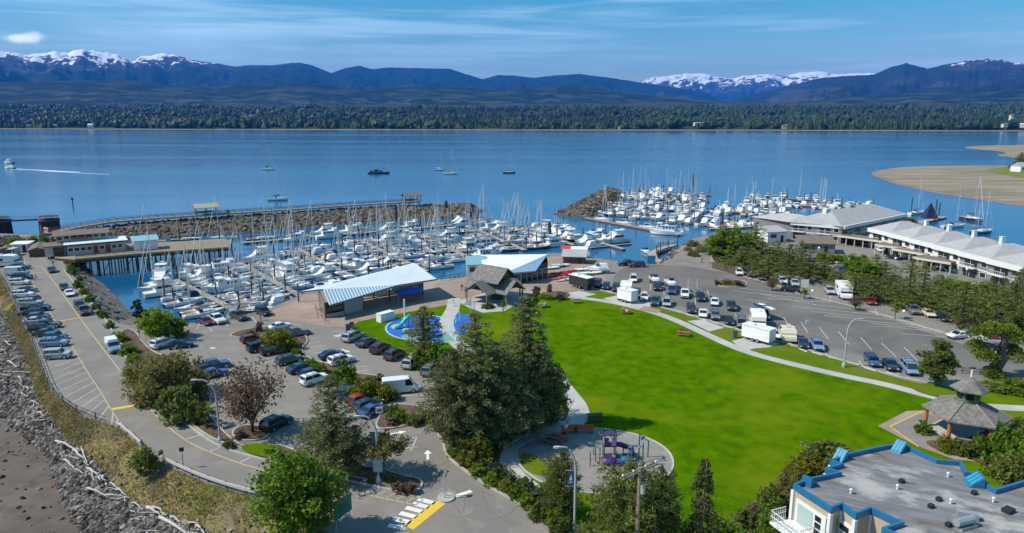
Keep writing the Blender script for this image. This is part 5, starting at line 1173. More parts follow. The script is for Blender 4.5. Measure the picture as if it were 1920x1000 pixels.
def glasshall():
 TL, TR, V, V2, LL, RR = (V3(*q) for q in ((901, 478, 8.4), (1027, 477, 8.7), (939, 513, 6.5), (945, 513, 6.5), (907, 507, 6.7), (1004, 508, 7.0)))
 base = at(965, 528); t = thing('glass_hall', 'low glass-fronted hall under a butterfly white metal roof', 'hall', base)
 mb = MB(); mb.slab([TL, V, V2, TR], .25); mb.slab([TL, LL, V], .25); mb.build('roof', mat('white_metal_roof', (.73, .77, .80), .4), t, off=base)
 mb = MB(); o = Vector((0, 0, .01)); mb.slab([V2+o, RR, TR+o], .25)
 for i in range(1, 14): s = i/14; mb.tube([lerp(V2, TR, s)+Vector((0, 0, .04)), lerp(V2, RR, s/.75) if s < .75 else lerp(RR, TR, (s-.75)/.25)], .05, 4, cap=False)
 mb.build('roof_wing', mat('blue_metal_roof', (0, 0, 0)), t, off=base)  # same metal with painted-in shade as the pavilion wing
 a, b, c = at(905, 527), at(978, 531), at(1027, 522); d = Vector((TR.x-.3, TR.y-.5, 4)); e = Vector((TL.x+.3, TL.y-.5, 4))
 M_hall = mat('hall_dark_cladding', (.055, .05, .048), .7)
 mb = MB(); mb.loft([[(p.x, p.y, 4), (p.x, p.y, z)] for p, z in ((a, 6.4), (b, 6.4), (c, 7.9), (d, 8.3), (e, 8.1), (a, 6.4))], 0, False, False); mb.build('wall', M_hall, t, off=base)
 for p, q, n, z0, z1 in ((a, b, 7, 4.3, 6.0), (b, c, 5, 4.3, 6.4)):
  dd = (q-p).normalized(); nn = Vector((dd.y, -dd.x, 0))*.06; L = (q-p).length
  for i in range(n):
   m_ = p+dd*(L*(i+.5)/n)+nn; mb = MB(); mb.box((m_.x, m_.y, (z0+z1)/2), (L/n*.72, .08, z1-z0), ang(p, q)); w = mb.build('window', M_glass, t, off=base)
   mb = MB(); mb.box((m_.x+dd.x*L/n*.42, m_.y+dd.y*L/n*.42, (z0+z1)/2), (.14, .14, z1-z0+.3), ang(p, q)); mb.box((m_.x, m_.y, z1+.08), (L/n*.78, .12, .12), ang(p, q)); f = mb.build('frame', M_fascia, w, off=base)
glasshall()
# ---- timber picnic shelter with crossing gables
def gable(mb, L, W, z0, z1, rz, m=0, over=.0, c=(0, 0), th=.14):
 co, si = math.cos(rz), math.sin(rz)
 def P(x, y, z): return (c[0]+x*co-y*si, c[1]+x*si+y*co, z)
 for s in (-1, 1):
  pts = [P(-L/2, s*W/2, z0), P(L/2, s*W/2, z0), P(L/2, 0, z1), P(-L/2, 0, z1)]
  mb.slab(pts if s < 0 else pts[::-1], th)
def shelter():
 base = at(926, 562); rz = R(-38); t = thing('picnic_shelter', 'weathered timber picnic shelter with crossing shake gables', 'shelter', base, rz)
 mb = MB(); gable(mb, 11.5, 6.2, 2.5, 4.7, 0); gable(mb, 11.4, 6.2, 2.5, 4.65, R(90)); mb.build('roof', M_shake, t)
 mb = MB(); gable(mb, 7.5, 6.6, 4.4, 7.0, 0); mb.build('upper_roof', M_shake, t)
 mb = MB()
 for s in (-1, 1): mb.add([(s*3.1, -2.1, 4.6), (s*3.1, 2.1, 4.6), (s*3.1, 0, 6.3)], [(0, 1, 2)])
 mb.build('gable_window', M_glass, t)
 for x, y in ((5.3, 2.6), (5.3, -2.6), (-5.3, 2.6), (-5.3, -2.6), (2.6, 5.3), (-2.6, 5.3), (2.6, -5.3), (-2.6, -5.3)):
  mb = MB(); mb.tube([(x, y, 0), (x, y, 2.7)], .17, 7); mb.build('post', M_wood, t)
 mb = MB()
 for r in (0, R(90)):
  for s in (-1, 1):
   for x in (-5.3, 5.3):
    co, si = math.cos(r), math.sin(r); a = (x*co-s*2.9*si, x*si+s*2.9*co, 2.5); b = (x*co, x*si, 4.45); mb.tube([a, b], .12, 4)
 mb.build('rafters', M_dkwood, t)
 mb = MB(); mb.box((0, 0, .06), (9.6, 9.6, .12)); mb.build('floor', M_conc, t)
 mb = MB(); mb.box((-1.5, 1.5, .7), (2.2, .8, .1)); mb.box((1.5, -1.5, .7), (2.2, .8, .1)); mb.box((0, 1, 1.0), (3.2, .25, 1.8)); mb.build('counter', M_dkwood, t)
shelter()
# ---- hexagonal gazebo with cupola
def gazebo():
 L, FL, FR, Rr = (V3(*q) for q in ((1733, 757, 6.9), (1778, 786, 6.9), (1866, 801, 6.9), (1895, 779, 6.9)))
 c = (L+Rr)/2; rad = (L-c).length; a0 = math.atan2(FL.y-c.y, FL.x-c.x)
 t = thing('gazebo', 'hexagonal gazebo with grey shake roof, cupola and orange log posts', 'gazebo', (c.x, c.y, LZ))
 rad *= 1.05
 P = lambda r, z, k, o=0: (r*math.cos(a0+k*math.pi/3+o), r*math.sin(a0+k*math.pi/3+o), z)
 ez = 2.6; rc = 1.35; cz = zat(c.y, 748)-LZ-.2
 for k in range(6):
  mb = MB(); mb.slab([P(rad, ez, k), P(rad, ez, k+1), P(rc, cz, k+1), P(rc, cz, k)], .14); mb.build('roof_panel', M_shake, t)
  mb = MB(); mb.tube([P(rad, ez+.03, k), P(rc, cz+.05, k)], .10, 5); mb.build('ridge_cap', mat('ridge_timber', (.24, .22, .2), .9), t)
  mb = MB(); mb.tube([P(rad*.87, 0, k), P(rad*.87, ez+.2, k)], .23, 9); mb.build('post', M_log, t)
  mb = MB(); mb.tube([P(rad*.87, ez-.12, k), P(rad*.87, ez-.12, k+1)], .16, 6); mb.build('beam', M_log, t)
 ct = zat(c.y, 728)-LZ
 mb = MB(); mb.loft([[P(rc*.88, z, k) for k in range(6)] for z in (cz-.3, ct)]); cu = mb.build('cupola', mat('lichen_timber', (.16, .17, .12), .9), t)
 for k in range(6):
  mb = MB(); a = Vector(P(rc*.9, (cz+ct)/2, k+.5)); mb.box((a.x*.9, a.y*.9, (cz+ct)/2+.1), (.12, .75, (ct-cz)*.55), a0+(k+.5)*math.pi/3); mb.build('window', M_glass, cu)
 zt = zat(c.y, 707)-LZ
 mb = MB(); mb.loft([[P(r, z, k) for k in range(6)] for r, z in ((2.0, ct-.12), (2.0, ct+.02), (.12, zt))]); mb.build('cupola_roof', M_shake, t)
 mb = MB(); mb.tube([(0, 0, zt-.1), (0, 0, zat(c.y, 694)-LZ)], .12, 6); mb.build('finial', M_condowhite, t)
 zf = zat(c.y, 688)-LZ; mb = MB(); mb.box((0, 0, zf-.15), (.7, .05, .16)); mb.lathe([(.02, -.05), (.16, .1), (.02, .25)], (0, 0, zf-.2), 7); mb.build('weather_vane', M_trim, t)
 mb = MB(); mb.loft([[P(rad*.8, z, k) for k in range(6)] for z in (.0, .12)]); mb.build('floor', M_conc, t)
 for k in (0, 1, 2): mb = MB(); a, b = Vector(P(rad*.74, .45, k+.15)), Vector(P(rad*.74, .45, k+.85)); mb.box(((a.x+b.x)/2, (a.y+b.y)/2, .45), ((b-a).length, .45, .08), ang(a, b)); mb.box(((a.x+b.x)/2, (a.y+b.y)/2, .22), ((b-a).length*.9, .2, .44), ang(a, b)); mb.build('bench', M_wood, t)
gazebo()
# ---- apartment block with blue parapet, lower right
def apartment():
 zr = 13.0; out = [(1487, 907), (1521, 895), (1570, 885), (1547, 877), (1575, 869), (1556, 862), (1591, 849), (1656, 835), (1692, 831), (1757, 861), (1803, 865), (1813, 884), (1840, 888), (1856, 910), (1867, 916), (1920, 900), (2020, 872)]
 front = [(2020, 1075), (1750, 1035), (1680, 1001), (1653, 989), (1687, 978), (1634, 953), (1605, 964), (1579, 945), (1559, 953)]
 P = pxs(out+front, zr); c = at(1650, 930, 4); t = thing('apartment_block', 'cream apartment block with flat gravel roof and blue parapet', 'building', (c.x, c.y, 4))
 c = Vector((c.x, c.y, 4))
 M_cr = mat('cream_stucco', (.44, .37, .285), .85, (.40, .335, .26), .8)
 def inset(pts, d):
  n = len(pts); o = []
  ar = sum(pts[i].x*pts[(i+1) % n].y-pts[(i+1) % n].x*pts[i].y for i in range(n)); sg = 1 if ar > 0 else -1
  for i in range(n):
   a, b, e = pts[i-1], pts[i], pts[(i+1) % n]; d1 = (b-a).normalized(); d2 = (e-b).normalized()
   n1 = Vector((-d1.y, d1.x, 0))*sg; n2 = Vector((-d2.y, d2.x, 0))*sg; m = n1+n2; k = max(.35, m.length_squared/2); o.append(b+m*(d/(k if k else 1)) * 1.0)
  return o
 I = inset(P, .2); n = len(P)
 m = bpy.data.materials.new('flat_roof_membrane'); m.use_nodes = True; nt = m.node_tree; N = nt.nodes; Lk = nt.links; b = N['Principled BSDF']; b.inputs['Roughness'].default_value = .8
 g = N.new('ShaderNodeNewGeometry'); mp = N.new('ShaderNodeMapping'); mp.inputs['Rotation'].default_value = (0, 0, R(28)); Lk.new(g.outputs['Position'], mp.inputs[0])
 def nz(sc, st, det=6):
  m2 = N.new('ShaderNodeMapping'); m2.inputs['Scale'].default_value = st; Lk.new(mp.outputs[0], m2.inputs[0]); q = N.new('ShaderNodeTexNoise'); q.inputs['Scale'].default_value = sc; q.inputs['Detail'].default_value = det; q.inputs['Roughness'].default_value = .6; Lk.new(m2.outputs[0], q.inputs['Vector']); return q.outputs[0]
 def mr(v, a, bb):
  r = N.new('ShaderNodeMapRange'); r.inputs[1].default_value = a; r.inputs[2].default_value = bb; r.interpolation_type = 'SMOOTHSTEP'; Lk.new(v, r.inputs[0]); return r.outputs[0]
 def mix(f, A, B):
  x = N.new('ShaderNodeMix'); x.data_type = 'RGBA'; Lk.new(f, x.inputs['Factor'])
  for nm, vv in (('A', A), ('B', B)):
   if isinstance(vv, tuple): x.inputs[nm].default_value = rgb(vv)
   else: Lk.new(vv, x.inputs[nm])
  return x.outputs['Result']
 c0 = mix(mr(nz(1.1, (.25, 1.6, 1)), .4, .62), (.135, .135, .142), (.20, .20, .208))
 c0 = mix(mr(nz(.28, (1, 1.5, 1)), .5, .66), c0, (.36, .35, .33))
 c0 = mix(mr(nz(.24, (1, 2, 1), 5), .60, .70), c0, (.12, .10, .075))
 Lk.new(c0, b.inputs['Base Color'])
 mb = MB(); mb.sheet([p-c for p in I], zr-.35-4); mb.build('roof_surface', m, t)
 M_bl = mat('blue_parapet_metal', (.012, .125, .27), .45, (.02, .15, .30), 2)
 mb = MB(); hi, lo = zr+.02, zr-.46
 mb.loft([[(p.x, p.y, lo), (p.x, p.y, hi), (q.x, q.y, hi), (q.x, q.y, zr-.36)] for p, q in list(zip(P, I))+[(P[0], I[0])]], 0, False, False); mb.build('parapet', M_bl, t, off=c)
 W = inset(P, .06)
 mb = MB(); mb.loft([[(p.x, p.y, 3.9), (p.x, p.y, lo+.02)] for p in W+[W[0]]], 0, False, False); mb.build('wall', M_cr, t, off=c)
 M_w = M_condowhite
 for i in (0, 24, 25, 23, 22, 21, 20, 2, 3, 4, 5):
  p = W[i % n]; mb = MB(); mb.box((p.x, p.y, (3.9+lo)/2), (.26, .26, lo-4.0), R(20)); mb.build('corner_board', M_w, t, off=c)
 mb = MB()
 for z in (zr-3.05, zr-5.9):
  idx = [2, 1, 0, 25, 24, 23, 22, 21, 20, 19]
  pts = [P[i] for i in idx if i < n]; mb.kerb(pts, .16, z-.12, z+.12)
 mb.build('storey_band', M_w, t, off=c)
 def face(i0, i1): return W[i0], W[i1]
 def window(p, q, s, z, w, h, panes, nm='window'):
  d = (q-p).normalized(); nn = Vector((-d.y, d.x, 0)); ctr = sum((Vector((x.x, x.y, 0)) for x in W), Vector())/n
  if nn.dot(ctr-p) > 0: nn = -nn
  m_ = p+(q-p)*s; a = ang(p, q)
  mb = MB(); mb.box((m_.x+nn.x*.05, m_.y+nn.y*.05, z), (w+.26, .1, h+.26), a); f = mb.build(nm, M_w, t, off=c)
  for o, ww, oz, hh, gm in panes:
   mb = MB(); mb.box((m_.x+nn.x*.085+d.x*o, m_.y+nn.y*.085+d.y*o, z+oz), (ww, .08, hh), a); mb.build('pane', gm, f, off=c)
 M_pale = mat('curtained_glass', (.38, .50, .48), .2)
 last = n-1
 a, b_ = W[0], W[last]
 dsgn = 1
 for z in (zr-2.0, zr-4.9):
  window(a, b_, .52, z, 2.6, 1.8, [(-.45, 1.45, 0, 1.6, M_pale), (.75, .55, .55, .42, M_glass), (.75, .55, 0, .42, M_glass), (.75, .55, -.55, .42, M_glass)])
  window(W[last-1], W[last-2], .4, z, 1.1, 1.4, [(0, .9, .35, .45, M_glass), (0, .9, -.3, .5, M_pale)])
  window(W[last], W[last-1], .5, z-.1, .8, 2.2, [(0, .6, 0, 2.0, M_pale)], 'door')
 d = (b_-a).normalized(); nn = Vector((d.y, -d.x, 0)); ctr = sum((Vector((x.x, x.y, 0)) for x in W), Vector())/n
 if nn.dot(ctr-a) > 0: nn = -nn
 for z in (zr-3.25, zr-6.1):
  p0 = a-d*1.35+nn*.0; mb = MB(); cc = a+d*.9+nn*.75; mb.box((cc.x, cc.y, z), (3.0, 1.5, .18), ang(a, b_)); bal = mb.build('balcony', M_w, t, off=c)
  mb = MB(); q = [a-d*.55+nn*.03, a-d*.55+nn*1.47, a+d*2.35+nn*1.47, a+d*2.35+nn*.03]
  for h in (.12, .6, 1.05):
   for i in range(3): mb.tube([Vector((q[i].x, q[i].y, z+h)), Vector((q[i+1].x, q[i+1].y, z+h))], .035, 4)
  for i in range(3):
   for s in np.linspace(0, 1, 9): r_ = lerp(q[i], q[i+1], s); mb.tube([Vector((r_.x, r_.y, z)), Vector((r_.x, r_.y, z+1.05))], .022, 4)
  mb.build('railing', M_w, bal, off=c)
 M_bg = mat('blue_dormer_panel', (.03, .26, .42), .4)
 for (u, v, u2, v2) in ((1502, 898, 1527, 908), (1566, 848, 1592, 858), (1676, 832, 1702, 842), (1826, 890, 1846, 912)):
  p, q = at(u, v, zr), at(u2, v2, zr); p, q = lerp(p, q, .14), lerp(p, q, .86); d = (q-p).normalized(); nn = Vector((-d.y, d.x, 0)); L = (q-p).length
  if nn.dot(ctr-p) < 0: nn = -nn
  z = zr; mb = MB(); mb.loft([[tuple(x) for x in (Vector((s.x, s.y, z-.4))-nn*.2, Vector((s.x, s.y, z+.5))-nn*.1, Vector((s.x, s.y, z-.4))+nn*.95)] for s in (p, q)]); dm = mb.build('dormer', M_bl, t, off=c)
  mb = MB(); up = Vector((0, 0, 1))
  for k in range(3):
   s0, s1 = .08+k*.3, .08+k*.3+.24; f = lambda s, e: p+d*(L*s)+nn*(-.1+1.05*e)+up*(.55-.9*e)
   mb.poly([f(s0, .12), f(s1, .12), f(s1, .8), f(s0, .8)])
  mb.build('dormer_panel', M_bg, dm, off=c)
 for (u, v, k) in ((1595, 926, 0), (1682, 918, 0), (1777, 895, 0), (1690, 905, 1), (1760, 939, 1), (1745, 952, 1), (1826, 927, 1), (1778, 987, 1), (1890, 960, 2), (1782, 945, 0), (1862, 942, 0), (1868, 1020, 0)):
  p = at(u, v, zr-.35)-c; mb = MB()
  if k == 0: mb.tube([p, p+Vector((0, 0, .34))], .07, 7); mb.lathe([(.12, .3), (.12, .38), (.02, .42)], p, 8); mb.build('vent_pipe', M_condowhite, t)
  else:
   s = .28 if k == 1 else .55; mb.box((p.x, p.y, p.z+.11), (s*1.4, s, .22), R(28)); mb.box((p.x, p.y, p.z+.24), (s*1.5, s*1.1, .05), R(28)); mb.build('roof_vent', M_trim, t)
 p = at(1812, 990, zr-.35)-c; mb = MB(); mb.tube([p+Vector((-.9, -.2, .5)), p+Vector((.6, .3, .5))], .28, 10); mb.box((p.x, p.y, p.z+.1), (1.5, .5, .2), R(20)); mb.build('exhaust_fan', M_steel, t)
 p = at(1813, 972, zr-.35)-c; mb = MB(); mb.box((p.x, p.y, p.z+.25), (1.3, .5, .5), R(-25)); mb.build('roof_unit', M_steel, t)
apartment()
# ---- condominiums by the water
def hip(mb, poly, z0, z1, ridge, m=0, over=.5):
 """hip roof over a quad footprint; ridge = inset fraction along the long axis"""
 P = [Vector((p.x, p.y, 0)) for p in poly]; c = sum(P, Vector())/4
 P = [p+(p-c).normalized()*over for p in P]
 l1 = (P[1]-P[0]).length; l2 = (P[2]-P[1]).length
 if l1 < l2: P = P[1:]+P[:1]
 a = (P[0]+P[3])/2; b = (P[1]+P[2])/2; r0 = lerp(a, b, ridge); r1 = lerp(a, b, 1-ridge)
 Z = lambda p, z: (p.x, p.y, z)
 mb.slab([Z(P[0], z0), Z(P[1], z0), Z(r1, z1), Z(r0, z1)], .1, m); mb.slab([Z(P[2], z0), Z(P[3], z0), Z(r0, z1), Z(r1, z1)], .1, m)
 mb.slab([Z(P[1], z0), Z(P[2], z0), Z(r1, z1)], .1, m); mb.slab([Z(P[3], z0), Z(P[0], z0), Z(r0, z1)], .1, m)
def facade(t, base, p, q, units, z0, storeys, sh=2.4, grey=False):
 d = (q-p).normalized(); nn = Vector((d.y, -d.x, 0)); L = (q-p).length; a = ang(p, q)
 def bx(s, w, z, h, dep, off, nm, m, par=t):
  m_ = p+d*(L*s)+nn*off; mb = MB(); mb.box((m_.x, m_.y, z), (w, dep, h), a); return mb.build(nm, m, par, off=base)
 for i in range(units):
  for k in range(storeys):
   z = z0+k*sh; s = (i+.38)/units; w = L/units
   f = bx(s, w*.40, z+1.15, 1.85, .1, .05, 'patio_window', M_glass)
   bx(s-.0, .08, z+1.15, 1.85, .14, .08, 'mullion', M_condowhite, f)
   if k:
    bl = bx(s, w*.5, z+.05, .18, 1.3, .65, 'balcony', M_condowhite); m_ = p+d*(L*s)+nn*1.28; mb = MB()
    for e in np.linspace(-.5, .5, 9): mb.tube([(m_.x+d.x*e*w*.5, m_.y+d.y*e*w*.5, z+.1), (m_.x+d.x*e*w*.5, m_.y+d.y*e*w*.5, z+1.05)], .03, 4)
    mb.tube([(m_.x-d.x*w*.25, m_.y-d.y*w*.25, z+1.05), (m_.x+d.x*w*.25, m_.y+d.y*w*.25, z+1.05)], .05, 4); mb.build('railing', M_condowhite, bl, off=base)
   f = bx((i+.80)/units, w*.17+.3, z+1.35, 1.3, .08, .04, 'window', M_condowhite); bx((i+.80)/units, w*.17, z+1.35, 1.05, .1, .07, 'pane', M_glass, f)
def condo_wing():
 P = [at(1478, 447), at(1576, 457), at(1692, 430)]; d = (P[2]-P[1]).normalized(); nn = Vector((-d.y, d.x, 0)); dl = (P[0]-P[1]).length
 P4 = P[2]+nn*15; P0 = P[1]+nn*15.5+Vector((0, 0, 0)); base = P[1].copy(); eave = 8.8
 t = thing('condominium_wing', 'grey condominium wing with white fascia, left of the long white block', 'building', base)
 q = [P[1], P[2], P4, P0]; Q = [P[0], P[1], P0, P0+(P[0]-P[1])*.8]
 mb = MB(); mb.prism([(p.x, p.y) for p in q], 3.9, eave); mb.prism([(p.x, p.y) for p in [P[0], P[1]-d*.02, P0-d*.02, Q[3]]], 3.9, eave-.003); mb.build('wall', M_condo, t, off=base)
 mb = MB(); hip(mb, q, eave+.4, eave+3.6, .2, 0, 1.0); mb.build('roof', M_roofgrey, t, off=base)
 mb = MB(); hip(mb, Q, eave+.35, eave+2.6, .3, 0, 1.0); mb.build('end_roof', M_roofgrey, t, off=base)
 mb = MB(); mb.kerb([P[0]-nn*.5-d*.3, P[1]-nn*.6, P[2]-nn*.6], .5, eave-.5, eave+.42); mb.build('fascia', M_condowhite, t, off=base)
 mb = MB(); mb.kerb([P[0]-nn*.08, P[1]-nn*.08, P[2]-nn*.08], .2, 6.2, 6.45); mb.build('storey_band', M_condowhite, t, off=base)
 facade(t, base, P[1], P[2], 5, 4, 2); facade(t, base, P[0], P[1], 2, 4, 2)
 for s, o in ((.16, 8.5), (.5, 8), (.84, 8.5)):
  p = P[1]+(P[2]-P[1])*s+nn*o; mb = MB(); mb.box((p.x, p.y, eave+3.0), (2.6, 1.2, 2.4), ang(P[1], P[2])); mb.build('roof_monitor', M_condowhite if s != .5 else M_roofgrey, t, off=base)
condo_wing()
def condo_block():
 A, B = at(1628, 463), at(1935, 548); d = (B-A).normalized(); nn = Vector((-d.y, d.x, 0)); nn = nn if nn.x > 0 else -nn; L = (B-A).length; base = (A+B)/2
 t = thing('condominium_block', 'long white condominium block of stepped units along the water', 'building', base); eave = 9.0; n = 6; w = L/n
 for i in range(n):
  off = -(.0+.55*i); p = A+d*(w*i)+nn*off; q = A+d*(w*(i+1)-.02)+nn*off; e = q+nn*(14-off); f = p+nn*(14-off)
  last = i >= n-2
  mb = MB(); mb.prism([(x.x, x.y) for x in (p, q, e, f)], 3.9, eave+.002*i); mb.build('wall', M_condo if last else M_condowhite, t, off=base)
  mb = MB(); hip(mb, [p, q, e, f], eave+.45, eave+2.9+.01*i, .42, 0, .55); mb.build('roof', M_roofgrey, t, off=base)
  mb = MB(); mb.kerb([p-nn*.45-d*.2, q-nn*.45+d*.2], .5, eave-.55-.002*i, eave+.5+.003*i); mb.build('fascia', M_condowhite, t, off=base)
  facade(t, base, q, p, 1, 4, 2) if (Vector(((p-q).normalized().y, -(p-q).normalized().x, 0)).dot(nn) < 0) else facade(t, base, p, q, 1, 4, 2)
  mb = MB(); mb.kerb([p-nn*.1, q-nn*.1], .22, 6.2, 6.45); mb.build('storey_band', M_condowhite, t, off=base)
  c = q+nn*(11)-d*1.0; mb = MB(); mb.box((c.x, c.y, eave+1.8), (.85, .85, 3.0), ang(A, B)); ch = mb.build('chimney', M_condowhite, t, off=base)
  mb = MB(); mb.box((c.x, c.y, eave+3.42), (1.0, 1.0, .25), ang(A, B)); mb.build('chimney_cap', mat('pale_blue_cap', (.5, .55, .62), .5), ch, off=base)
 p, q = B-nn*3.3, B+nn*12; facade(t, base, q, p, 2, 4, 2) if False else facade(t, base, p, q, 2, 4, 2)
condo_block()
def carport(label, u0, v0, u1, v1, n):
 a, b = at(u0, v0, 6.5), at(u1, v1, 6.5); d = (b-a).normalized(); nn = Vector((-d.y, d.x, 0)); nn = nn if nn.x > 0 else -nn; base = Vector(((a.x+b.x)/2, (a.y+b.y)/2, 4))
 t = thing('carport', label, 'carport', base, 0, 'carports in front of the condominiums')
 mb = MB(); mb.prism([(p.x, p.y) for p in (a, b, b+nn*5.6, a+nn*5.6)], 6.5, 6.72); mb.build('roof', M_brownroof, t, off=base)
 mb = MB(); mb.kerb([a-nn*.08-d*.1, b-nn*.08+d*.1], .14, 6.3, 6.8); mb.kerb([a-nn*.02-d*.08, a+nn*5.6-d*.08], .14, 6.305, 6.795); mb.build('fascia', M_fascia, t, off=base)
 for i in range(n+1):
  p = lerp(a, b, i/n);
  for o in (.3, 5.3):
   q = p+nn*o; mb = MB(); mb.box((q.x, q.y, 5.25), (.22, .22, 2.5)); mb.build('post', M_fascia, t, off=base)
 mb = MB(); p, q = a+nn*5.5, b+nn*5.5; mb.kerb([p, q], .1, 4, 6.3); mb.build('back_wall', M_dkwood, t, off=base)
carport('longest flat carport before the first condominium balconies', 1571, 443, 1668, 456, 6)
carport('flat carport second along the white condominium block', 1641, 460, 1702, 468, 4)
carport('flat carport third along the white condominium block', 1673, 468, 1738, 479, 4)
carport('flat carport nearest the camera, before the grey end unit', 1712, 484, 1782, 495, 4)
def hut(name, label, cat, u, v, rz, w, dep, h, rh, wm, rm, gab=True, door=M_trim, flat=False):
 p = at(u, v); t = thing(name, label, cat, p, rz); mb = MB(); mb.box((0, 0, h/2), (w, dep, h)); mb.build('wall', wm, t)
 mb = MB()
 if gab:
  gable(mb, w+.5, dep+.6, h-.05, h+rh, 0)
  mb.add([(-w/2, -dep/2, h), (-w/2, dep/2, h), (-w/2, 0, h+rh*.9)], [(0, 1, 2)]); mb.add([(w/2, -dep/2, h), (w/2, dep/2, h), (w/2, 0, h+rh*.9)], [(2, 1, 0)])
 else: mb.slab([(-w/2-.4, -dep/2-.4, h+.02), (w/2+.4, -dep/2-.4, h+.02), (w/2+.4, dep/2+.4, h+rh), (-w/2-.4, dep/2+.4, h+rh)], .15)
 mb.build('roof', rm, t)
 mb = MB(); mb.box((w*.25, -dep/2-.02, 1.0), (.9, .06, 2.0)); mb.build('door', door, t)
 mb = MB(); mb.box((-w*.2, -dep/2-.02, h*.6), (w*.3, .06, h*.35)); mb.build('window', M_glass, t); return t
M_hutwhite = mat('hut_white', (.68, .69, .70), .7); M_blueroof = mat('turquoise_roof', (.20, .42, .50), .5)
hut('shore_hut', 'small white hut with pale blue gable roof left of the glass hall', 'hut', 892, 516, R(5), 4.2, 4.2, 3.0, 1.6, M_hutwhite, M_blueroof)
hut('boat_shed', 'grey-roofed shed right behind the glass hall', 'shed', 1077, 492, R(-8), 5.6, 4.2, 1.9, 1.0, M_dkwood, M_roofgrey, False)
hut('harbour_office', 'white harbour hut with red roof on the marina shore', 'hut', 1065, 481, R(-5), 3.2, 2.6, 2.2, .4, M_hutwhite, mat('red_roof', (.42, .07, .03), .6), False)
hut('storage_hut', 'plain white hut right of the red-roofed harbour hut', 'hut', 1085, 482, R(-5), 3.4, 2.6, 2.3, .25, M_hutwhite, M_hutwhite, False)
hut('garden_hut', 'white boarded hut with dark roof among the hillside trees', 'hut', 1447, 452, R(15), 6.5, 5, 3.2, 1.0, M_hutwhite, M_roofgrey, False)
hut('entrance_lodge', 'grey-roofed open lodge before the condominium wing', 'hut', 1527, 472, R(-12), 9, 6, 2.8, 1.2, M_condo, M_brownroof, False)
hut('pump_house', 'white roofed lodge at the right edge below the condominiums', 'hut', 1925, 535, R(-20), 8, 6, 3.2, 1.2, M_condo, M_roofgrey, False)
hut('shoreline_cottage', 'white cottage on the marsh at the right edge', 'cottage', 1916, 322, R(10), 12, 9, 4, 3, M_hutwhite, M_roofgrey)
p = bpy.data.objects['shoreline_cottage']; q = at(1916, 322, .3); p.location = q
# ---- timber pier with clubhouse
DZ = 4.6
def pier():
 f = [at(u, v, DZ) for u, v in ((104, 484), (140, 487), (278, 475), (432, 464))]; bk = [at(u, v, DZ) for u, v in ((434, 449), (280, 455), (90, 462))]; base = Vector((f[1].x, f[1].y, 0))
 t = thing('timber_pier', 'broad timber pier on dense piles carrying the clubhouse', 'pier', base)
 mb = MB(); mb.prism([(p.x, p.y) for p in f+bk], DZ-.35, DZ-.002); mb.build('deck', M_wood, t, off=base)
 k = 0
 for row, (pts, st) in enumerate(((f[1:], 1.35), ([lerp(f[1], bk[2], .35), lerp(f[2], bk[1], .35), lerp(f[3], bk[0], .35)], 2.3), ([lerp(f[1], bk[2], .75), lerp(f[2], bk[1], .75), lerp(f[3], bk[0], .75)], 3.2))):
  for p, d in along(pts, st, .6):
   k += 1
   if k > 98: break
   mb = MB(); mb.tube([(p.x+rnd.uniform(-.1, .1), p.y+.25, -1), (p.x, p.y+.25, DZ-.3)], .17, 6); mb.build('pile', M_pile, t, off=base)
 mb = MB()
 for i, ((p, d), (q, e)) in enumerate(zip(along(f[1:], 5, 1), along(f[1:], 5, 3))):
  mb.tube([(p.x, p.y-.05, .4), (q.x, q.y-.05, DZ-.5)], .1, 4)
 mb.kerb(f, .35, DZ-.9, DZ-.36); mb.build('bracing', M_pile, t, off=base)
 mb = MB(); mb.kerb(f, .3, DZ, DZ+.28); mb.build('yellow_kerb_rail', mat('yellow_timber', (.52, .38, .12), .8), t, off=base)
 mb = MB()
 for p, d in along(f[1:3], 2.2, 0): mb.tube([(p.x, p.y+.5, DZ), (p.x, p.y+.5, DZ+1.05)], .05, 4)
 for h in (.55, 1.05): mb.tube([Vector((p.x, p.y+.5, DZ+h)) for p in f[1:3]], .05, 4)
 mb.build('railing', mat('orange_stain', (.32, .16, .06), .8), t, off=base)
pier()
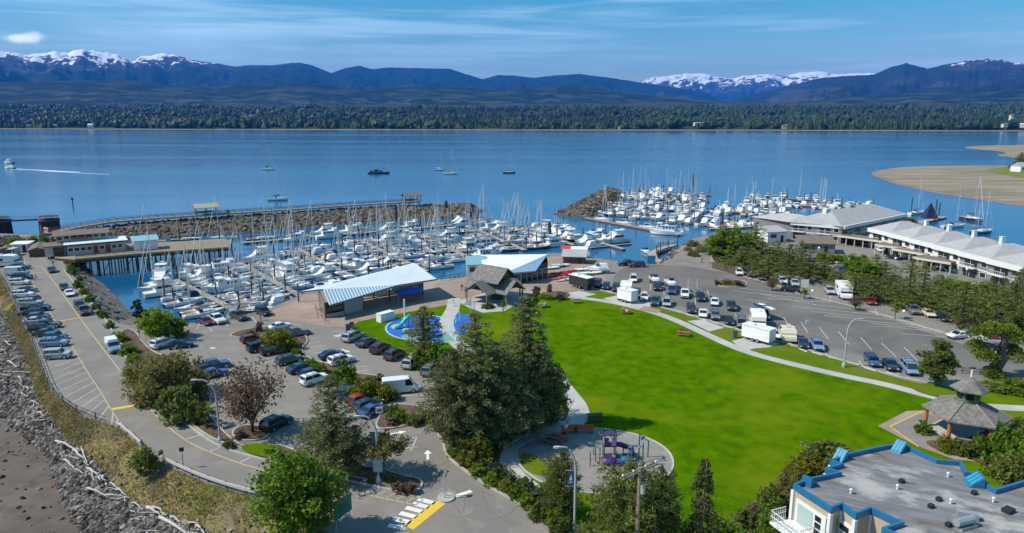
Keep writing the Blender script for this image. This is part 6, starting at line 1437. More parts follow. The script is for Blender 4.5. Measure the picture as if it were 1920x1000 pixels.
def club():
 a, b = at(127, 480, DZ), at(237, 470, DZ); d = (b-a).normalized(); nn = Vector((-d.y, d.x, 0)); L = (b-a).length; rz = ang(a, b); base = Vector((a.x, a.y, DZ))
 t = thing('pier_clubhouse', 'two-storey clubhouse with pale flat roof on the timber pier', 'clubhouse', base, rz)
 M_cw = mat('club_stucco', (.48, .43, .40), .8, (.42, .37, .34), 1); M_cr = mat('red_trim', (.28, .035, .03), .6); M_pr = mat('pale_membrane_roof', (.60, .66, .68), .6)
 mb = MB(); mb.box((L/2, 3.5, 1.4), (L, 7, 2.8)); mb.build('lower_wall', M_cw, t)
 mb = MB(); mb.box((L/2, 3.3, 2.92), (L+1.2, 8.4, .22)); mb.build('lower_roof', M_pr, t)
 mb = MB(); mb.box((L/2, -.92, 2.78), (L+1.24, .08, .3)); mb.build('fascia', M_glass, t)
 for i in range(9):
  x = L*(.06+.105*i); mb = MB()
  if i in (4, 6): mb.box((x, -.03, 1.05), (1.1, .06, 2.1)); mb.build('door', M_cr, t)
  else: mb.box((x, -.02, 1.5), (1.3, .06, 1.1)); w = mb.build('window', M_condowhite, t); mb = MB(); mb.box((x, -.05, 1.5), (1.05, .06, .85)); mb.build('pane', M_glass, w)
 mb = MB(); mb.box((L*.28, 8.6, 2.5), (L*.86, 6.5, 5.0)); mb.build('upper_wall', M_cw, t)
 mb = MB(); gable(mb, L*.98, 9.6, 4.85, 5.6, 0, c=(L*.28, 8.4)); mb.build('upper_roof', M_brownroof, t)
 for i in range(7):
  x = -L*.1+L*.125*i; mb = MB(); mb.box((x, 5.32, 3.95), (1.5, .08, 1.1)); w = mb.build('window', M_cr if i in (2, 3, 4) else M_condowhite, t); mb = MB(); mb.box((x, 5.28, 3.95), (1.2, .06, .85)); mb.build('pane', M_glass, w)
 mb = MB(); mb.box((-2.6, 4, 1.3), (4.6, 6, 2.6)); mb.build('annex_wall', M_cw, t); mb = MB(); mb.box((-2.6, 3.8, 2.72), (5.2, 7, .24)); mb.build('annex_roof', M_brownroof, t); mb = MB(); mb.box((-1.8, .93, 1.2), (2.4, .1, 2.2)); mb.build('annex_opening', M_glass, t)
 a, b = at(252, 471, DZ), at(297, 467, DZ); L = (b-a).length
 t = thing('pier_shed', 'small white shed with turquoise roof on the timber pier', 'shed', a, ang(a, b))
 mb = MB(); mb.box((L/2, 2.2, 1.35), (L, 4.4, 2.7)); mb.build('wall', M_hutwhite, t)
 mb = MB(); mb.slab([(-.4, -.5, 2.72), (L+.4, -.5, 2.72), (L+.4, 4.9, 3.4), (-.4, 4.9, 3.4)], .14); mb.build('roof', M_blueroof, t)
 for x in (.3, .6): mb = MB(); mb.box((L*x, -.03, 1.3), (.05, .05, 2.5)); mb.build('door_joint', M_trim, t)
club()
# ---- breakwater boardwalk with shelters
def boardwalk():
 P = [at(u, v, 5.2) for u, v in ((88, 437), (130, 428), (200, 416), (280, 409), (385, 402), (480, 396), (560, 391), (660, 384), (785, 377))]; base = Vector((P[4].x, P[4].y, 0))
 t = thing('boardwalk', 'long timber boardwalk on piles along the west breakwater', 'boardwalk', base)
 mb = MB(); mb.kerb(P, 3.4, 4.85, 5.2); mb.build('deck', M_wood, t, off=base)
 N1 = offset(P, 1.6, 0); N2 = offset(P, -1.6, 0)
 mb = MB()
 for Q in (N1, N2):
  for h in (.5, 1.0): mb.tube([Vector((p.x, p.y, 5.2+h)) for p in Q], .07, 4)
  for p, d in along(Q, 2.6): mb.tube([(p.x, p.y, 5.1), (p.x, p.y, 6.2)], .07, 4)
 mb.build('railing', mat('red_brown_rail', (.16, .055, .05), .8), t, off=base)
 mb = MB(); mb.tube([Vector((p.x, p.y, 4.7)) for p in N2], .22, 4); mb.build('edge_beam', M_fascia, t, off=base)
 for p, d in along(N2, 4.2):
  mb = MB(); mb.tube([(p.x, p.y, -1), (p.x, p.y, 4.9)], .2, 6); mb.build('pile', M_pile, t, off=base)
boardwalk()
def walkshelter(label, u, v, rz, w, rm):
 p = at(u, v, 5.25); t = thing('boardwalk_shelter', label, 'shelter', p, rz, 'shelters on the boardwalk')
 mb = MB(); gable(mb, w, 5.0, 2.7, 4.0, 0); mb.build('roof', rm, t)
 for x in (-w*.42, 0, w*.42):
  for y in (-1.9, 1.9): mb = MB(); mb.box((x, y, 1.4), (.22, .22, 2.8)); mb.build('post', M_dkwood, t)
 mb = MB(); mb.box((0, 1.5, .45), (w*.7, .5, .1)); mb.box((0, 1.75, .8), (w*.7, .08, .6)); mb.build('bench', M_wood, t)
walkshelter('open shelter with tan roof midway along the boardwalk', 387, 402, hd(280, 409, 480, 396), 8.5, mat('tan_roof', (.42, .36, .24), .9))
walkshelter('brown-roofed shelter at the end of the boardwalk', 772, 379, hd(660, 384, 785, 377), 8.0, M_brownroof)
# ---- old ferry dolphins with footbridge, far left
M_cribs = mat('dark_cribwork', (.035, .03, .03), .9, (.07, .06, .055), .8)
for lab, u, v, w in (('round dark timber crib at the left edge with red-brown top', -2, 441, 8), ('round dark timber crib beside the boardwalk start', 95, 438, 6)):
 p = at(u, v, 0); t = thing('timber_crib', lab, 'crib', p, 0, 'old timber cribs of the landing stage'); r = w/2
 mb = MB(); mb.lathe([(r, -1), (r*.97, 4.6)], n=14); mb.build('crib', M_cribs, t)
 for k in range(14): mb = MB(); a = k*math.pi/7; mb.tube([(r*1.04*math.cos(a), r*1.04*math.sin(a), -1), (r*math.cos(a), r*math.sin(a), 4.7)], .2, 5); mb.build('pile', M_pile, t)
 mb = MB(); mb.lathe([(r*1.12, 4.6), (r*1.12, 5.2), (.1, 5.22)], n=14); mb.build('deck', mat('red_brown_rail', (0, 0, 0)), t)
 mb = MB()
 for k in range(10): a = k*math.pi/5; mb.tube([(r*math.cos(a), r*math.sin(a), 5.2), (r*math.cos(a), r*math.sin(a), 6.2)], .05, 4)
 mb.lathe([(r, 6.15), (r+.06, 6.22), (r, 6.25)], n=14); mb.build('railing', M_trim, t)
a, b = at(14, 418, 5.3), at(82, 412, 5.3); a.y = at(-2, 441, 0).y; a.x = at(-2, 441, 0).x+4; b = at(95, 438, 0)+Vector((-3, 0, 5.1)); a.z = 5.1
t = thing('footbridge', 'narrow dark blue footbridge between the two timber cribs', 'bridge', a, ang(a, b)); L = (b-a).length
mb = MB(); mb.box((L/2, 0, -.1), (L, 1.2, .5)); mb.build('girder', mat('dark_blue_steel', (.02, .025, .12), .5), t); mb = MB()
for s in (-.55, .55):
 mb.tube([(0, s, 1.2), (L, s, 1.2)], .05, 4)
 for x in np.linspace(0, L, 8): mb.tube([(x, s, .1), (x, s, 1.2)], .04, 4)
mb.build('railing', M_lampgrey, t)
# ---- houses on the far shore
M_hs = [mat('far_house_'+n, c, .8) for n, c in (('white', (.62, .62, .60)), ('tan', (.40, .33, .24)), ('grey', (.30, .31, .33)), ('ochre', (.5, .4, .2)))]
HS = [(32, 236.5, 12, 'ochre'), (92, 237, 16, 'tan'), (140, 236.5, 13, 'grey'), (203, 236, 17, 'white'), (262, 236, 14, 'grey'), (305, 236, 16, 'tan'), (352, 235.5, 15, 'tan'), (388, 236, 14, 'ochre'), (498, 237.5, 13, 'ochre'), (776, 239, 14, 'white'), (862, 240, 22, 'tan'), (980, 240.5, 15, 'white'), (1155, 240.5, 13, 'grey'), (1295, 232.5, 34, 'white'), (1450, 238, 16, 'ochre'), (1482, 237.5, 20, 'tan'), (1845, 235, 16, 'white'), (1880, 235.5, 22, 'white'), (1855, 224, 9, 'white'), (1905, 231, 44, 'white'), (1240, 214, 40, 'grey'), (1205, 215, 30, 'grey')]
for i, (u, v, w, c) in enumerate(HS):
 k = (500-v)/FPX; D = shoreD(u)+95
 if v < 220: D = shoreD(u)+1500
 elif u > 1830: D = shoreD(u)+80+(236-v)*12
 X, Y = radial(np.array([float(u)]), np.array([D])); z = float(fargz(np.array([float(u)]), np.array([D]))[0]); z = max(z, zat(float(Y[0]), v)-1)
 t = thing('far_house', f'tiny {c if c != "ochre" else "yellowish"} house on the far shore, {ORD[sorted(q[0] for q in HS).index(u)]} from the left', 'house', (float(X[0]), float(Y[0]), z), rnd.uniform(-.4, .4), 'houses on the far shore')
 h = 4.5 if i != 18 else 14; mb = MB(); mb.box((0, 0, h/2-3), (w, 10, h+6)); mb.build('wall', {'white': M_hs[0], 'tan': M_hs[1], 'grey': M_hs[2], 'ochre': M_hs[3]}[c], t)
 mb = MB(); gable(mb, w+1, 12, h-.2, h+3.5 if w < 30 else h+1, 0); mb.build('roof', M_hs[0] if i in (3, 13, 19, 17) else M_brownroof, t)
# ============================================================ TREES, SHRUBS, FORESTS
M_bark = mat('grey_bark', (.12, .095, .075), .95, (.19, .16, .13), 3, bump=.6, bscale=8, coord='obj')
M_barkdk = mat('dark_bark', (.055, .042, .034), .95, (.09, .07, .055), 3, bump=.6, bscale=8, coord='obj')
LM = dict(
pine=leafmat('pine_needles', (0.096, 0.112, 0.041), (0.288, 0.294, 0.121), 0.43),
spruce=leafmat('spruce_needles', (0.085, 0.103, 0.038), (0.257, 0.267, 0.105), 0.43),
green=leafmat('broad_green_leaves', (0.063, 0.132, 0.009), (0.218, 0.333, 0.029), 0.50),
bright=leafmat('bright_green_leaves', (0.098, 0.172, 0.009), (0.253, 0.345, 0.023), 0.50),
mid=leafmat('mid_green_leaves', (0.081, 0.109, 0.018), (0.218, 0.253, 0.057), 0.48),
olive=leafmat('olive_leaves', (0.144, 0.132, 0.034), (0.310, 0.276, 0.092), 0.48),
yellow=leafmat('yellow_green_leaves', (0.115, 0.138, 0.014), (0.310, 0.310, 0.029), 0.50),
copper=leafmat('copper_leaves', (0.086, 0.052, 0.040), (0.265, 0.178, 0.115), 0.43),
cypress=leafmat('cypress_leaves', (.018, .024, .014), (.05, .058, .03), .1),
belt=leafmat('belt_pine_needles', (.085, .108, .022), (.25, .28, .065), 0.43),
weep=leafmat('weeping_needles', (0.052, 0.069, 0.014), (0.184, 0.207, 0.046), 0.43),
pollard=leafmat('pollard_leaves', (0.098, 0.149, 0.011), (0.276, 0.333, 0.034), 0.50),
flower=leafmat('purple_flowers', (.10, .06, .22), (.25, .18, .42), .2),
pinkfl=leafmat('pink_flowers', (.30, .07, .08), (.45, .20, .2), .2),
dry=leafmat('dry_grass_blades', (.22, .17, .075), (.38, .30, .14), .5),
grass=leafmat('green_grass_blades', (.14, .16, .03), (.27, .28, .07), .5),
heather=leafmat('heather_stems', (.16, .12, .095), (.30, .225, .18), .4),
far=leafmat('far_needles', (.008, .021, .005), (.032, .056, .012), .05))
def quads(P, s, rg, asp=.6, down=0.0, axis=None):
 n = len(P); U = rg.normal(size=(n, 3)); U[:, 2] *= .7
 if axis is not None: U = axis+U*.35
 U[:, 2] -= down; U /= np.linalg.norm(U, axis=1)[:, None]
 W = rg.normal(size=(n, 3)); W -= U*(W*U).sum(1)[:, None]; W /= np.linalg.norm(W, axis=1)[:, None]
 s = (s*rg.uniform(.6, 1.35, n))[:, None]
 return np.stack([P-U*s*.5, P+W*s*asp*.5, P+U*s*.5, P-W*s*asp*.5], 1)
def leafobj(name, Q, m, par, rg, tint=None):
 n = len(Q); t = rg.random(n)**1.3 if tint is None else np.clip(tint, 0, 1)
 return npmesh(name, Q.reshape(-1, 3), np.arange(4*n).reshape(n, 4), m, smooth=False, attr=t, parent=par)
def clumps(rg, C, Rr, per, size, asp=.6, flat=1.0, down=0):
 """leaf clumps: C centres, Rr radii, per leaves each"""
 C = np.asarray(C); n = len(C); d = rg.normal(size=(n, per, 3)); d /= np.linalg.norm(d, axis=2)[..., None]
 r = rg.random((n, per, 1))**.5; P = C[:, None]+d*r*np.asarray(Rr)[:, None, None]*np.array([1, 1, flat])
 tone = np.repeat(rg.random(n), per)*.55+rg.random(n*per)*.45
 return quads(P.reshape(-1, 3), size, rg, asp, down), tone
def trunkmesh(t, H, r, bark, limbs, rg, lean=(0, 0), top=.9):
 mb = MB(); pts = [(lean[0]*z*z+.1*math.sin(z*3), lean[1]*z*z+.1*math.cos(z*2.3)-.1, H*z) for z in np.linspace(0, top, 7)]
 mb.tube(pts, r, 8, r2=r*.25)
 for a, b, rr in limbs:
  m_ = [(x+y)/2 for x, y in zip(a, b)]; m_[2] += .1*H*.3; mb.tube([a, m_, b], rr, 5, r2=rr*.3)
 return mb.build('trunk', bark, t, smooth=True)
def blobtree(name, cat, H, W, lm, seed, nclump=120, per=38, leaf=.42, base=.25, shape='round', bark=None, r=.22, gaps=.0, holes=0, asp=.65, limbs=9):
 rg = np.random.default_rng(seed); t = thing(name, 'tree', cat); R0 = W/2; zc = H*(1+base)/2; hz = H*(1-base)/2
 C = []; rad = []
 while len(C) < nclump:
  d = rg.normal(size=3); d /= np.linalg.norm(d); k = rg.random()**.33*(.93 if rg.random() > .25 else .6)
  z = zc+d[2]*k*hz; x, y = d[0]*k*R0, d[1]*k*R0
  if shape == 'dome' and z < zc: x *= 1.05; y *= 1.05
  if shape == 'ovoid': f = 1-.45*max(0, (z-zc)/hz); x *= f; y *= f
  a = math.atan2(y, x); lob = 1+.16*math.sin(a*3+seed)+.10*math.sin(a*5+seed*2+z); x *= lob; y *= lob
  if rg.random() < gaps: continue
  C.append((x, y, z)); rad.append(W*rg.uniform(.085, .15))
 lb = []
 for i in range(limbs):
  c = C[int(rg.integers(len(C)))]; z0 = H*rg.uniform(base*.5, base+.25); lb.append(((0, 0, min(z0, c[2])), c, r*.45))
 trunkmesh(t, H, r, bark or M_bark, lb, rg, top=.75)
 Q, tone = clumps(rg, C, rad, per, leaf, asp, .85); leafobj('crown', Q, LM[lm], t, rg, tone); return t, H, W
def pine(name, cat, H, W, lm, seed, layers=13, leaf=.36, base=.16, cone=.75, pad=.5, density=1.0, per=34, bark=None, r=.3, open_=0.0):
 rg = np.random.default_rng(seed); t = thing(name, 'tree', cat); C = []; rad = []; lb = []
 for i in range(layers):
  f = i/(layers-1); z = H*(base+(.97-base)*f); R0 = W/2*((1-f)**cone*.92+.08)*rg.uniform(.85, 1.12)
  if f < .12: R0 *= .8
  nb = max(3, int((5+R0*1.7)*density)); a0 = rg.random()*6.28
  for j in range(nb):
   if rg.random() < open_: continue
   a = a0+j*6.283/nb+rg.normal()*.18; L = R0*rg.uniform(.72, 1.1); droop = -.10*L+rg.normal()*.12
   tip = (L*math.cos(a), L*math.sin(a), z+droop*.8+.12*L)
   if j % 2 == 0: lb.append(((0, 0, z-.12*L), tip, .055+.012*L))
   for q in np.linspace(.28, 1, max(2, int(L*1.25))):
    C.append((tip[0]*q, tip[1]*q, z+(tip[2]-z)*q+rg.normal()*.12)); rad.append(pad*(.55+.6*q)*(.7+.1*L)*rg.uniform(.8, 1.2))
 mb = MB(); pts = [(.12*math.sin(z*4), .1*math.cos(z*3)-.1, H*z) for z in np.linspace(0, .97, 8)]; mb.tube(pts, r, 8, r2=.05)
 for a, b, rr in lb: mb.tube([a, b], rr, 4, r2=rr*.35, cap=False)
 mb.build('trunk', bark or M_barkdk, t, smooth=True)
 Q, tone = clumps(rg, C, rad, per, leaf, .38, .6); leafobj('crown', Q, LM[lm], t, rg, tone); return t, H, W
def shrub(name, H, W, lm, seed, n=70, per=34, leaf=.3, lm2=None, cat='shrub'):
 rg = np.random.default_rng(seed); t = thing(name, 'shrub', cat); C = []; rad = []
 for i in range(n):
  d = rg.normal(size=3); d /= np.linalg.norm(d); d[2] = abs(d[2]); k = rg.uniform(.45, .92); a = math.atan2(d[1], d[0]); lob = 1+.15*math.sin(a*3+seed)+.1*math.sin(a*7)
  C.append((d[0]*k*W/2*lob, d[1]*k*W/2*lob, .08*H+d[2]*k*H*.92)); rad.append(W*rg.uniform(.09, .16))
 mb = MB()
 for i in range(6): c = C[i]; mb.tube([(0, 0, 0), (c[0]*.5, c[1]*.5, c[2]*.6), c], .06, 5, r2=.02)
 mb.build('stems', M_bark, t)
 Q, tone = clumps(rg, C, rad, per, leaf, .6, .8); leafobj('foliage', Q, LM[lm], t, rg, tone)
 if lm2:
  D = np.array(C)[rg.choice(n, n//3, False)]; D = D*1.08; Q, tone = clumps(rg, D, np.full(len(D), W*.08), 14, leaf*.7, .8); leafobj('flowers', Q, LM[lm2], t, rg, tone)
 return t, H, W
def weeping(seed=5, H=11, W=4.5):
 rg = np.random.default_rng(seed); t = thing('weeping_conifer', 'tree', 'tree'); P = []; AX = []; mb = MB(); mb.tube([(.25*math.sin(z*5), 0, H*z) for z in np.linspace(0, 1, 9)], .2, 7, r2=.05)
 for i in range(95):
  z = H*(.06+.93*rg.random()**1.1); a = rg.random()*6.28; L = W/2*(1-z/H)**.8*rg.uniform(.4, 1.05)+.25; tip = np.array([L*math.cos(a), L*math.sin(a), z+.1]); mb.tube([(0, 0, z), tuple(tip)], .03, 3, cap=False)
  n = int(26+L*30); q = rg.random(n); hang = rg.random(n)**.7*(.5+L*.75)
  p = np.stack([tip[0]*(.3+.75*q), tip[1]*(.3+.75*q), z+.1-hang*q-.1*q], 1)+rg.normal(size=(n, 3))*.09; P.append(p)
 mb.build('trunk', M_bark, t, smooth=True)
 P = np.concatenate(P); leafobj('crown', quads(P, .34, rg, .28, 2.2), LM['weep'], t, rg); return t, H, W
def pollard(seed=9):
 t = thing('pollard_tree', 'pollarded tree with leaning bare trunk and tufted green heads by the lot', 'tree', at(1858, 706)); rg = np.random.default_rng(seed); b = at(1858, 706)
 def rel(u, v, dy=0): y = b.y+dy; z = zat(y, v); return Vector((xat(u, y, z)-b.x, dy, z-LZ))
 mb = MB(); k = rel(1876, 655); mb.tube([(0, 0, -.1), rel(1866, 690), rel(1880, 672), k], .95, 10, r2=.55); fk = rel(1880, 625)
 mb.tube([k, rel(1884, 640), fk], .55, 9, r2=.36)
 heads = [(1838, 618, -.5), (1862, 606, .3), (1893, 610, .2), (1910, 624, -.3), (1846, 655, -.8), (1832, 640, .4), (1905, 660, .2), (1898, 648, .6), (1856, 662, -.6), (1862, 690, -.8)]
 tufts = []
 for i, (u, v, dy) in enumerate(heads):
  h = rel(u, v, dy); src = fk if v < 632 else (k if v < 680 else rel(1866, 690)); mb.tube([src, (src+h)/2+Vector((0, 0, .25)), h], .22, 6, r2=.12); tufts.append(h)
 mb.build('trunk', M_bark, t, smooth=True)
 for h in tufts:
  n = 520; d = rg.normal(size=(n, 3)); d /= np.linalg.norm(d, axis=1)[:, None]; d[:, 2] = d[:, 2]*.45+.1; r = rg.random((n, 1))**.5*1.55
  P = np.array(h)[None]+d*r; P[:, 2] -= (r[:, 0]**2)*.42; leafobj('leaf_tuft', quads(P, .55, rg, .28, .9), LM['pollard'], t, rg)
def palm():
 b = at(386, 800); t = thing('fan_palm', 'small yellow-green fan palm beside the curved lamp on the left', 'palm', b); rg = np.random.default_rng(2)
 mb = MB(); mb.tube([(0, 0, 0), (.05, 0, 1.9)], .16, 7); mb.build('trunk', M_bark, t); Q = []
 for i in range(34):
  a = rg.random()*6.28; e = rg.uniform(-.5, 1.2); d = np.array([math.cos(a)*math.cos(e), math.sin(a)*math.cos(e), math.sin(e)]); s = np.array([-math.sin(a), math.cos(a), 0]); o = np.array([0.05, 0, 1.9])
  for j in range(7):
   w = d*1.1+s*(j-3)*.16; w[2] -= .12; p0 = o+d*.45; p1 = o+d*.5+w*.75; q = s*.05+np.array([0, 0, .02]); Q.append([p0-q, p0+q, p1+q*.5, p1-q*.5])
 leafobj('fronds', np.array(Q), LM['yellow'], t, rg)
# ---- prototypes
TP = {}
def proto(k, r): TP[k] = r; snapshot(r[0])
proto('pineA', pine('pine_tree', 'tree', 15, 10, 'pine', 31, 14, .38, .10, .62, .62, 1.05, 34))
proto('pineB', pine('pine_tree', 'tree', 13, 9, 'pine', 32, 12, .38, .22, .42, .66, 1.05, 34))
proto('spruce', pine('spruce_tree', 'tree', 17, 9, 'spruce', 33, 20, .36, .07, .85, .56, 1.1, 30))
proto('pineS', pine('small_pine', 'tree', 8, 6.5, 'pine', 34, 9, .36, .15, .45, .55, 1.0, 34))
proto('beltA', pine('shore_pine', 'tree', 9, 8.5, 'belt', 35, 7, .40, .22, .35, .58, .8, 19, open_=.15))
proto('beltB', pine('shore_pine', 'tree', 10, 7.5, 'belt', 36, 8, .40, .25, .5, .56, .8, 19, open_=.2))
proto('round', blobtree('broadleaf_tree', 'tree', 7, 6, 'bright', 41, 110, 44, .42, .12))
proto('maple', blobtree('broadleaf_tree', 'tree', 10, 9, 'green', 42, 170, 46, .42, .06, 'ovoid', gaps=.1))
proto('lotree', blobtree('broadleaf_tree', 'tree', 7.5, 5.2, 'mid', 43, 130, 44, .38, .10, 'ovoid'))
proto('sapling', blobtree('young_tree', 'tree', 5, 1.6, 'bright', 44, 40, 24, .3, .25, 'ovoid', r=.07, limbs=4))
proto('spread', blobtree('spreading_tree', 'tree', 5.5, 6, 'olive', 45, 70, 34, .36, .5, 'dome', r=.13))
proto('copper', blobtree('copper_tree', 'tree', 8, 9.5, 'copper', 46, 150, 20, .36, .22, 'dome', M_barkdk, .2, limbs=40))
proto('cyp', blobtree('cypress_tree', 'tree', 5.5, 1.7, 'cypress', 47, 60, 30, .3, .04, 'ovoid', r=.1, limbs=3))
proto('bluepine', pine('round_pine', 'tree', 9, 11, 'mid', 48, 9, .40, .12, .28, .75, 1.1, 30))
proto('sh_olive', shrub('olive_shrub', 3.5, 6, 'olive', 51, 110, 36, .32))
proto('sh_green', shrub('green_shrub', 2, 3, 'green', 52, 60, 30, .28))
proto('sh_bright', shrub('bright_shrub', 2.2, 3, 'bright', 53, 60, 30, .28))
proto('sh_yel', shrub('yellow_green_shrub', 2.6, 4, 'yellow', 54, 80, 32, .3))
proto('sh_mid', shrub('dark_green_shrub', 2.6, 3.4, 'mid', 55, 70, 32, .3))
proto('sh_red', shrub('reddish_shrub', 1.4, 1.8, 'copper', 56, 40, 24, .24))
proto('sh_pur', shrub('lavender_bush', 1.3, 1.8, 'mid', 57, 40, 26, .22, 'flower'))
proto('sh_pink', shrub('flowering_shrub', 1.8, 2.6, 'mid', 58, 50, 28, .26, 'pinkfl'))
TUSED = set()
def tree(k, u, vb, vt, w, label, group=None, rz=None, z=LZ, dim=None):
 src, H0, W0 = TP[k]; b = at(u, vb, z) if z is not None else u; f = b.y*CP-(b.z-CZ)*SP
 if dim: H, W = dim
 else: H = zat(b.y, vt)-b.z; W = w*f/FPX
 sc = (W/W0, W/W0, H/H0); rz = rnd.random()*6.28 if rz is None else rz
 if k not in TUSED:
  TUSED.add(k); src.location = b; src.rotation_euler = (0, 0, rz); src.scale = sc; src['label'] = label
  if group: src['group'] = group
  return src
 o = dup(src, b, rz, label, None, sc, tree=SNAP[src.name])
 if 'group' in o: del o['group']
 if group: o['group'] = group
 return o
# ---- foreground and middle
tree('spruce', 985, 806, 553, 176, 'tall dark conifer, tallest of the clump at the lawn edge')
tree('pineA', 893, 838, 586, 165, 'broad dark pine left of the tallest conifer in the clump')
tree('pineA', 930, 826, 640, 150, 'dark pine in the middle of the clump at the lawn edge')
tree('pineB', 852, 850, 655, 130, 'dark pine on the left flank of the clump beside the lot exit')
tree('pineB', 958, 830, 690, 120, 'lower dark pine at the front of the clump')
tree('pineB', 1008, 800, 640, 90, 'dark pine tucked right behind the tallest conifer')
tree('maple', 1034, 796, 678, 66, 'bright green broadleaf right of the conifer clump beside the path')
tree('pineS', 797, 668, 576, 84, 'dark bushy pine standing over the splash pad')
tree('pineA', 628, 893, 704, 150, 'tall dark pine standing between centre lot and road')
tree('pineS', 668, 885, 800, 50, 'lower dark pine right of the tall pine by the road')
tree('maple', 556, 1012, 842, 160, 'lush green broadleaf at the bottom beside the green sign')
tree('maple', 590, 1000, 880, 110, 'green broadleaf half merged with the larger one beside the sign')
tree('spread', 722, 900, 818, 84, 'small spreading tree with yellow-olive crown by the crosswalk')
tree('round', 298, 640, 576, 72, 'round bright green tree beside the basin')
tree('sh_bright', 330, 632, 590, 46, 'bright green bush right of the round tree by the basin')
tree('cyp', 263, 614, 556, 24, 'dark slim cypress left of the round tree')
tree('cyp', 275, 614, 578, 22, 'shorter dark cypress beside the taller one')
tree('copper', 474, 812, 676, 135, 'open copper-leaved tree in the centre lot')
tree('lotree', 1754, 724, 636, 68, 'conical mid green tree left of the gazebo')
tree('bluepine', 1175, 1040, 872, 180, 'wide round pine in front of the playground')
tree('bluepine', 1235, 1030, 878, 90, 'dense pine at the right side of the playground pine')
tree('bluepine', 1052, 970, 848, 84, 'round pine left of the blue banner lamp')
TP['weep'] = weeping(); snapshot(TP['weep'][0])
tree('weep', 1312, 1045, 862, 110, 'weeping conifer with bare drooping leader on the lawn edge')
pollard(); palm()
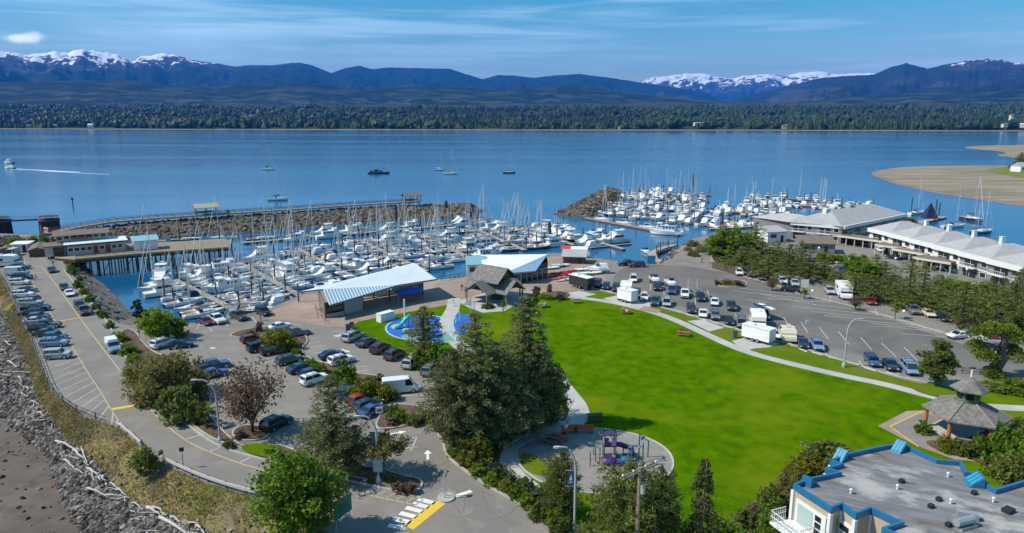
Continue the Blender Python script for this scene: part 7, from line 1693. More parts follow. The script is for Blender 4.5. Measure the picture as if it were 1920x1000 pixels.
S = [
('sh_olive', 315, 745, 652, 145, 'largest olive shrub between road and centre lot'), ('sh_olive', 262, 722, 672, 66, 'olive shrub at the left end of the large one'), ('sh_olive', 352, 748, 690, 78, 'olive shrub at the right end of the large one'),
('sh_mid', 338, 785, 716, 90, 'dark green shrub in front of the large olive shrub'), ('sh_mid', 300, 752, 712, 60, 'dark green shrub below the large olive shrub, roadside'), ('sh_mid', 366, 792, 745, 50, 'dark green shrub left of the fan palm'),
('sh_bright', 222, 640, 620, 36, 'bright green shrub by the blue van, farther one'), ('sh_bright', 240, 664, 642, 36, 'bright green shrub right of the blue van'), ('sh_bright', 250, 680, 660, 30, 'bright green shrub behind the olive shrub end'),
('sh_yel', 525, 655, 612, 70, 'yellow-green shrub island beside the red hatchback'), ('sh_yel', 508, 648, 620, 40, 'yellow-green shrub at the left of that island'), ('sh_red', 486, 622, 600, 20, 'reddish feathery shrub at the island tip'), ('sh_mid', 470, 630, 618, 22, 'low grey-green shrub at the island tip'),
('sh_bright', 556, 667, 652, 24, 'low green shrub at the corner of mid lot bed'), ('sh_bright', 580, 688, 670, 36, 'green shrub behind the estate car in mid lot'), ('sh_bright', 600, 700, 678, 34, 'green shrub behind the dark blue sedan in mid lot'), ('sh_green', 645, 720, 672, 56, 'tall green shrub in mid lot hiding a white SUV'), ('sh_green', 652, 732, 705, 30, 'round green shrub below the tall one in mid lot'),
('sh_yel', 690, 746, 702, 66, 'yellow-green bush left of the white van'), ('sh_yel', 722, 748, 716, 50, 'yellow-green bush covering the white van'), ('sh_red', 712, 728, 700, 42, 'grey-brown bush behind the yellow-green bushes'), ('sh_mid', 728, 752, 720, 30, 'dark green bush at the front of the white van'),
('sh_bright', 738, 782, 752, 30, 'bright green shrub near the small red sign'), ('sh_bright', 752, 792, 764, 32, 'bright green shrub at the point of the small island'), ('sh_mid', 775, 796, 772, 34, 'brownish shrub at the small island'), ('sh_red', 736, 798, 780, 30, 'reddish low shrub beside the small red sign'), ('sh_mid', 797, 790, 768, 34, 'dark shrub right end of the small island'),
('sh_mid', 786, 690, 648, 40, 'dark shrub below the splash pad pine'), ('sh_green', 812, 692, 640, 54, 'green shrub below the splash pad'), ('sh_olive', 845, 720, 660, 50, 'olive shrub between splash pad and pine clump'), ('sh_green', 866, 735, 700, 40, 'green shrub at the foot of the broad pine'), ('sh_red', 832, 712, 685, 28, 'brown shrub right of the grey SUV'),
('sh_yel', 893, 868, 808, 78, 'big yellow-green shrub at the bend of the lot exit'), ('sh_mid', 872, 862, 830, 40, 'dark shrub left of the big yellow-green shrub'), ('sh_bright', 850, 856, 836, 26, 'low green shrub at the lot exit kerb'), ('sh_bright', 898, 892, 868, 36, 'green perennials along the exit road, upper end'), ('sh_pur', 930, 898, 874, 30, 'grey-blue perennial near the park sign'), ('sh_bright', 922, 910, 886, 34, 'bright perennials along the exit road'), ('sh_yel', 946, 922, 898, 32, 'yellow-green perennials along the exit road'), ('sh_pur', 958, 912, 886, 22, 'lavender bush, farthest along the exit road'),
('sh_green', 968, 935, 906, 36, 'green bush in the middle of the roadside bed'), ('sh_bright', 990, 950, 922, 36, 'bright green bush in the roadside bed'), ('sh_pur', 1013, 945, 914, 32, 'large lavender bush in the roadside bed'), ('sh_mid', 1010, 972, 938, 44, 'dark bush below the large lavender'), ('sh_bright', 1038, 985, 950, 40, 'bright bush left of the banner lamp'), ('sh_mid', 1048, 998, 960, 44, 'dark bush at the foot of the banner lamp'), ('sh_yel', 1100, 1008, 985, 40, 'yellow-green bush right of the banner lamp'), ('sh_mid', 985, 918, 892, 34, 'dark bush along the garden path'), ('sh_green', 1030, 930, 898, 46, 'green bush below the left round pine'),
('sh_mid', 1545, 880, 822, 100, 'large shrub behind the apartment roof, right one'), ('sh_yel', 1510, 890, 846, 70, 'yellow-green shrub at the left of the apartment roof'), ('sh_mid', 1572, 868, 828, 60, 'dark shrub behind the blue dormer'), ('sh_olive', 1478, 930, 880, 60, 'olive shrub left of the apartment corner'), ('sh_yel', 1492, 905, 872, 44, 'yellowish shrub beside the apartment corner'), ('sh_mid', 1440, 968, 900, 62, 'tall dark shrub on the lawn edge by the apartment'), ('sh_green', 1445, 1005, 930, 66, 'round green shrub under the apartment balcony'), ('sh_mid', 1395, 990, 950, 50, 'dark low shrub right of the weeping conifer'), ('sh_red', 1418, 985, 945, 34, 'purple-leaved shrub near the weeping conifer'), ('sh_green', 1360, 1005, 975, 60, 'green shrub at the bottom right of the weeping conifer'), ('sh_pink', 1470, 962, 920, 44, 'pinkish shrub under the apartment balcony rail'), ('sh_bright', 1378, 1010, 985, 50, 'bright low shrub at the bottom of the lawn'),
('sh_yel', 1772, 846, 812, 34, 'yellow-green shrub before the gazebo, left'), ('sh_mid', 1795, 850, 818, 38, 'dark green shrub before the gazebo'), ('sh_pink', 1815, 856, 822, 40, 'rust-coloured shrub before the gazebo'), ('sh_yel', 1836, 852, 810, 34, 'yellow-green shrub before the gazebo, right'), ('sh_green', 1730, 812, 788, 36, 'low green shrub by the left gazebo post'), ('sh_green', 1870, 872, 790, 70, 'big rhododendron right of the gazebo, left part'), ('sh_green', 1905, 880, 784, 80, 'big rhododendron at the right edge'), ('sh_mid', 1890, 905, 840, 80, 'dark rhododendron at the right edge, lower part'), ('sh_bright', 1900, 735, 706, 60, 'bright hedge shrub at the right edge beyond the gazebo'), ('sh_bright', 1868, 732, 712, 46, 'bright hedge shrub below the pollard tree'), ('sh_pink', 1910, 800, 780, 36, 'orange-flowered shrub behind the rhododendron'),
('sh_green', 146, 540, 524, 22, 'shrub on the basin bank, farthest of the line'), ('sh_yel', 158, 552, 538, 20, 'yellow-green shrub on the basin bank'), ('sh_green', 168, 566, 550, 22, 'green shrub halfway along the basin bank'), ('sh_mid', 180, 580, 566, 18, 'dark shrub on the basin bank'), ('sh_green', 194, 596, 580, 20, 'green shrub at the low end of the basin bank'), ('sh_red', 186, 590, 580, 14, 'brown shrub at the low end of the basin bank'), ('sh_mid', 272, 880, 832, 58, 'round dark shrub at the guardrail above the beach'), ('sh_green', 136, 515, 492, 22, 'round green shrub at the foot of the pier'), ('sh_mid', 150, 528, 515, 14, 'small shrub on the basin bank by the pier'), ('sh_green', 206, 615, 600, 20, 'dark shrub at the top of the basin beach'), ('sh_yel', 35, 460, 442, 40, 'yellow-green bush behind the boulders by the pier'), ('sh_yel', 62, 458, 440, 22, 'yellow-green bush left of the flag'), ('sh_green', 82, 458, 438, 20, 'green bush beside the flag'),
('sh_red', 1345, 535, 524, 16, 'low tuft plant in the lot island, left'), ('sh_olive', 1362, 534, 522, 22, 'low olive shrub in the lot island, middle'), ('sh_red', 1385, 537, 525, 22, 'low tuft plant in the lot island, right'),
('sh_green', 915, 578, 566, 28, 'dark shrub in front of the picnic shelter'), ('sh_red', 1005, 556, 534, 20, 'maroon shrub before the glass hall'), ('sh_red', 1030, 548, 530, 12, 'layered maroon shrub before the glass hall'), ('sh_yel', 1018, 560, 550, 24, 'low green cover before the glass hall'), ('sh_red', 1050, 562, 546, 24, 'dark red shrub in the bed beside the path'), ('sh_yel', 1105, 523, 512, 24, 'low yellow-green shrub behind the food trailer'), ('sh_green', 1030, 562, 552, 20, 'low rockery plant in the bed beside the path'),
('sh_mid', 430, 840, 825, 26, 'low plants at the foot of the curved lamp'), ('sh_red', 450, 822, 805, 26, 'brown plants in the small round bed'), ('sh_yel', 735, 905, 888, 26, 'yellow grasses at the foot of the spreading tree'), ('sh_yel', 700, 903, 888, 24, 'yellow grasses by the blue notice board'), ('sh_red', 765, 925, 902, 40, 'silver-grey ground shrub at the bed tip by the crosswalk'), ('sh_red', 745, 920, 902, 28, 'silver-grey ground shrub left of the bed tip'), ('sh_mid', 655, 885, 868, 24, 'dark plants at the foot of the tall pine'), ('sh_bright', 505, 850, 838, 22, 'low hedge plant beside the small lawn')]
for k, u, vb, vt, w, l in S: tree(k, u, vb, vt, w, l)
tree('sapling', 787, 604, 578, 16, 'thin young tree on the lawn by the pavilion')
tree('sapling', 944, 592, 558, 12, 'slim young tree in front of the picnic shelter')
tree('sapling', 1678, 598, 560, 18, 'columnar green tree in a lot island of the far row')
tree('sapling', 1508, 560, 540, 18, 'small green tree in a lot island near the silver SUV')
tree('copper', 1448, 545, 520, 26, 'small purple-leaved tree in a lot island, left one')
tree('copper', 1604, 582, 556, 30, 'small purple-leaved tree in a lot island, right one')
tree('copper', 1800, 626, 590, 34, 'thin brown tree by the crosswise white sedan')
# ---- tree belt between lot and condominiums
BELT = [('round', 1370, 487, 426, 86), ('round', 1345, 482, 440, 56), ('round', 1400, 487, 436, 60), ('beltA', 1330, 478, 446, 44), ('beltB', 1415, 478, 416, 52), ('beltA', 1425, 505, 446, 90), ('beltA', 1388, 508, 462, 80), ('beltB', 1455, 505, 452, 70), ('beltA', 1478, 515, 458, 90), ('beltA', 1440, 525, 478, 90), ('beltB', 1500, 508, 452, 72), ('beltA', 1512, 528, 478, 90), ('round', 1545, 500, 472, 36), ('round', 1573, 500, 476, 30), ('beltA', 1545, 524, 486, 66), ('copper', 1571, 497, 480, 22), ('round', 1605, 528, 476, 60), ('round', 1622, 540, 486, 70), ('beltA', 1640, 520, 478, 80), ('beltA', 1655, 545, 490, 80), ('beltB', 1600, 560, 505, 60), ('beltA', 1630, 566, 515, 80), ('beltA', 1668, 560, 515, 80), ('beltB', 1705, 545, 484, 70), ('beltA', 1700, 578, 530, 90), ('beltA', 1735, 582, 528, 80), ('beltB', 1728, 560, 492, 80), ('beltA', 1770, 590, 535, 90), ('beltB', 1760, 572, 515, 60), ('beltA', 1800, 606, 545, 90), ('beltB', 1800, 632, 528, 80), ('beltA', 1835, 605, 540, 90), ('beltB', 1850, 590, 520, 70), ('beltA', 1872, 612, 548, 90), ('beltB', 1895, 600, 510, 80), ('beltA', 1915, 620, 540, 90), ('beltA', 1905, 575, 505, 70), ('round', 1800, 560, 528, 60), ('round', 1840, 565, 530, 70), ('round', 1770, 545, 522, 46), ('round', 1880, 572, 540, 60), ('beltB', 1925, 590, 520, 60), ('beltA', 1860, 632, 575, 70), ('beltA', 1570, 545, 505, 60)]
bs = sorted(range(len(BELT)), key=lambda i: BELT[i][1])
for o, i in enumerate(bs):
 k, u, vb, vt, w = BELT[i]; nm = {'round': 'bright green rounded tree', 'beltA': 'wide layered olive pine', 'beltB': 'upright layered olive pine', 'copper': 'small rust-red tree'}[k]
 near = ('above the launch ramp' if u < 1412 else 'before the condominium wing' if u < 1580 else 'before the long carport' if u < 1690 else 'by the white block' if u < 1800 else 'behind the pollard tree')
 same = [j for j in bs if BELT[j][0] == k];
 grp = [j for j in same if ('above the launch ramp' if BELT[j][1] < 1412 else 'before the condominium wing' if BELT[j][1] < 1580 else 'before the long carport' if BELT[j][1] < 1690 else 'by the white block' if BELT[j][1] < 1800 else 'behind the pollard tree') == near]
 q = '' if len(grp) == 1 else f', {ORD[grp.index(i)]} of {len(grp)} from the left'
 tree(k, u, vb, vt, w, f'{nm} {near}{q}', 'trees between the lot and the condominiums')
for i, (u, vb, vt, w) in enumerate(((1912, 318, 286, 26), (1935, 320, 282, 40), (1896, 317, 308, 14))):
 tree('pineB', u, vb, vt, w, ['dark conifer by the cottage on the marsh', 'dark conifer at the right edge above the marsh', 'low dark tree left of the cottage on the marsh'][i], None, z=.2)
hb = [(1300, 462, 28), (1316, 472, 30), (1300, 480, 26), (1290, 470, 18), (1705, 418, 26), (1690, 412, 20)]
for i, (u, v, w) in enumerate(hb): tree('sh_olive', u, v, v-w*.45, w, ['dark shrub at the top of the bank above the ramp', 'olive shrub above the launch ramp path', 'olive shrub below the hillock path', 'low shrub at the bank edge by the ramp', 'brown-green shrub at the corner of the condominiums', 'brown-green shrub left of the condominium corner'][i])
def cover(name, poly, n, lm, size, hmax, seed, zb=LZ+.1, asp=.5, up=0):
 rg = np.random.default_rng(seed); P = np.array([(p.x, p.y) for p in pxs(poly)]); lo, hi = P.min(0), P.max(0); pts = rg.uniform(lo, hi, (n*3, 2))
 x, y = pts[:, 0], pts[:, 1]; ins = np.zeros(len(pts), bool); j = len(P)-1
 for i in range(len(P)):
  c = ((P[i, 1] > y) != (P[j, 1] > y)) & (x < (P[j, 0]-P[i, 0])*(y-P[i, 1])/(P[j, 1]-P[i, 1]+1e-12)+P[i, 0]); ins ^= c; j = i
 pts = pts[ins][:n]; d = fbm(pts[:, 0]*.35, pts[:, 1]*.35, 4, seed); h = np.clip((d-.32)*2.6, .05, 1)*hmax
 Q = quads(np.c_[pts, zb+h*rg.random(len(pts))], size, rg, asp, -up); tag(leafobj(name, Q, LM[lm], None, rg), kind='stuff')
cover('hedge_undergrowth', [(1330, 478), (1430, 470), (1480, 480), (1560, 515), (1640, 545), (1700, 560), (1800, 600), (1800, 590), (1700, 552), (1650, 540), (1620, 536), (1575, 528), (1500, 510), (1440, 505), (1350, 505)], 16000, 'mid', .42, 1.8, 61)
cover('hedge_top_growth', [(1745, 532), (1790, 530), (1960, 575), (1960, 640), (1880, 612), (1800, 575)], 9000, 'bright', .42, 1.9, 62)
cover('belt_undergrowth', [(1600, 562), (1700, 582), (1790, 606), (1860, 640), (1960, 660), (1960, 600), (1860, 575), (1760, 552), (1640, 530)], 15000, 'belt', .42, 1.7, 65)
cover('flower_bed_plants', [(838, 850), (880, 878), (930, 912), (1000, 952), (1080, 1002), (1060, 965), (1000, 915), (945, 880), (900, 860), (860, 842)], 7000, 'mid', .26, .7, 63, LZ+.12)
cover('bed_ground_cover', [(250, 695), (300, 752), (340, 782), (400, 820), (470, 848), (470, 830), (410, 800), (380, 762), (300, 690), (250, 640), (228, 630), (232, 668)], 2600, 'olive', .26, .5, 64, LZ+.12)
cover('clump_undergrowth', [(842, 820), (900, 790), (1010, 790), (1050, 795), (990, 815), (945, 838), (935, 865), (880, 872), (840, 850)], 3500, 'mid', .3, .8, 66, LZ+.12)
cover('basin_bank_grass', [(135, 515), (152, 527), (180, 552), (205, 580), (222, 602), (212, 606), (186, 575), (160, 545), (140, 526)], 2600, 'grass', .4, .5, 67, LZ-.4, .3, .8)
def vergegrass(name, n, lm, seed, lo, hi, size):
 rg = np.random.default_rng(seed); P, s = scatter_strip(ltop, glow, n, .2, .5, lambda t: t**1.3, 1.0, seed=seed)
 d = fbm(P[:, 0]*.22, P[:, 1]*.22, 4, seed+1); k = (d > lo) & (d < hi); P = P[k]; P[:, 2] += rg.random(len(P))*.25
 tag(leafobj(name, quads(P, size, rg, .22, -1.2), LM[lm], None, rg), kind='stuff')
vergegrass('dry_verge_grass', 30000, 'dry', 71, .44, 1, .36); vergegrass('green_verge_grass', 26000, 'grass', 72, .50, 1, .36); vergegrass('heather_verge', 22000, 'heather', 73, .50, 1, .34)
# ---- forest on the far shore (one continuous wood)
def forest():
 rg = np.random.default_rng(81); V = []; F = []; TN = []; n0 = 0
 for d0, d1, n, h0, h1 in ((60, 260, 3000, 14, 34), (260, 800, 4200, 18, 36), (800, 1500, 3600, 18, 34), (1500, 2900, 5200, 20, 36)):
  u = rg.uniform(-120, 2040, n); D = shoreD(u)+rg.uniform(d0, d1, n)**1.0
  if d0 == 60:
   keep = (fbm(u*.03, u*0+2, 4, 8) > .36) & ((u < 1835) | (rg.random(n) < .15)); u, D = u[keep], D[keep]
  keep = fbm(u*.018, D*.0035, 3, 33) > .33; u, D = u[keep], D[keep]
  n = len(u); X, Y = radial(u, D); Z = fargz(u, D); H = rg.uniform(h0*.7, h1*1.1, n)*(.55+.9*fbm(u*.02, D*.004, 3, 2)); W = H*rg.uniform(.20, .42, n)
  conif = rg.random(n) < np.clip(fbm(u*.008, D*.002, 3, 14)*1.9-.25, .2, .9)
  k = 6; a = np.arange(k)*2*np.pi/k
  prof = np.where(conif[:, None, None], np.array([[.05, .12], [1, .10], [.55, .5], [.02, 1]])[None], np.array([[.3, .05], [1.25, .35], [1.15, .62], [.3, .86]])[None])
  for li in range(1): pass
  rings = []
  for li in range(4):
   rr = prof[:, li, 0]*W; zz = prof[:, li, 1]*H; jit = rg.uniform(.7, 1.3, (n, k))
   rings.append(np.stack([X[:, None]+np.cos(a)*rr[:, None]*jit, Y[:, None]+np.sin(a)*rr[:, None]*jit, Z[:, None]+zz[:, None]*rg.uniform(.9, 1.08, (n, k))], -1))
  Rg = np.stack(rings, 1).reshape(n, 4*k, 3); fc = []
  for li in range(3):
   for j in range(k): fc.append((li*k+j, li*k+(j+1) % k, (li+1)*k+(j+1) % k, (li+1)*k+j))
  for j in range(0, k-2, 2): fc.append((3*k, 3*k+j+1, 3*k+j+2, 3*k+(j+3) % k))
  fc = np.array(fc); V.append(Rg.reshape(-1, 3)); F.append((fc[None]+(np.arange(n)*4*k)[:, None, None]).reshape(-1, 4)+n0); n0 += n*4*k
  tn = np.clip(fbm(u*.012, D*.003, 4, 21)*1.5-.35+rg.normal(size=n)*.18+(~conif)*.15, 0, 1); TN.append(np.repeat(tn, len(fc)))
 o = npmesh('far_forest', np.concatenate(V), np.concatenate(F), LM['far'], smooth=False, attr=np.concatenate(TN)); tag(o, kind='stuff')
forest()
# ============================================================ STREET FURNITURE, PLAY GEAR, PEOPLE, SMALL THINGS
def rail(label, pts, name='guardrail', step=2.6, h=.72, posts=M_dkwood, railm=None, beam=(.12, .3), z=LZ, pr=.12, mid=0):
 P = [Vector((p.x, p.y, 0)) for p in pts]; b = P[0]; t = thing(name, label, 'fence', (b.x, b.y, z))
 mb = MB(); mb.kerb([p-b for p in P], beam[0], h-beam[1], h); o = mb.build('rail', railm or M_steel, t)
 for k in range(mid): mb = MB(); mb.kerb([p-b for p in P], beam[0], h*(k+1)/(mid+1)-.03, h*(k+1)/(mid+1)+.03); mb.build('rail', railm or M_steel, t)
 for p, d in along(P, step, .3):
  q = p-b; n = Vector((-d.y, d.x, 0))*(beam[0]/2+pr*.5); mb = MB(); mb.tube([(q.x+n.x, q.y+n.y, -.3), (q.x+n.x, q.y+n.y, h+.02)], pr, 5); mb.build('post', posts, t)
M_rail = mat('pale_guardrail', (.50, .49, .46), .6)
rail('pale guardrail on dark posts above the beach, upper short piece', smooth_poly(pxs([(220, 800), (243, 818), (264, 838)]), 1, False), railm=M_rail)
rail('pale guardrail curving above the beach beside the road', smooth_poly(pxs([(302, 866), (330, 880), (380, 902), (430, 919), (480, 932)]), 1, False), railm=M_rail)
rail('dark cable fence along the sea wall beside the parked cars', smooth_poly(pxs([(2, 519), (26, 563), (60, 640), (78, 690), (92, 728), (110, 752), (150, 778), (200, 796)]), 1, False), 'sea_wall_fence', 4.5, 1.0, M_trim, M_trim, (.05, .05), pr=.07, mid=1)
rail('dark pipe railing at the marina edge of the car park', pxs([(340, 606), (382, 607), (420, 601), (462, 592), (500, 584)]), 'marina_railing', 2.5, 1.05, M_trim, M_trim, (.05, .05), pr=.045, mid=2)
rail('dark railing on the promenade between pavilion and glass hall', pxs([(826, 528), (882, 517), (900, 508)]), 'promenade_railing', 2.5, 1.05, M_dkwood, M_dkwood, (.08, .1), pr=.06, mid=1)
rail('low black fence between the lot and the splash pad lawn', pxs([(664, 620), (704, 648), (745, 664), (790, 676)]), 'lawn_fence', 2.4, .95, M_trim, M_trim, (.04, .04), pr=.04, mid=1)
rail('grey timber board fence beyond the gazebo', pxs([(1832, 731), (1885, 738), (1960, 742)]), 'board_fence', 2.6, .9, M_wood, M_wood, (.06, .18), pr=.09, mid=1)
rail('low dark fence below the pollard tree by the lot', pxs([(1800, 700), (1870, 707), (1960, 720)]), 'lot_fence', 2.6, .9, M_trim, M_trim, (.05, .06), pr=.05, mid=1)
rail('dark board wall beside the launch ramp entrance', pxs([(1335, 503), (1382, 516)]), 'board_wall', 2.2, 1.7, M_dkwood, M_dkwood, (.1, 1.6), pr=.1)
# ---- lamps
def lamp(label, u, vb, vt, dx, arm, banner=None, box=False):
 b, H = up3(u, vb, vt); t = thing('street_lamp', label, 'street lamp', b, 0, 'curved street lamps'); rb = H*.28
 pts = [(0, 0, 0), (0, 0, H-rb)]+[(dx*arm*(1-math.cos(a)), 0, H-rb+rb*math.sin(a)) for a in np.linspace(.2, 1.5, 7)]+[(dx*arm*1.25, 0, H-.05)]
 mb = MB(); mb.tube(pts, .12, 8, r2=.06); mb.build('pole', M_lampgrey, t)
 mb = MB(); mb.lathe([(.3, 0), (.3, .35), (.14, .7)], n=8); mb.build('base', M_lampgrey, t)
 mb = MB(); x = dx*arm*1.25; mb.loft([[(x+dx*s, -w, H-.12), (x+dx*s, -w, H+.04), (x+dx*s, w, H+.04), (x+dx*s, w, H-.12)] for s, w in ((-.1, .06), (.2, .12), (.5, .10), (.6, .03))]); mb.build('lamp_head', mat('lamp_head_grey', (.45, .46, .47), .5), t)
 if banner:
  z0, z1, side, m = banner; mb = MB(); mb.box((side*.42, 0, (z0+z1)/2), (.55, .04, z1-z0)); bn = mb.build('banner', m, t)
  if label.startswith('tall'):
   mb = MB(); zc = z0+(z1-z0)*.35; mb.add([(side*.42-.16, -.03, zc), (side*.42+.15, -.03, zc+.07), (side*.42+.04, -.03, zc+.65)], [(0, 1, 2)]); mb.add([(side*.42-.2, -.03, zc-.12), (side*.42+.2, -.03, zc-.07), (side*.42+.13, -.03, zc-.2), (side*.42-.14, -.03, zc-.22)], [(3, 2, 1, 0)]); mb.build('sail_emblem', M_condowhite, bn)
  mb = MB()
  for z in (z0, z1): mb.tube([(0, 0, z), (side*.9, 0, z)], .03, 4)
  mb.build('banner_arm', M_lampgrey, t)
 if box:
  mb = MB(); mb.box((.05, -.25, 2.1), (1.0, .1, 1.5)); bd = mb.build('notice_board', mat('board_frame', (.16, .20, .30), .5), t); mb = MB(); mb.box((.05, -.31, 2.1), (.85, .02, 1.35)); mb.build('notice_map', mat('map_print', (.28, .36, .42), .4, (.40, .48, .42), 3), bd)
 return t
lamp('tall curved lamp with a blue sail banner beside the exit road', 1077, 994, 838, -1, 1.1, (4.3, 5.8, -1, mat('blue_banner', (.015, .075, .24), .7)))
lamp('curved lamp with a dark green banner and blue notice board', 710, 906, 780, -1, 1.3, (4.1, 5.6, -1, mat('green_banner', (.015, .09, .075), .7)), True)
lamp('curved lamp beside the fan palm between road and lot', 413, 828, 712, -1, 1.6)
lamp('curved lamp leaning over the boat ramp lot from the lawn edge', 1582, 688, 598, 1, 1.3)
lamp('thin curved lamp below the grey condominium end unit', 1770, 545, 500, -1, 1.5)
for i, (u, v, l) in enumerate(((1810, 528, 'white globe lamp below the condominium end unit'), (1677, 506, 'white globe lamp among the belt trees'), (1534, 485, 'white globe lamp near the entrance lodge'), (1522, 562, 'white globe bollard lamp in the far row island'), (1693, 602, 'white globe bollard lamp beside the columnar tree'))):
 b = at(u, v); t = thing('globe_lamp', l, 'lamp', b, 0, 'globe lamps'); h = 2.6 if i < 3 else 1.6; mb = MB(); mb.tube([(0, 0, 0), (0, 0, h)], .05, 6); mb.build('pole', M_lampgrey, t); mb = MB(); mb.lathe([(.05, 0), (.26, .14), (.3, .3), (.2, .5), (.02, .56)], (0, 0, h-.05), 9); mb.build('globe', mat('opal_globe', (.75, .74, .68), .4), t)
# ---- utility pole with wires
b, H = up3(1191, 1075, 876); t = thing('utility_pole', 'weathered utility pole with double crossarm and wires before the playground', 'utility pole', b)
mb = MB(); mb.tube([(0, 0, -.2), (.05, 0, H)], .19, 9, r2=.14); mb.build('pole', M_wood, t)
cr = Vector((1.55, 1.15, 0)); ends = []
for s in (-.13, .13):
 mb = MB(); o = Vector((-.6, .8, 0))*s; mb.tube([Vector((0, 0, H-.35))-cr+o, Vector((0, 0, H-.25))+cr+o], .08, 4); mb.build('crossarm', M_wood, t)
for f in (-.95, -.35, .35, .95):
 p = Vector((0, 0, H-.22))+cr*f; mb = MB(); mb.lathe([(.05, 0), (.09, .12), (.04, .22)], p, 6); mb.build('insulator', M_condowhite, t); ends.append(p+Vector((0, 0, .2)))
mb = MB(); mb.lathe([(.2, 0), (.2, .7)], (.3, -.1, H-2.2), 8); mb.build('transformer_can', M_lampgrey, t)
for p in ends+[Vector((0, 0, H-2.4)), Vector((0, 0, H-4.4)), Vector((0, 0, H-4.7))]:
 q = p+Vector((30, -19, -1.2)); mb = MB(); mb.tube([p+(q-p)*s-Vector((0, 0, 1.6*4*s*(1-s))) for s in np.linspace(0, 1, 12)], .007, 4, cap=False); mb.build('wire', mat('dark_wire', (.10, .10, .11), .6), t)
# ---- signs
def sign(label, name, u, v, rz, w, h, zb, m, posts=2, em=None):
 b = at(u, v); t = thing(name, label, 'sign', b, rz); mb = MB(); mb.box((0, 0, zb+h/2), (w, .08, h)); p = mb.build('panel', m, t)
 for s in ((-.4, .4) if posts == 2 else (0,)): mb = MB(); mb.tube([(s*w, .08, -.1), (s*w, .08, zb+h)], .05, 5); mb.build('post', M_lampgrey, t)
 if em: mb = MB(); mb.box((0, -.05, zb+h*.5), (w*.6, .02, h*.35)); mb.build('sign_face', em, p)
 return t
M_signgreen = mat('green_sign', (.008, .15, .11), .5); M_signwhite = mat('sign_white', (.72, .72, .71), .5); M_signred = mat('sign_red', (.42, .03, .03), .5)
sign('teal green road sign seen edge-on beside the big broadleaf tree', 'road_sign', 645, 985, R(62), 2.2, 1.7, 1.0, M_signgreen, 2, mat('sign_green_dark', (.006, .10, .075), .5))
sign('small white sign with red blocks by the blue sedan', 'parking_sign', 712, 788, R(10), .9, .8, .9, M_signwhite, 1, M_signred)
sign('small white sign standing in the right lot bays', 'parking_sign', 1513, 622, R(5), .75, .75, 1.3, M_signwhite, 1)
sign('thin double post sign on the crosswalk bulb', 'post_sign', 836, 934, R(70), .5, .5, 2.2, M_lampgrey, 2)
sign('small dark sign on a post at the guardrail', 'post_sign', 344, 878, R(20), .45, .45, 1.9, M_trim, 1)
sign('white notice board under the trees of the far row', 'notice_board', 1508, 545, R(-5), 1.6, 1.7, .7, M_signwhite, 2)
sign('round dark park sign in the roadside flower bed', 'park_sign', 930, 893, R(-10), 1.4, 1.0, .5, M_trim, 2)
sign('blue information kiosk at the head of the launch ramp', 'information_kiosk', 1221, 498, R(0), 2.0, 2.0, .5, mat('kiosk_blue', (.05, .20, .40), .5), 2)
sign('thin post with small plate at the lot edge by the basin', 'post_sign', 263, 645, R(40), .4, .4, 1.9, M_lampgrey, 1)
# ---- national flag by the pier
p = at(80, 458); t = thing('flag_on_pole', 'red and white maple leaf flag on a pole beside the pier', 'flag', p); H = zat(p.y, 422)-LZ
mb = MB(); mb.tube([(0, 0, 0), (0, 0, H)], .06, 6); mb.build('pole', M_condowhite, t)
zf = zat(p.y, 436)-LZ; fl = [(x, .18*math.sin(x*2.2)) for x in np.linspace(0, 3.0, 13)]
mb = MB()
for i in range(12):
 (x0, y0), (x1, y1) = fl[i], fl[i+1]; mb.add([(x0, y0, zf), (x1, y1, zf-.04), (x1, y1, zf+1.46), (x0, y0, zf+1.5)], [(0, 1, 2, 3)], 0 if i < 3 or i > 8 else 1)
f = mb.build('flag', [mat('flag_red', (.55, .02, .02), .7), M_condowhite], t)
leaf = [(0, -.5), (.05, -.2), (.32, -.25), (.25, -.1), (.5, .12), (.4, .18), (.42, .36), (.2, .28), (.22, .5), (.1, .42), (0, .62)]
lf = [(x, z) for x, z in leaf]+[(-x, z) for x, z in leaf[::-1][1:-1]]
mb = MB(); mb.poly([(1.5+x*.9, -.13+.18*math.sin((1.5+x*.9)*2.2)-.0, zf+.72+z*.9) for x, z in lf]); mb.build('maple_leaf', MATS['flag_red'], f)
# ---- picnic tables and benches
M_redwood = mat('red_brown_boards', (.36, .12, .06), .7, (.28, .09, .045), 3); M_orangewood = mat('orange_red_boards', (.52, .11, .03), .6)
def picnic(label, u, v, rz, m, name='picnic_table', L=1.9):
 t = thing(name, label, 'picnic table', at(u, v), rz, 'picnic tables in the park'); mb = MB();
 for k in range(4): mb.box((0, -.3+k*.2, .75), (L, .17, .06))
 mb.build('tabletop', m, t)
 for s in (-1, 1): mb = MB(); mb.box((0, s*.72, .45), (L, .3, .05)); mb.build('seat', m, t)
 for x in (-L*.36, L*.36): mb = MB(); mb.tube([(x, -.7, .0), (x, -.22, .74)], .06, 4); mb.tube([(x, .7, .0), (x, .22, .74)], .06, 4); mb.tube([(x, -.75, .42), (x, .75, .42)], .05, 4); mb.build('leg_frame', m, t)
picnic('grey picnic table at the far end of the lawn', 1080, 568, R(10), M_wood); picnic('picnic table with sitters right of the picnic shelter', 1018, 576, R(30), M_wood)
picnic('red-brown picnic table with sitters in the upper lawn', 1173, 588, R(-15), M_redwood); picnic('red-brown picnic table alone near the long path', 1281, 630, R(-20), M_redwood, L=2.2)
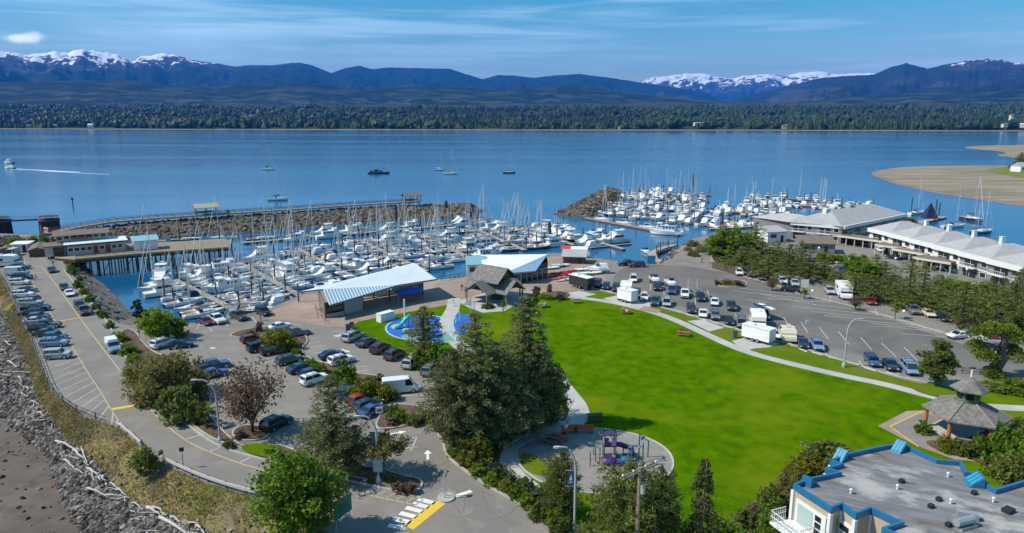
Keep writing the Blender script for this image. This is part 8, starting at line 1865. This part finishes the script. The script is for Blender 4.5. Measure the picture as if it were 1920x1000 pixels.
picnic('dark roofless picnic table at the playground path', 1116, 788, R(8), mat('dark_boards', (.09, .075, .065), .8), L=1.9); picnic('brown picnic table at the left of the playground', 1036, 830, R(-25), mat('brown_boards', (.22, .11, .08), .8)); picnic('pinkish picnic table beside the brown one', 1048, 828, R(-35), M_redwood)
def bench(label, u, v, rz, L, m):
 t = thing('park_bench', label, 'bench', at(u, v), rz, 'orange benches by the playground'); mb = MB(); mb.box((0, 0, .45), (L, .5, .07)); mb.build('seat', m, t); mb = MB(); mb.box((0, .27, .72), (L, .07, .42)); mb.build('backrest', m, t)
 for x in (-L*.4, L*.4): mb = MB(); mb.box((x, .05, .22), (.09, .45, .44)); mb.build('leg', M_trim, t)
bench('orange-red bench with a person beside it by the playground', 1069, 813, R(20), 1.9, M_orangewood); bench('longer orange-red bench at the top of the playground', 1095, 812, R(-2), 2.3, M_orangewood)
# ---- playground
M_pu = mat('purple_plastic', (.06, .03, .14), .4); M_pk = mat('lilac_plastic', (.42, .20, .38), .4); M_tq = mat('teal_post', (.02, .10, .13), .4); M_bl2 = mat('blue_plastic', (.03, .16, .34), .4); M_dp = mat('dark_purple_plastic', (.045, .028, .085), .3)
def playtower():
 b = at(1142, 858); t = thing('play_tower', 'tall purple play tower with spiral slide in the playground', 'play tower', b)
 for x, y in ((-.8, -.7), (.8, -.7), (-.8, .7), (.8, .7)): mb = MB(); mb.tube([(x, y, 0), (x, y, 3.9)], .08, 7); mb.build('post', M_tq, t)
 mb = MB(); mb.box((0, 0, 2.0), (1.7, 1.5, .1)); mb.box((-.4, -1.4, 1.0), (1.2, 1.1, .09)); mb.build('platform', M_trim, t)
 for x in (-.5, .5): mb = MB(); mb.box((x, -.74, 2.75), (.55, .06, 1.2)); mb.build('side_panel', M_pk if x > 0 else M_pu, t)
 mb = MB(); mb.box((-.82, 0, 2.6), (.06, 1.3, 1.0)); mb.build('side_panel', M_pk, t)
 mb = MB(); mb.tube([(-1, -.8, 3.75), (1, -.8, 3.75), (1, .8, 3.75), (-1, .8, 3.75), (-1, -.8, 3.75)], .07, 5); mb.add([(-1, -.8, 3.9), (1, -.8, 3.9), (0, 0, 4.35), (1, .8, 3.9), (-1, .8, 3.9)], [(0, 1, 2), (3, 4, 2)]); mb.build('canopy', M_pu, t)
 sl = [(.9, 0, 2.1), (1.6, .1, 1.95), (2.5, .2, 1.55), (3.2, -.1, 1.3), (3.2, -.9, 1.05), (2.4, -1.3, .75), (1.7, -1.0, .5), (1.7, -.4, .35), (2.4, -.1, .3)]
 mb = MB(); mb.tube(sl, .38, 9); mb.build('spiral_slide', M_dp, t)
 mb = MB(); mb.tube([(1.9, -.5, 0), (1.9, -.5, 2.2)], .08, 6); mb.tube([(.8, -1.2, 0), (.8, -1.2, 1.6)], .06, 6); mb.build('slide_support', M_trim, t)
 for x, y, h in ((-1.6, -2.0, 2.6), (-2.1, -1.2, 2.4), (-1.0, -2.4, 1.6), (-3.0, -2.6, 2.1), (-2.1, .8, 4.2)): mb = MB(); mb.tube([(x, y, 0), (x, y, h)], .07, 6); mb.build('post', M_tq, t)
 mb = MB(); mb.lathe([(.2, 0), (.95, .2), (1.1, .45), (.7, .75), (.2, .8)], (-.4, -2.0, .35), 9); mb.box((.7, -2.4, .5), (1.2, .8, .3)); mb.build('climbing_pods', M_pu, t)
 mb = MB(); mb.tube([(-3.0, -2.6, 1.0), (-1.6, -2.0, 1.0), (-1.6, -2.0, 2.4), (-2.1, -1.2, 2.3)], .05, 5); mb.build('climbing_bar', M_tq, t)
def playframe():
 b = at(1192, 872); t = thing('climbing_frame', 'blue climbing frame with tall poles right of the play tower', 'climbing frame', b)
 for x, y, h in ((-1.0, .4, 2.9), (-.7, -.3, 3.1), (.5, .6, 4.6), (.9, -.2, 3.4), (2.1, 2.2, 2.6), (-2.2, -.4, 1.8)): mb = MB(); mb.tube([(x, y, 0), (x, y, h)], .09, 7); mb.build('post', M_bl2 if x < 0 else M_tq, t)
 mb = MB(); mb.tube([(-1.0, .4, 2.7), (.5, .6, 2.7)], .07, 5); mb.tube([(-.7, -.3, 2.9), (.9, -.2, 2.9)], .07, 5); mb.tube([(.5, .6, 4.3), (2.1, 2.2, 2.5)], .06, 5); mb.build('top_bar', M_bl2, t)
 mb = MB(); mb.box((1.1, 1.4, 3.4), (1.0, .06, .5), R(45)); mb.build('shade_panel', mat('lilac_panel', (.35, .36, .6), .5), t)
 mb = MB(); mb.lathe([(.08, 0), (.3, .25), (.08, .5)], (.5, .6, 2.2), 7); mb.build('spinner', M_pk, t)
 mb = MB(); mb.lathe([(.2, 0), (.9, .25), (.9, .5), (.2, .7)], (-1.2, .3, .3), 9); mb.box((-2.6, .1, .5), (1.9, .7, .25)); mb.box((-3.9, .3, .4), (.9, .6, .3)); mb.build('stepping_bridge', M_bl2, t)
 mb = MB(); mb.tube([(1.6, -.4, .9), (3.2, .2, .9), (3.4, -1.2, .1)], .05, 5); mb.build('balance_rail', M_tq, t)
playtower(); playframe()
for n in ('play_tower', 'climbing_frame'): bpy.data.objects[n].scale = (.76, .76, .76)
# ---- splash pad
t = thing('splash_slide', 'turquoise water slide with white mast on the blue splash pad', 'water slide', at(757, 614)); M_turq = mat('turquoise_plastic', (.05, .46, .42), .3)
mb = MB(); mb.tube([(1.1, .6, 1.9), (.5, .2, 1.6), (-.2, -.3, .8), (-.9, -.8, .3), (-1.4, -1.0, .2)], .36, 8); mb.build('slide', M_turq, t)
mb = MB(); H = zat(at(757, 614).y, 564)-LZ; mb.tube([(.1, .9, 0), (.1, .9, H)], .15, 8); mb.build('mast', M_condowhite, t)
for x, y in ((.8, .2), (1.4, .2), (.8, 1.0), (1.4, 1.0)): mb = MB(); mb.tube([(x, y, 0), (x, y, 2.3)], .06, 6); mb.build('post', M_turq, t)
mb = MB(); mb.lathe([(.2, 0), (.7, .25), (.7, .6), (.2, .75)], (1.0, -3.2, .05), 9); mb.build('spray_dome', mat('pale_green_plastic', (.25, .5, .35), .4), t)
t = thing('sail_sculpture', 'white sail-shaped spray post at the small blue pool', 'sculpture', at(878, 592)); mb = MB(); mb.tube([(.5, 0, 0), (.5, 0, 3.4)], .07, 6); mb.tube([(1.1, .2, 0), (1.1, .2, 2.6)], .06, 6); mb.build('pole', M_lampgrey, t)
mb = MB(); mb.loft([[(.45, y, 1.9), (-1.0, y, 2.1), (.5, y, 3.5)] for y in (-.04, .04)]); mb.build('sail', M_condowhite, t)
for i, (u, v) in enumerate(((855, 606), (862, 601), (850, 575))):
 t = thing('spray_post', ['white curved spray post in the small blue pool', 'pale blue spray post in the small blue pool', 'short white bollard beside the splash pad path'][i], 'spray post', at(u, v)); mb = MB(); mb.tube([(0, 0, 0), (.1, 0, .8), (-.1, 0, 1.5)], .12, 7); mb.lathe([(.05, 0), (.2, .1), (.05, .25)], (-.1, 0, 1.45), 7); mb.build('column', [M_condowhite, MATS['pale_blue_cap'], M_condowhite][i], t)
t = thing('shipping_container', 'small white storage container on the splash pad lawn', 'container', at(723, 601), hd(714, 603, 735, 597)); mb = MB(); mb.box((0, 0, .75), (3.2, 1.3, 1.5)); mb.build('body', M_twhite, t)
mb = MB(); mb.box((0, 0, 1.53), (3.3, 1.4, .08)); mb.build('lid', M_twhite, t)
for k in range(8): mb = MB(); mb.box((-1.4+k*.4, -.67, .75), (.06, .05, 1.4)); mb.build('rib', M_twhite, t)
t = thing('canopy_tent', 'bright blue pop-up canopy in front of the pavilion', 'canopy', at(768, 566), hd(740, 566, 790, 560)); mb = MB(); w = 2.9
mb.add([(-w, -w*.55, 2.1), (w, -w*.55, 2.1), (w, w*.55, 2.1), (-w, w*.55, 2.1), (-.8, 0, 2.9), (.8, 0, 2.9)], [(0, 1, 5, 4), (1, 2, 5), (2, 3, 4, 5), (3, 0, 4)]); mb.build('canopy', mat('canopy_blue', (.008, .10, .58), .6), t)
for x in (-w+.1, w-.1):
 for y in (-w*.52, w*.52): mb = MB(); mb.tube([(x, y, 0), (x, y, 2.1)], .04, 5); mb.build('leg', M_steel, t)
for i, (u, v, l, c) in enumerate(((653, 620, 'dark blue bin beside the lot corner', 'navy'), (660, 616, 'grey bin right of the blue bin at the lot corner', 'gray'), (1378, 634, 'blue bin at the left end of the long white trailer', 'blue'), (1098, 545, 'blue bin at the food trailer', 'blue'), (1111, 545, 'turquoise barrel at the food trailer', 'teal'), (1161, 563, 'black bin left of the white food trailer', 'black'))):
 t = thing('waste_bin', l, 'bin', at(u, v)); mb = MB(); mb.box((0, 0, .5), (.6, .6, 1.0), top=1.12); mb.build('body', PAINT[c], t); mb = MB(); mb.box((0, 0, 1.06), (.72, .72, .1)); mb.build('lid', M_trim, t)
# ---- small craft ashore
def kayak(label, u, v, rz, m, L=4.4, z=.1, grp='small boats stored by the glass hall', nm='kayak', fat=.33):
 p = at(u, v); t = thing(nm, label, 'kayak' if nm == 'kayak' else 'dinghy', (p.x, p.y, LZ+z), rz, grp); mb = MB(); mb.loft([[(L*s, -fat*w, .2), (L*s, -fat*.6*w, .0), (L*s, fat*.6*w, .0), (L*s, fat*w, .2), (L*s, fat*.4*w, .36), (L*s, -fat*.4*w, .36)] for s, w in ((-.5, .06), (-.35, .7), (0, 1), (.35, .7), (.5, .06))]); mb.build('hull', m, t)
 mb = MB(); mb.lathe([(.28, .34), (.3, .385), (.2, .37)], n=8); mb.build('cockpit', M_trim, t)
M_kr = mat('red_plastic', (.48, .03, .025), .4); M_kp = mat('coral_plastic', (.55, .16, .12), .4)
for i, (u, v, m, l) in enumerate(((1052, 514, M_kr, 'bright red kayak, farthest of the red pile by the glass hall'), (1058, 517, M_kr, 'bright red kayak, second of the red pile by the glass hall'), (1048, 519, M_kr, 'bright red kayak, left in the red pile by the glass hall'), (1062, 521, M_kp, 'coral kayak in the middle of the pile by the glass hall'), (1052, 524, M_kp, 'coral kayak left of the middle of the pile'), (1066, 511, M_kr, 'bright red kayak beside the brown shed'), (1060, 527, M_twhite, 'white kayak nearest the camera in the pile'), (1072, 524, M_twhite, 'white kayak at the right of the pile'))): kayak(l, u, v, R(10+i*4), m, 5.2)
for i, (u, v, l) in enumerate(((1032, 505, 'white sailing dinghy, left of three beside the glass hall'), (1042, 502, 'pale blue sailing dinghy, middle of three beside the glass hall'), (1052, 500, 'white sailing dinghy, right of three beside the glass hall'), (1094, 508, 'turquoise-trimmed dinghy beside the brown shed'), (1108, 515, 'white dinghy under a pale cover behind the food trailer'))): kayak(l, u, v, R(15), M_twhite if i != 1 else PAINT['lightblue'], 4.8 if i < 4 else 6, .3, nm='dinghy', fat=.8)
def trailered(label, k, u, v, h, sc, tl):
 p = at(u, v); boat(k, (p.x, p.y, LZ+.62), h, label, 'boats on road trailers', sc); t = thing('boat_trailer', tl, 'trailer', p, h, 'boat trailers in the lot'); mb = MB()
 for s in (-.6, .6): mb.tube([(-2.6, s, .45), (1.5, s, .45), (3.4, 0, .45)], .06, 4)
 mb.box((0, 0, .45), (.12, 1.4, .1)); mb.build('frame', M_steel, t)
 for s in (-1, 1): wheel(t, -.8, s*.85, .3)
trailered('small white boat with blue cover on a trailer behind the navy SUV', 'm8', 1228, 532, R(-82), .95, 'trailer under the blue-covered boat behind the navy SUV')
trailered('small white boat with grey cover on a trailer behind the blue pickup', 'ma', 1258, 539, R(-82), .95, 'trailer under the grey-covered boat behind the blue pickup')
trailered('white covered boat on a trailer near the brown shed', 'm3', 1122, 512, R(170), .8, 'trailer under the white covered boat near the brown shed')
trailered('white boat with red canvas beside the crosswise white sedan', 'm9', 1845, 650, R(175), 1.15, 'trailer under the red-canvas boat beside the white sedan')
t = thing('boat_trailer', 'empty boat trailer with two white uprights behind the dark pickup', 'trailer', at(1306, 549), R(-85), 'boat trailers in the lot'); mb = MB()
for s in (-.9, .9): mb.tube([(-2.8, s, .5), (1.5, s, .5), (3.2, 0, .5)], .07, 4)
mb.build('frame', M_steel, t)
for s in (-1, 1): mb = MB(); mb.tube([(-2.6, s, .5), (-2.6, s, 2.4)], .06, 5); mb.build('guide_post', M_condowhite, t); wheel(t, -.8, s*1.0, .3)
t = thing('boat_trailer', 'long empty boat trailer behind the white sedan', 'trailer', at(1328, 560), R(-75), 'boat trailers in the lot'); mb = MB()
for s in (-.9, .9): mb.tube([(-3.8, s, .5), (2.5, s, .5), (4.2, 0, .5)], .07, 4)
mb.build('frame', M_steel, t)
for s in (-1, 1): wheel(t, -.8, s*1.0, .3)
p = at(1432, 596)
for i in range(4): kayak(['dark blue kayak on the black pickup rack, leftmost', 'pale blue kayak on the black pickup rack, second from left', 'white kayak on the black pickup rack, third from left', 'grey kayak on the black pickup rack, rightmost'][i], 1424+i*5, 596, R(-74), [PAINT['navy'], PAINT['lightblue'], M_twhite, PAINT['silver']][i], 4.2, 1.95, 'kayaks on the pickup rack')
place('pickup', 'black', 1176, 498, R(190), 'dark pickup standing at the head of the launch ramp'); place('suv', 'brown', 1194, 501, R(185), 'dark brown SUV beside the pickup at the launch ramp')
# ---- launch dock
def ldock():
 P = [at(u, v, 1.0) for u, v in ((1266, 459), (1240, 466), (1222, 474), (1226, 486), (1250, 492), (1292, 499))]; b = Vector((P[2].x, P[2].y, 0)); t = thing('launch_dock', 'bent grey launching dock beside the rock bank at the ramp', 'dock', b)
 mb = MB(); mb.kerb(P, 2.4, .55, 1.0); mb.build('deck', M_float, t, off=b)
 for p, d in along(P, 6, 1): mb = MB(); mb.tube([(p.x+1.25, p.y, -1), (p.x+1.25, p.y, 3.6)], .16, 6); mb.build('pile', M_pile, t, off=b)
 mb = MB(); mb.kerb([p+Vector((0, 0, 0)) for p in offset(P, 1.15, 0)], .12, 1.0, 1.2); mb.build('bull_rail', M_wood, t, off=b)
ldock()
a, b = at(430, 598), at(440, 574, .7); t = thing('gangway', 'steel gangway down to the first float beside the dark pickup', 'gangway', a, ang(a, b)); L = (Vector((b.x, b.y, 0))-Vector((a.x, a.y, 0))).length; mb = MB(); dz = b.z-LZ
mb.slab([(0, -.7, .1), (L, -.7, dz+.1), (L, .7, dz+.1), (0, .7, .1)], .15); mb.build('deck', M_steel, t)
for s in (-.7, .7):
 mb = MB(); mb.tube([(0, s, 1.1), (L, s, dz+1.1)], .05, 4)
 for x in np.linspace(0, 1, 7): mb.tube([(L*x, s, dz*x), (L*x, s, dz*x+1.1)], .035, 4)
 mb.build('railing', M_steel, t)
# ---- land end of the pier, left edge
hut('long_shed', 'long shed with grey-brown roof left of the pier clubhouse', 'shed', 74, 476, hd(58, 486, 72, 462), 10, 3.6, 1.9, .7, M_dkwood, M_brownroof)
hut('lean_to', 'small white-roofed canopy before the boulders by the pier', 'shelter', 44, 472, R(10), 4, 3, 2.4, .3, M_hutwhite, M_twhite, False)
rg = np.random.default_rng(91); bp = np.array([tuple(at(rg.uniform(-60, 34), rg.uniform(443, 464))) for _ in range(160)]); rockpile('pier_boulders', bp, rg.uniform(.9, 2.6, 160), M_rock2, 91)
rail('grey timber retaining wall at the left edge by the boulders', pxs([(-30, 492), (16, 480)]), 'retaining_wall', 1.6, 2.4, M_wood, M_wood, (.15, 2.3), pr=.16)
motorhome('white recreational vehicle at the left edge near the pier', 10, 500, h0, 6.5, 2.9)
# ---- driftwood
M_drift = mat('bleached_driftwood', (.42, .39, .35), .9, (.54, .51, .47), 2.0, bump=.3, bscale=6)
DW = [(104, 827, 146, 843, .26), (135, 843, 167, 870, .22), (151, 838, 162, 865, .2), (121, 862, 140, 876, .2), (165, 877, 189, 897, .26), (189, 892, 201, 908, .3), (162, 915, 200, 928, .2), (200, 928, 238, 930, .18), (221, 916, 238, 930, .16), (219, 937, 255, 931, .18), (277, 950, 300, 964, .34), (286, 949, 316, 968, .22), (300, 969, 359, 1001, .32), (319, 969, 340, 977, .24), (367, 984, 384, 1002, .25), (94, 776, 103, 785, .16), (40, 738, 51, 742, .22), (57, 765, 70, 764, .18), (15, 677, 32, 687, .26), (18, 665, 37, 660, .2), (35, 707, 42, 715, .24), (45, 725, 54, 729, .2), (108, 833, 128, 831, .18), (126, 856, 150, 850, .16), (58, 752, 74, 757, .16), (8, 640, 20, 646, .2), (172, 884, 178, 900, .16), (205, 905, 228, 918, .18), (300, 985, 318, 978, .15), (330, 990, 352, 986, .15), (246, 943, 268, 952, .15), (20, 696, 28, 692, .2), (2, 655, 12, 662, .18), (70, 772, 84, 780, .15), (140, 880, 158, 888, .15), (112, 848, 120, 862, .14)]
for i, (u0, v0, u1, v1, r) in enumerate(DW):
 z = 2.55; a, b = at(u0, v0, z), at(u1, v1, z); c = (a+b)/2; mb = MB(); n = 6; pts = [a+(b-a)*s+Vector((rnd.uniform(-.1, .1), rnd.uniform(-.1, .1), .12*math.sin(s*5))) for s in np.linspace(0, 1, n)]
 mb.tube(pts, r*.52, 7, r2=r*.3)
 if r > .2: q = pts[3]; mb.tube([q, q+Vector((rnd.uniform(-.8, .8), rnd.uniform(-.6, .6), .3))], r*.2, 5, r2=.03)
 where = ('at the foot of the sea wall' if u0 < 60 else 'below the road bend' if u0 < 130 else 'in the middle of the beach' if u0 < 210 else 'below the curving guardrail')
 tag(mb.build('driftwood_log', M_drift), f'{"thick" if r > .21 else "thin"} bleached driftwood log {where}, {(ORD+["thirty-third", "thirty-fourth", "thirty-fifth", "last"])[i]} along the shore', 'driftwood', 'driftwood logs on the beach')
mb = MB(); g = random.Random(3); A = resample(glow, 120); B = resample(low, 120)
for i in range(130):
 k = g.randint(28, 104); t = g.betavariate(1.3, 5)*.75; p = Vector(A[k]*(1-t)+B[k]*t); p.z = 2.4+(.35-2.4)*(1-(1-t)**1.5)+.35; a = g.random()*6.28; L = g.uniform(.6, 2.6); d = Vector((math.cos(a), math.sin(a), g.uniform(-.1, .2)))*L
 mb.tube([p, p+d*.5+Vector((0, 0, .06)), p+d], g.uniform(.035, .10), 5, r2=.03)
tag(mb.build('driftwood_litter', M_drift), kind='stuff')
# ---- wheel stops
first = None
for (u0, v0, u1, v1) in ((1117, 543, 1128, 545), (1138, 547, 1150, 550), (1188, 560, 1200, 563), (1222, 571, 1236, 575), (1262, 582, 1280, 586), (1286, 590, 1303, 594), (1310, 598, 1327, 602), (1334, 604, 1350, 609), (1357, 612, 1374, 616), (1381, 618, 1396, 622), (1464, 641, 1484, 646), (1500, 655, 1512, 660), (1522, 661, 1544, 667), (1558, 671, 1580, 676), (1590, 680, 1613, 685), (1624, 691, 1640, 696), (1664, 699, 1682, 705), (1698, 709, 1725, 715)):
 a, b = at(u0, v0), at(u1, v1); c = (a+b)/2
 if first is None:
  mb = MB(); mb.loft([[(-.9, -.12, 0), (-.9, -.08, .15), (-.9, .08, .15), (-.9, .12, 0)], [(.9, -.12, 0), (.9, -.08, .15), (.9, .08, .15), (.9, .12, 0)]]); first = mb.build('wheel_stop', M_conc); tag(first, 'pale concrete wheel stop at a bay along the kerb of the right lot', 'wheel stop', 'wheel stops of the right lot'); first.location = (c.x, c.y, LZ+.01); first.rotation_euler = (0, 0, ang(a, b)); SNAP['ws'] = (first, [])
 else: dup(first, (c.x, c.y, LZ+.01), ang(a, b), tree=SNAP['ws'])
# ---- channel markers
for u, v, h, l in ((711, 268, 7, 'dark channel marker far out in the bay'), (137, 386, 3.0, 'dark cormorant post in the water left of the breakwater'), (222, 247, 2.5, 'small dark float near the far shore')):
 p = at(u, v, 0); t = thing('channel_marker', l, 'marker', p); mb = MB(); mb.tube([(0, 0, -1), (0, 0, h)], .3, 7, r2=.15); mb.build('post', M_trim, t); mb = MB(); mb.box((0, 0, h+.2), (1.1, .2, .9)); mb.build('daymark', M_trim, t)
p = at(592, 247, 0); t = thing('log_boom', 'brown log barge moored near the far shore', 'barge', p); mb = MB()
for k in range(9): mb.tube([(-38+k*9, rnd.uniform(-3, 3), .6), (-30+k*9, rnd.uniform(-3, 3), .8)], 1.1, 6)
mb.box((0, 2, 1.5), (60, 6, 2.5)); mb.build('logs', mat('far_logs', (.16, .10, .05), .9), t)
p = at(1742, 412, 0); t = thing('sail_tower', 'dark pyramid-shaped frame at the end of the float behind the condominiums', 'frame', p); mb = MB(); mb.add([(-2.6, -2, .5), (2.6, -2, .5), (2.6, 2, .5), (-2.6, 2, .5), (0, 0, 7)], [(0, 1, 4), (1, 2, 4), (2, 3, 4), (3, 0, 4)]); mb.build('cover', M_sailnavy, t)
dk = at(1735, 418, 0), at(1765, 410, 0); floatdock(at(1700, 425, 0), at(1768, 409, 0), 3, 'main_float', M_float, 'short grey float with a dark pyramid frame behind the condominiums')
for i, (u, v, h) in enumerate(((1752, 416, 8.5), (1760, 404, 5), (1708, 398, 6))): p = at(u, v, 0); dup(protos['p'], (p.x, p.y, 0), 0, sc=(1.4, 1.4, h/4.4), tree=SNAP['mooring_pile'])
# ---- people
def person_mesh(name, J, mats, hands=True):
 vs = [Vector(p) for p, r in J['v']]; rs = [r for p, r in J['v']]; es = list(J['e'])
 if hands:
  for h, e in ((J['lh'], J['le']), (J['rh'], J['re'])):
   d = (vs[h]-vs[e]).normalized(); s = d.orthogonal().normalized()
   for k, (o, l) in enumerate(((-.03, .075), (-.01, .09), (.01, .085), (.028, .07))):
    a = len(vs); vs += [vs[h]+d*.05+s*o, vs[h]+d*(.05+l*.6)+s*o*1.1, vs[h]+d*(.05+l)+s*o*1.1+Vector((0, 0, -.01))]; rs += [.010, .009, .007]; es += [(h, a), (a, a+1), (a+1, a+2)]
   n = d.cross(s); a = len(vs); vs += [vs[h]+s*.045+d*.01, vs[h]+s*.065+d*.05]; rs += [.011, .008]; es += [(h, a), (a, a+1)]
 me = bpy.data.meshes.new(name); me.from_pydata([tuple(v) for v in vs], es, []); o = bpy.data.objects.new(name, me); COL.objects.link(o)
 sk = o.modifiers.new('skin', 'SKIN'); sk.use_smooth_shade = True
 for i, r in enumerate(rs): me.skin_vertices[0].data[i].radius = (r, r); me.skin_vertices[0].data[i].use_root = (i == 0)
 ss = o.modifiers.new('sub', 'SUBSURF'); ss.levels = 1; ss.render_levels = 1
 dg = bpy.context.evaluated_depsgraph_get(); nm = bpy.data.meshes.new_from_object(o.evaluated_get(dg)); bpy.data.objects.remove(o)
 for m in mats: nm.materials.append(m)
 P = J['p']
 for f in nm.polygons:
  c = f.center; f.material_index = J['zone'](c)
 return nm
def stand(sw=.0):
 v = [((0, 0, .95), .14), ((0, 0, 1.12), .13), ((0, 0, 1.32), .155), ((0, 0, 1.44), .085), ((0, 0, 1.53), .055), ((0, .02, 1.63), .095), ((0, .01, 1.73), .075),
  ((-.09, 0, .9), .095), ((-.1, sw*.6+.02, .5), .065), ((-.1, sw, .09), .045), ((-.1, sw+.14, .04), .04), ((.09, 0, .9), .095), ((.1, -sw*.4+.03, .5), .065), ((.1, -sw, .09), .045), ((.1, -sw+.14, .04), .04),
  ((-.19, 0, 1.4), .058), ((-.25, -sw*.3, 1.13), .045), ((-.25, -sw*.5+.1, .9), .035), ((-.25, -sw*.5+.13, .83), .035), ((.19, 0, 1.4), .058), ((.25, sw*.3, 1.13), .045), ((.25, sw*.5+.1, .9), .035), ((.25, sw*.5+.13, .83), .035), ((0, .115, 1.625), .018)]
 e = [(0, 1), (1, 2), (2, 3), (3, 4), (4, 5), (5, 6), (0, 7), (7, 8), (8, 9), (9, 10), (0, 11), (11, 12), (12, 13), (13, 14), (2, 15), (15, 16), (16, 17), (17, 18), (2, 19), (19, 20), (20, 21), (21, 22), (5, 23)]
 def zone(c): return 3 if c.z < .1 else 1 if c.z < .98 and abs(c.x) < .2 else 2 if c.z > 1.66 or (c.z > 1.55 and c.y < -.03) else 0 if .98 <= c.z < 1.47 and c.z > 1.08 or (c.z >= .98 and abs(c.x) < .2 and c.z < 1.47) else 4
 return dict(v=v, e=e, lh=18, le=17, rh=22, re=21, p=0, zone=zone)
def sit():
 v = [((0, 0, .53), .14), ((0, -.02, .7), .13), ((0, .0, .92), .155), ((0, .02, 1.04), .085), ((0, .04, 1.12), .055), ((0, .07, 1.22), .095), ((0, .06, 1.32), .075),
  ((-.1, .05, .52), .095), ((-.12, .45, .52), .065), ((-.12, .47, .09), .045), ((-.12, .6, .04), .04), ((.1, .05, .52), .095), ((.12, .45, .52), .065), ((.12, .47, .09), .045), ((.12, .6, .04), .04),
  ((-.19, 0, 1.0), .058), ((-.25, .12, .75), .045), ((-.17, .36, .72), .035), ((-.15, .43, .71), .035), ((.19, 0, 1.0), .058), ((.25, .12, .75), .045), ((.17, .36, .72), .035), ((.15, .43, .71), .035), ((0, .165, 1.215), .018)]
 e = stand()['e']
 def zone(c): return 3 if c.z < .1 else 1 if c.z < .6 else 2 if c.z > 1.25 or (c.z > 1.15 and c.y < .02) else 0 if c.z < 1.07 and (c.y < .25) else 4
 return dict(v=v, e=e, lh=18, le=17, rh=22, re=21, p=0, zone=zone)
M_skin = mat('skin', (.42, .25, .17), .6); M_hair = mat('dark_hair', (.05, .03, .02), .7); M_shoe = mat('dark_shoes', (.03, .03, .03), .7)
CL = {n: mat('cloth_'+n, c, .85) for n, c in dict(white=(.7, .7, .68), black=(.02, .02, .022), blue=(.03, .08, .25), red=(.4, .04, .04), khaki=(.3, .25, .16), grey=(.2, .2, .21), pink=(.55, .25, .28)).items()}
PM = {}
def person(label, u, v, rz, pose, top, low, z=0, sc=1.0):
 k = (pose, top, low)
 if k not in PM: PM[k] = person_mesh('person', stand(.0) if pose == 'stand' else stand(.32) if pose == 'walk' else sit(), [CL[top], CL[low], M_hair, M_shoe, M_skin])
 o = bpy.data.objects.new('person', PM[k]); COL.objects.link(o); p = at(u, v); o.location = (p.x, p.y, LZ+z); o.rotation_euler = (0, 0, rz); o.scale = (sc*.9,)*3
 return tag(o, label, 'person')
person('person in a dark top walking past the white van by the sea wall', 61, 526, R(-60), 'walk', 'black', 'blue'); person('person in a khaki top walking beside another by the sea wall', 68, 525, R(-60), 'walk', 'khaki', 'grey')
person('person in white standing beside the orange bench', 1061, 816, R(200), 'stand', 'white', 'khaki'); person('person in red standing near the feathery shrub at the plaza', 489, 601, R(150), 'stand', 'red', 'grey'); person('child in pink beside the person in red at the plaza', 494, 602, R(170), 'stand', 'pink', 'white', 0, .7)
def at_table(label, u, v, rz, side, top, low, x=0):
 p = at(u, v); co, si = math.cos(rz), math.sin(rz); o = person(label, u, v, 0, 'sit', top, low); y = side*.72; o.location = (p.x+x*co-y*si, p.y+x*si+y*co, LZ); o.rotation_euler = (0, 0, rz+(0 if side < 0 else math.pi))
at_table('person in white sitting at the picnic table near the shelter', 1018, 576, R(30), -1, 'white', 'grey'); at_table('person in pink sitting at the upper lawn picnic table', 1173, 588, R(-15), 1, 'pink', 'blue', -.4); at_table('person in white sitting at the upper lawn picnic table', 1173, 588, R(-15), -1, 'white', 'khaki', .3); at_table('person in black sitting at the table near the long path', 1281, 630, R(-20), 1, 'black', 'grey', -.4)
person('person in white walking on the path by the launch ramp', 1332, 497, R(80), 'walk', 'white', 'black'); person('person in black walking behind another by the launch ramp', 1316, 494, R(80), 'walk', 'black', 'black'); person('person in blue standing on the plaza near the shelter', 866, 545, R(30), 'stand', 'blue', 'khaki')
def bicycle(label, u, v, rz):
 t = thing('bicycle', label, 'bicycle', at(u, v), rz, 'bicycles near the pier')
 for y in (-.52, .52): mb = MB(); mb.tube([(0, y+.34*math.cos(a), .34+.34*math.sin(a)) for a in np.linspace(0, 6.283, 17)], .022, 4, cap=False); w = mb.build('wheel', M_black, t)
 mb = MB(); mb.tube([(0, -.52, .34), (0, -.15, .9), (0, .38, .85), (0, .52, .34)], .025, 5); mb.tube([(0, -.52, .34), (0, .02, .3), (0, .38, .85)], .025, 5); mb.tube([(0, .02, .3), (0, -.15, .9)], .025, 5); mb.tube([(-.25, .36, 1.02), (.25, .36, 1.02)], .02, 4); mb.tube([(0, .38, .85), (0, .36, 1.02)], .02, 4); mb.build('frame', M_trim, t); mb = MB(); mb.box((0, -.17, .93), (.14, .26, .06)); mb.build('saddle', M_black, t)
bicycle('bicycle leaning forward of the pier kerb, farther one', 96, 490, R(-70)); bicycle('bicycle near the black sedan by the pier, nearer one', 99, 497, R(-70))
person('person in grey beside the farther bicycle near the pier', 94, 489, R(-60), 'stand', 'white', 'grey'); person('person in white beside the nearer bicycle near the pier', 100, 499, R(-70), 'stand', 'grey', 'black')
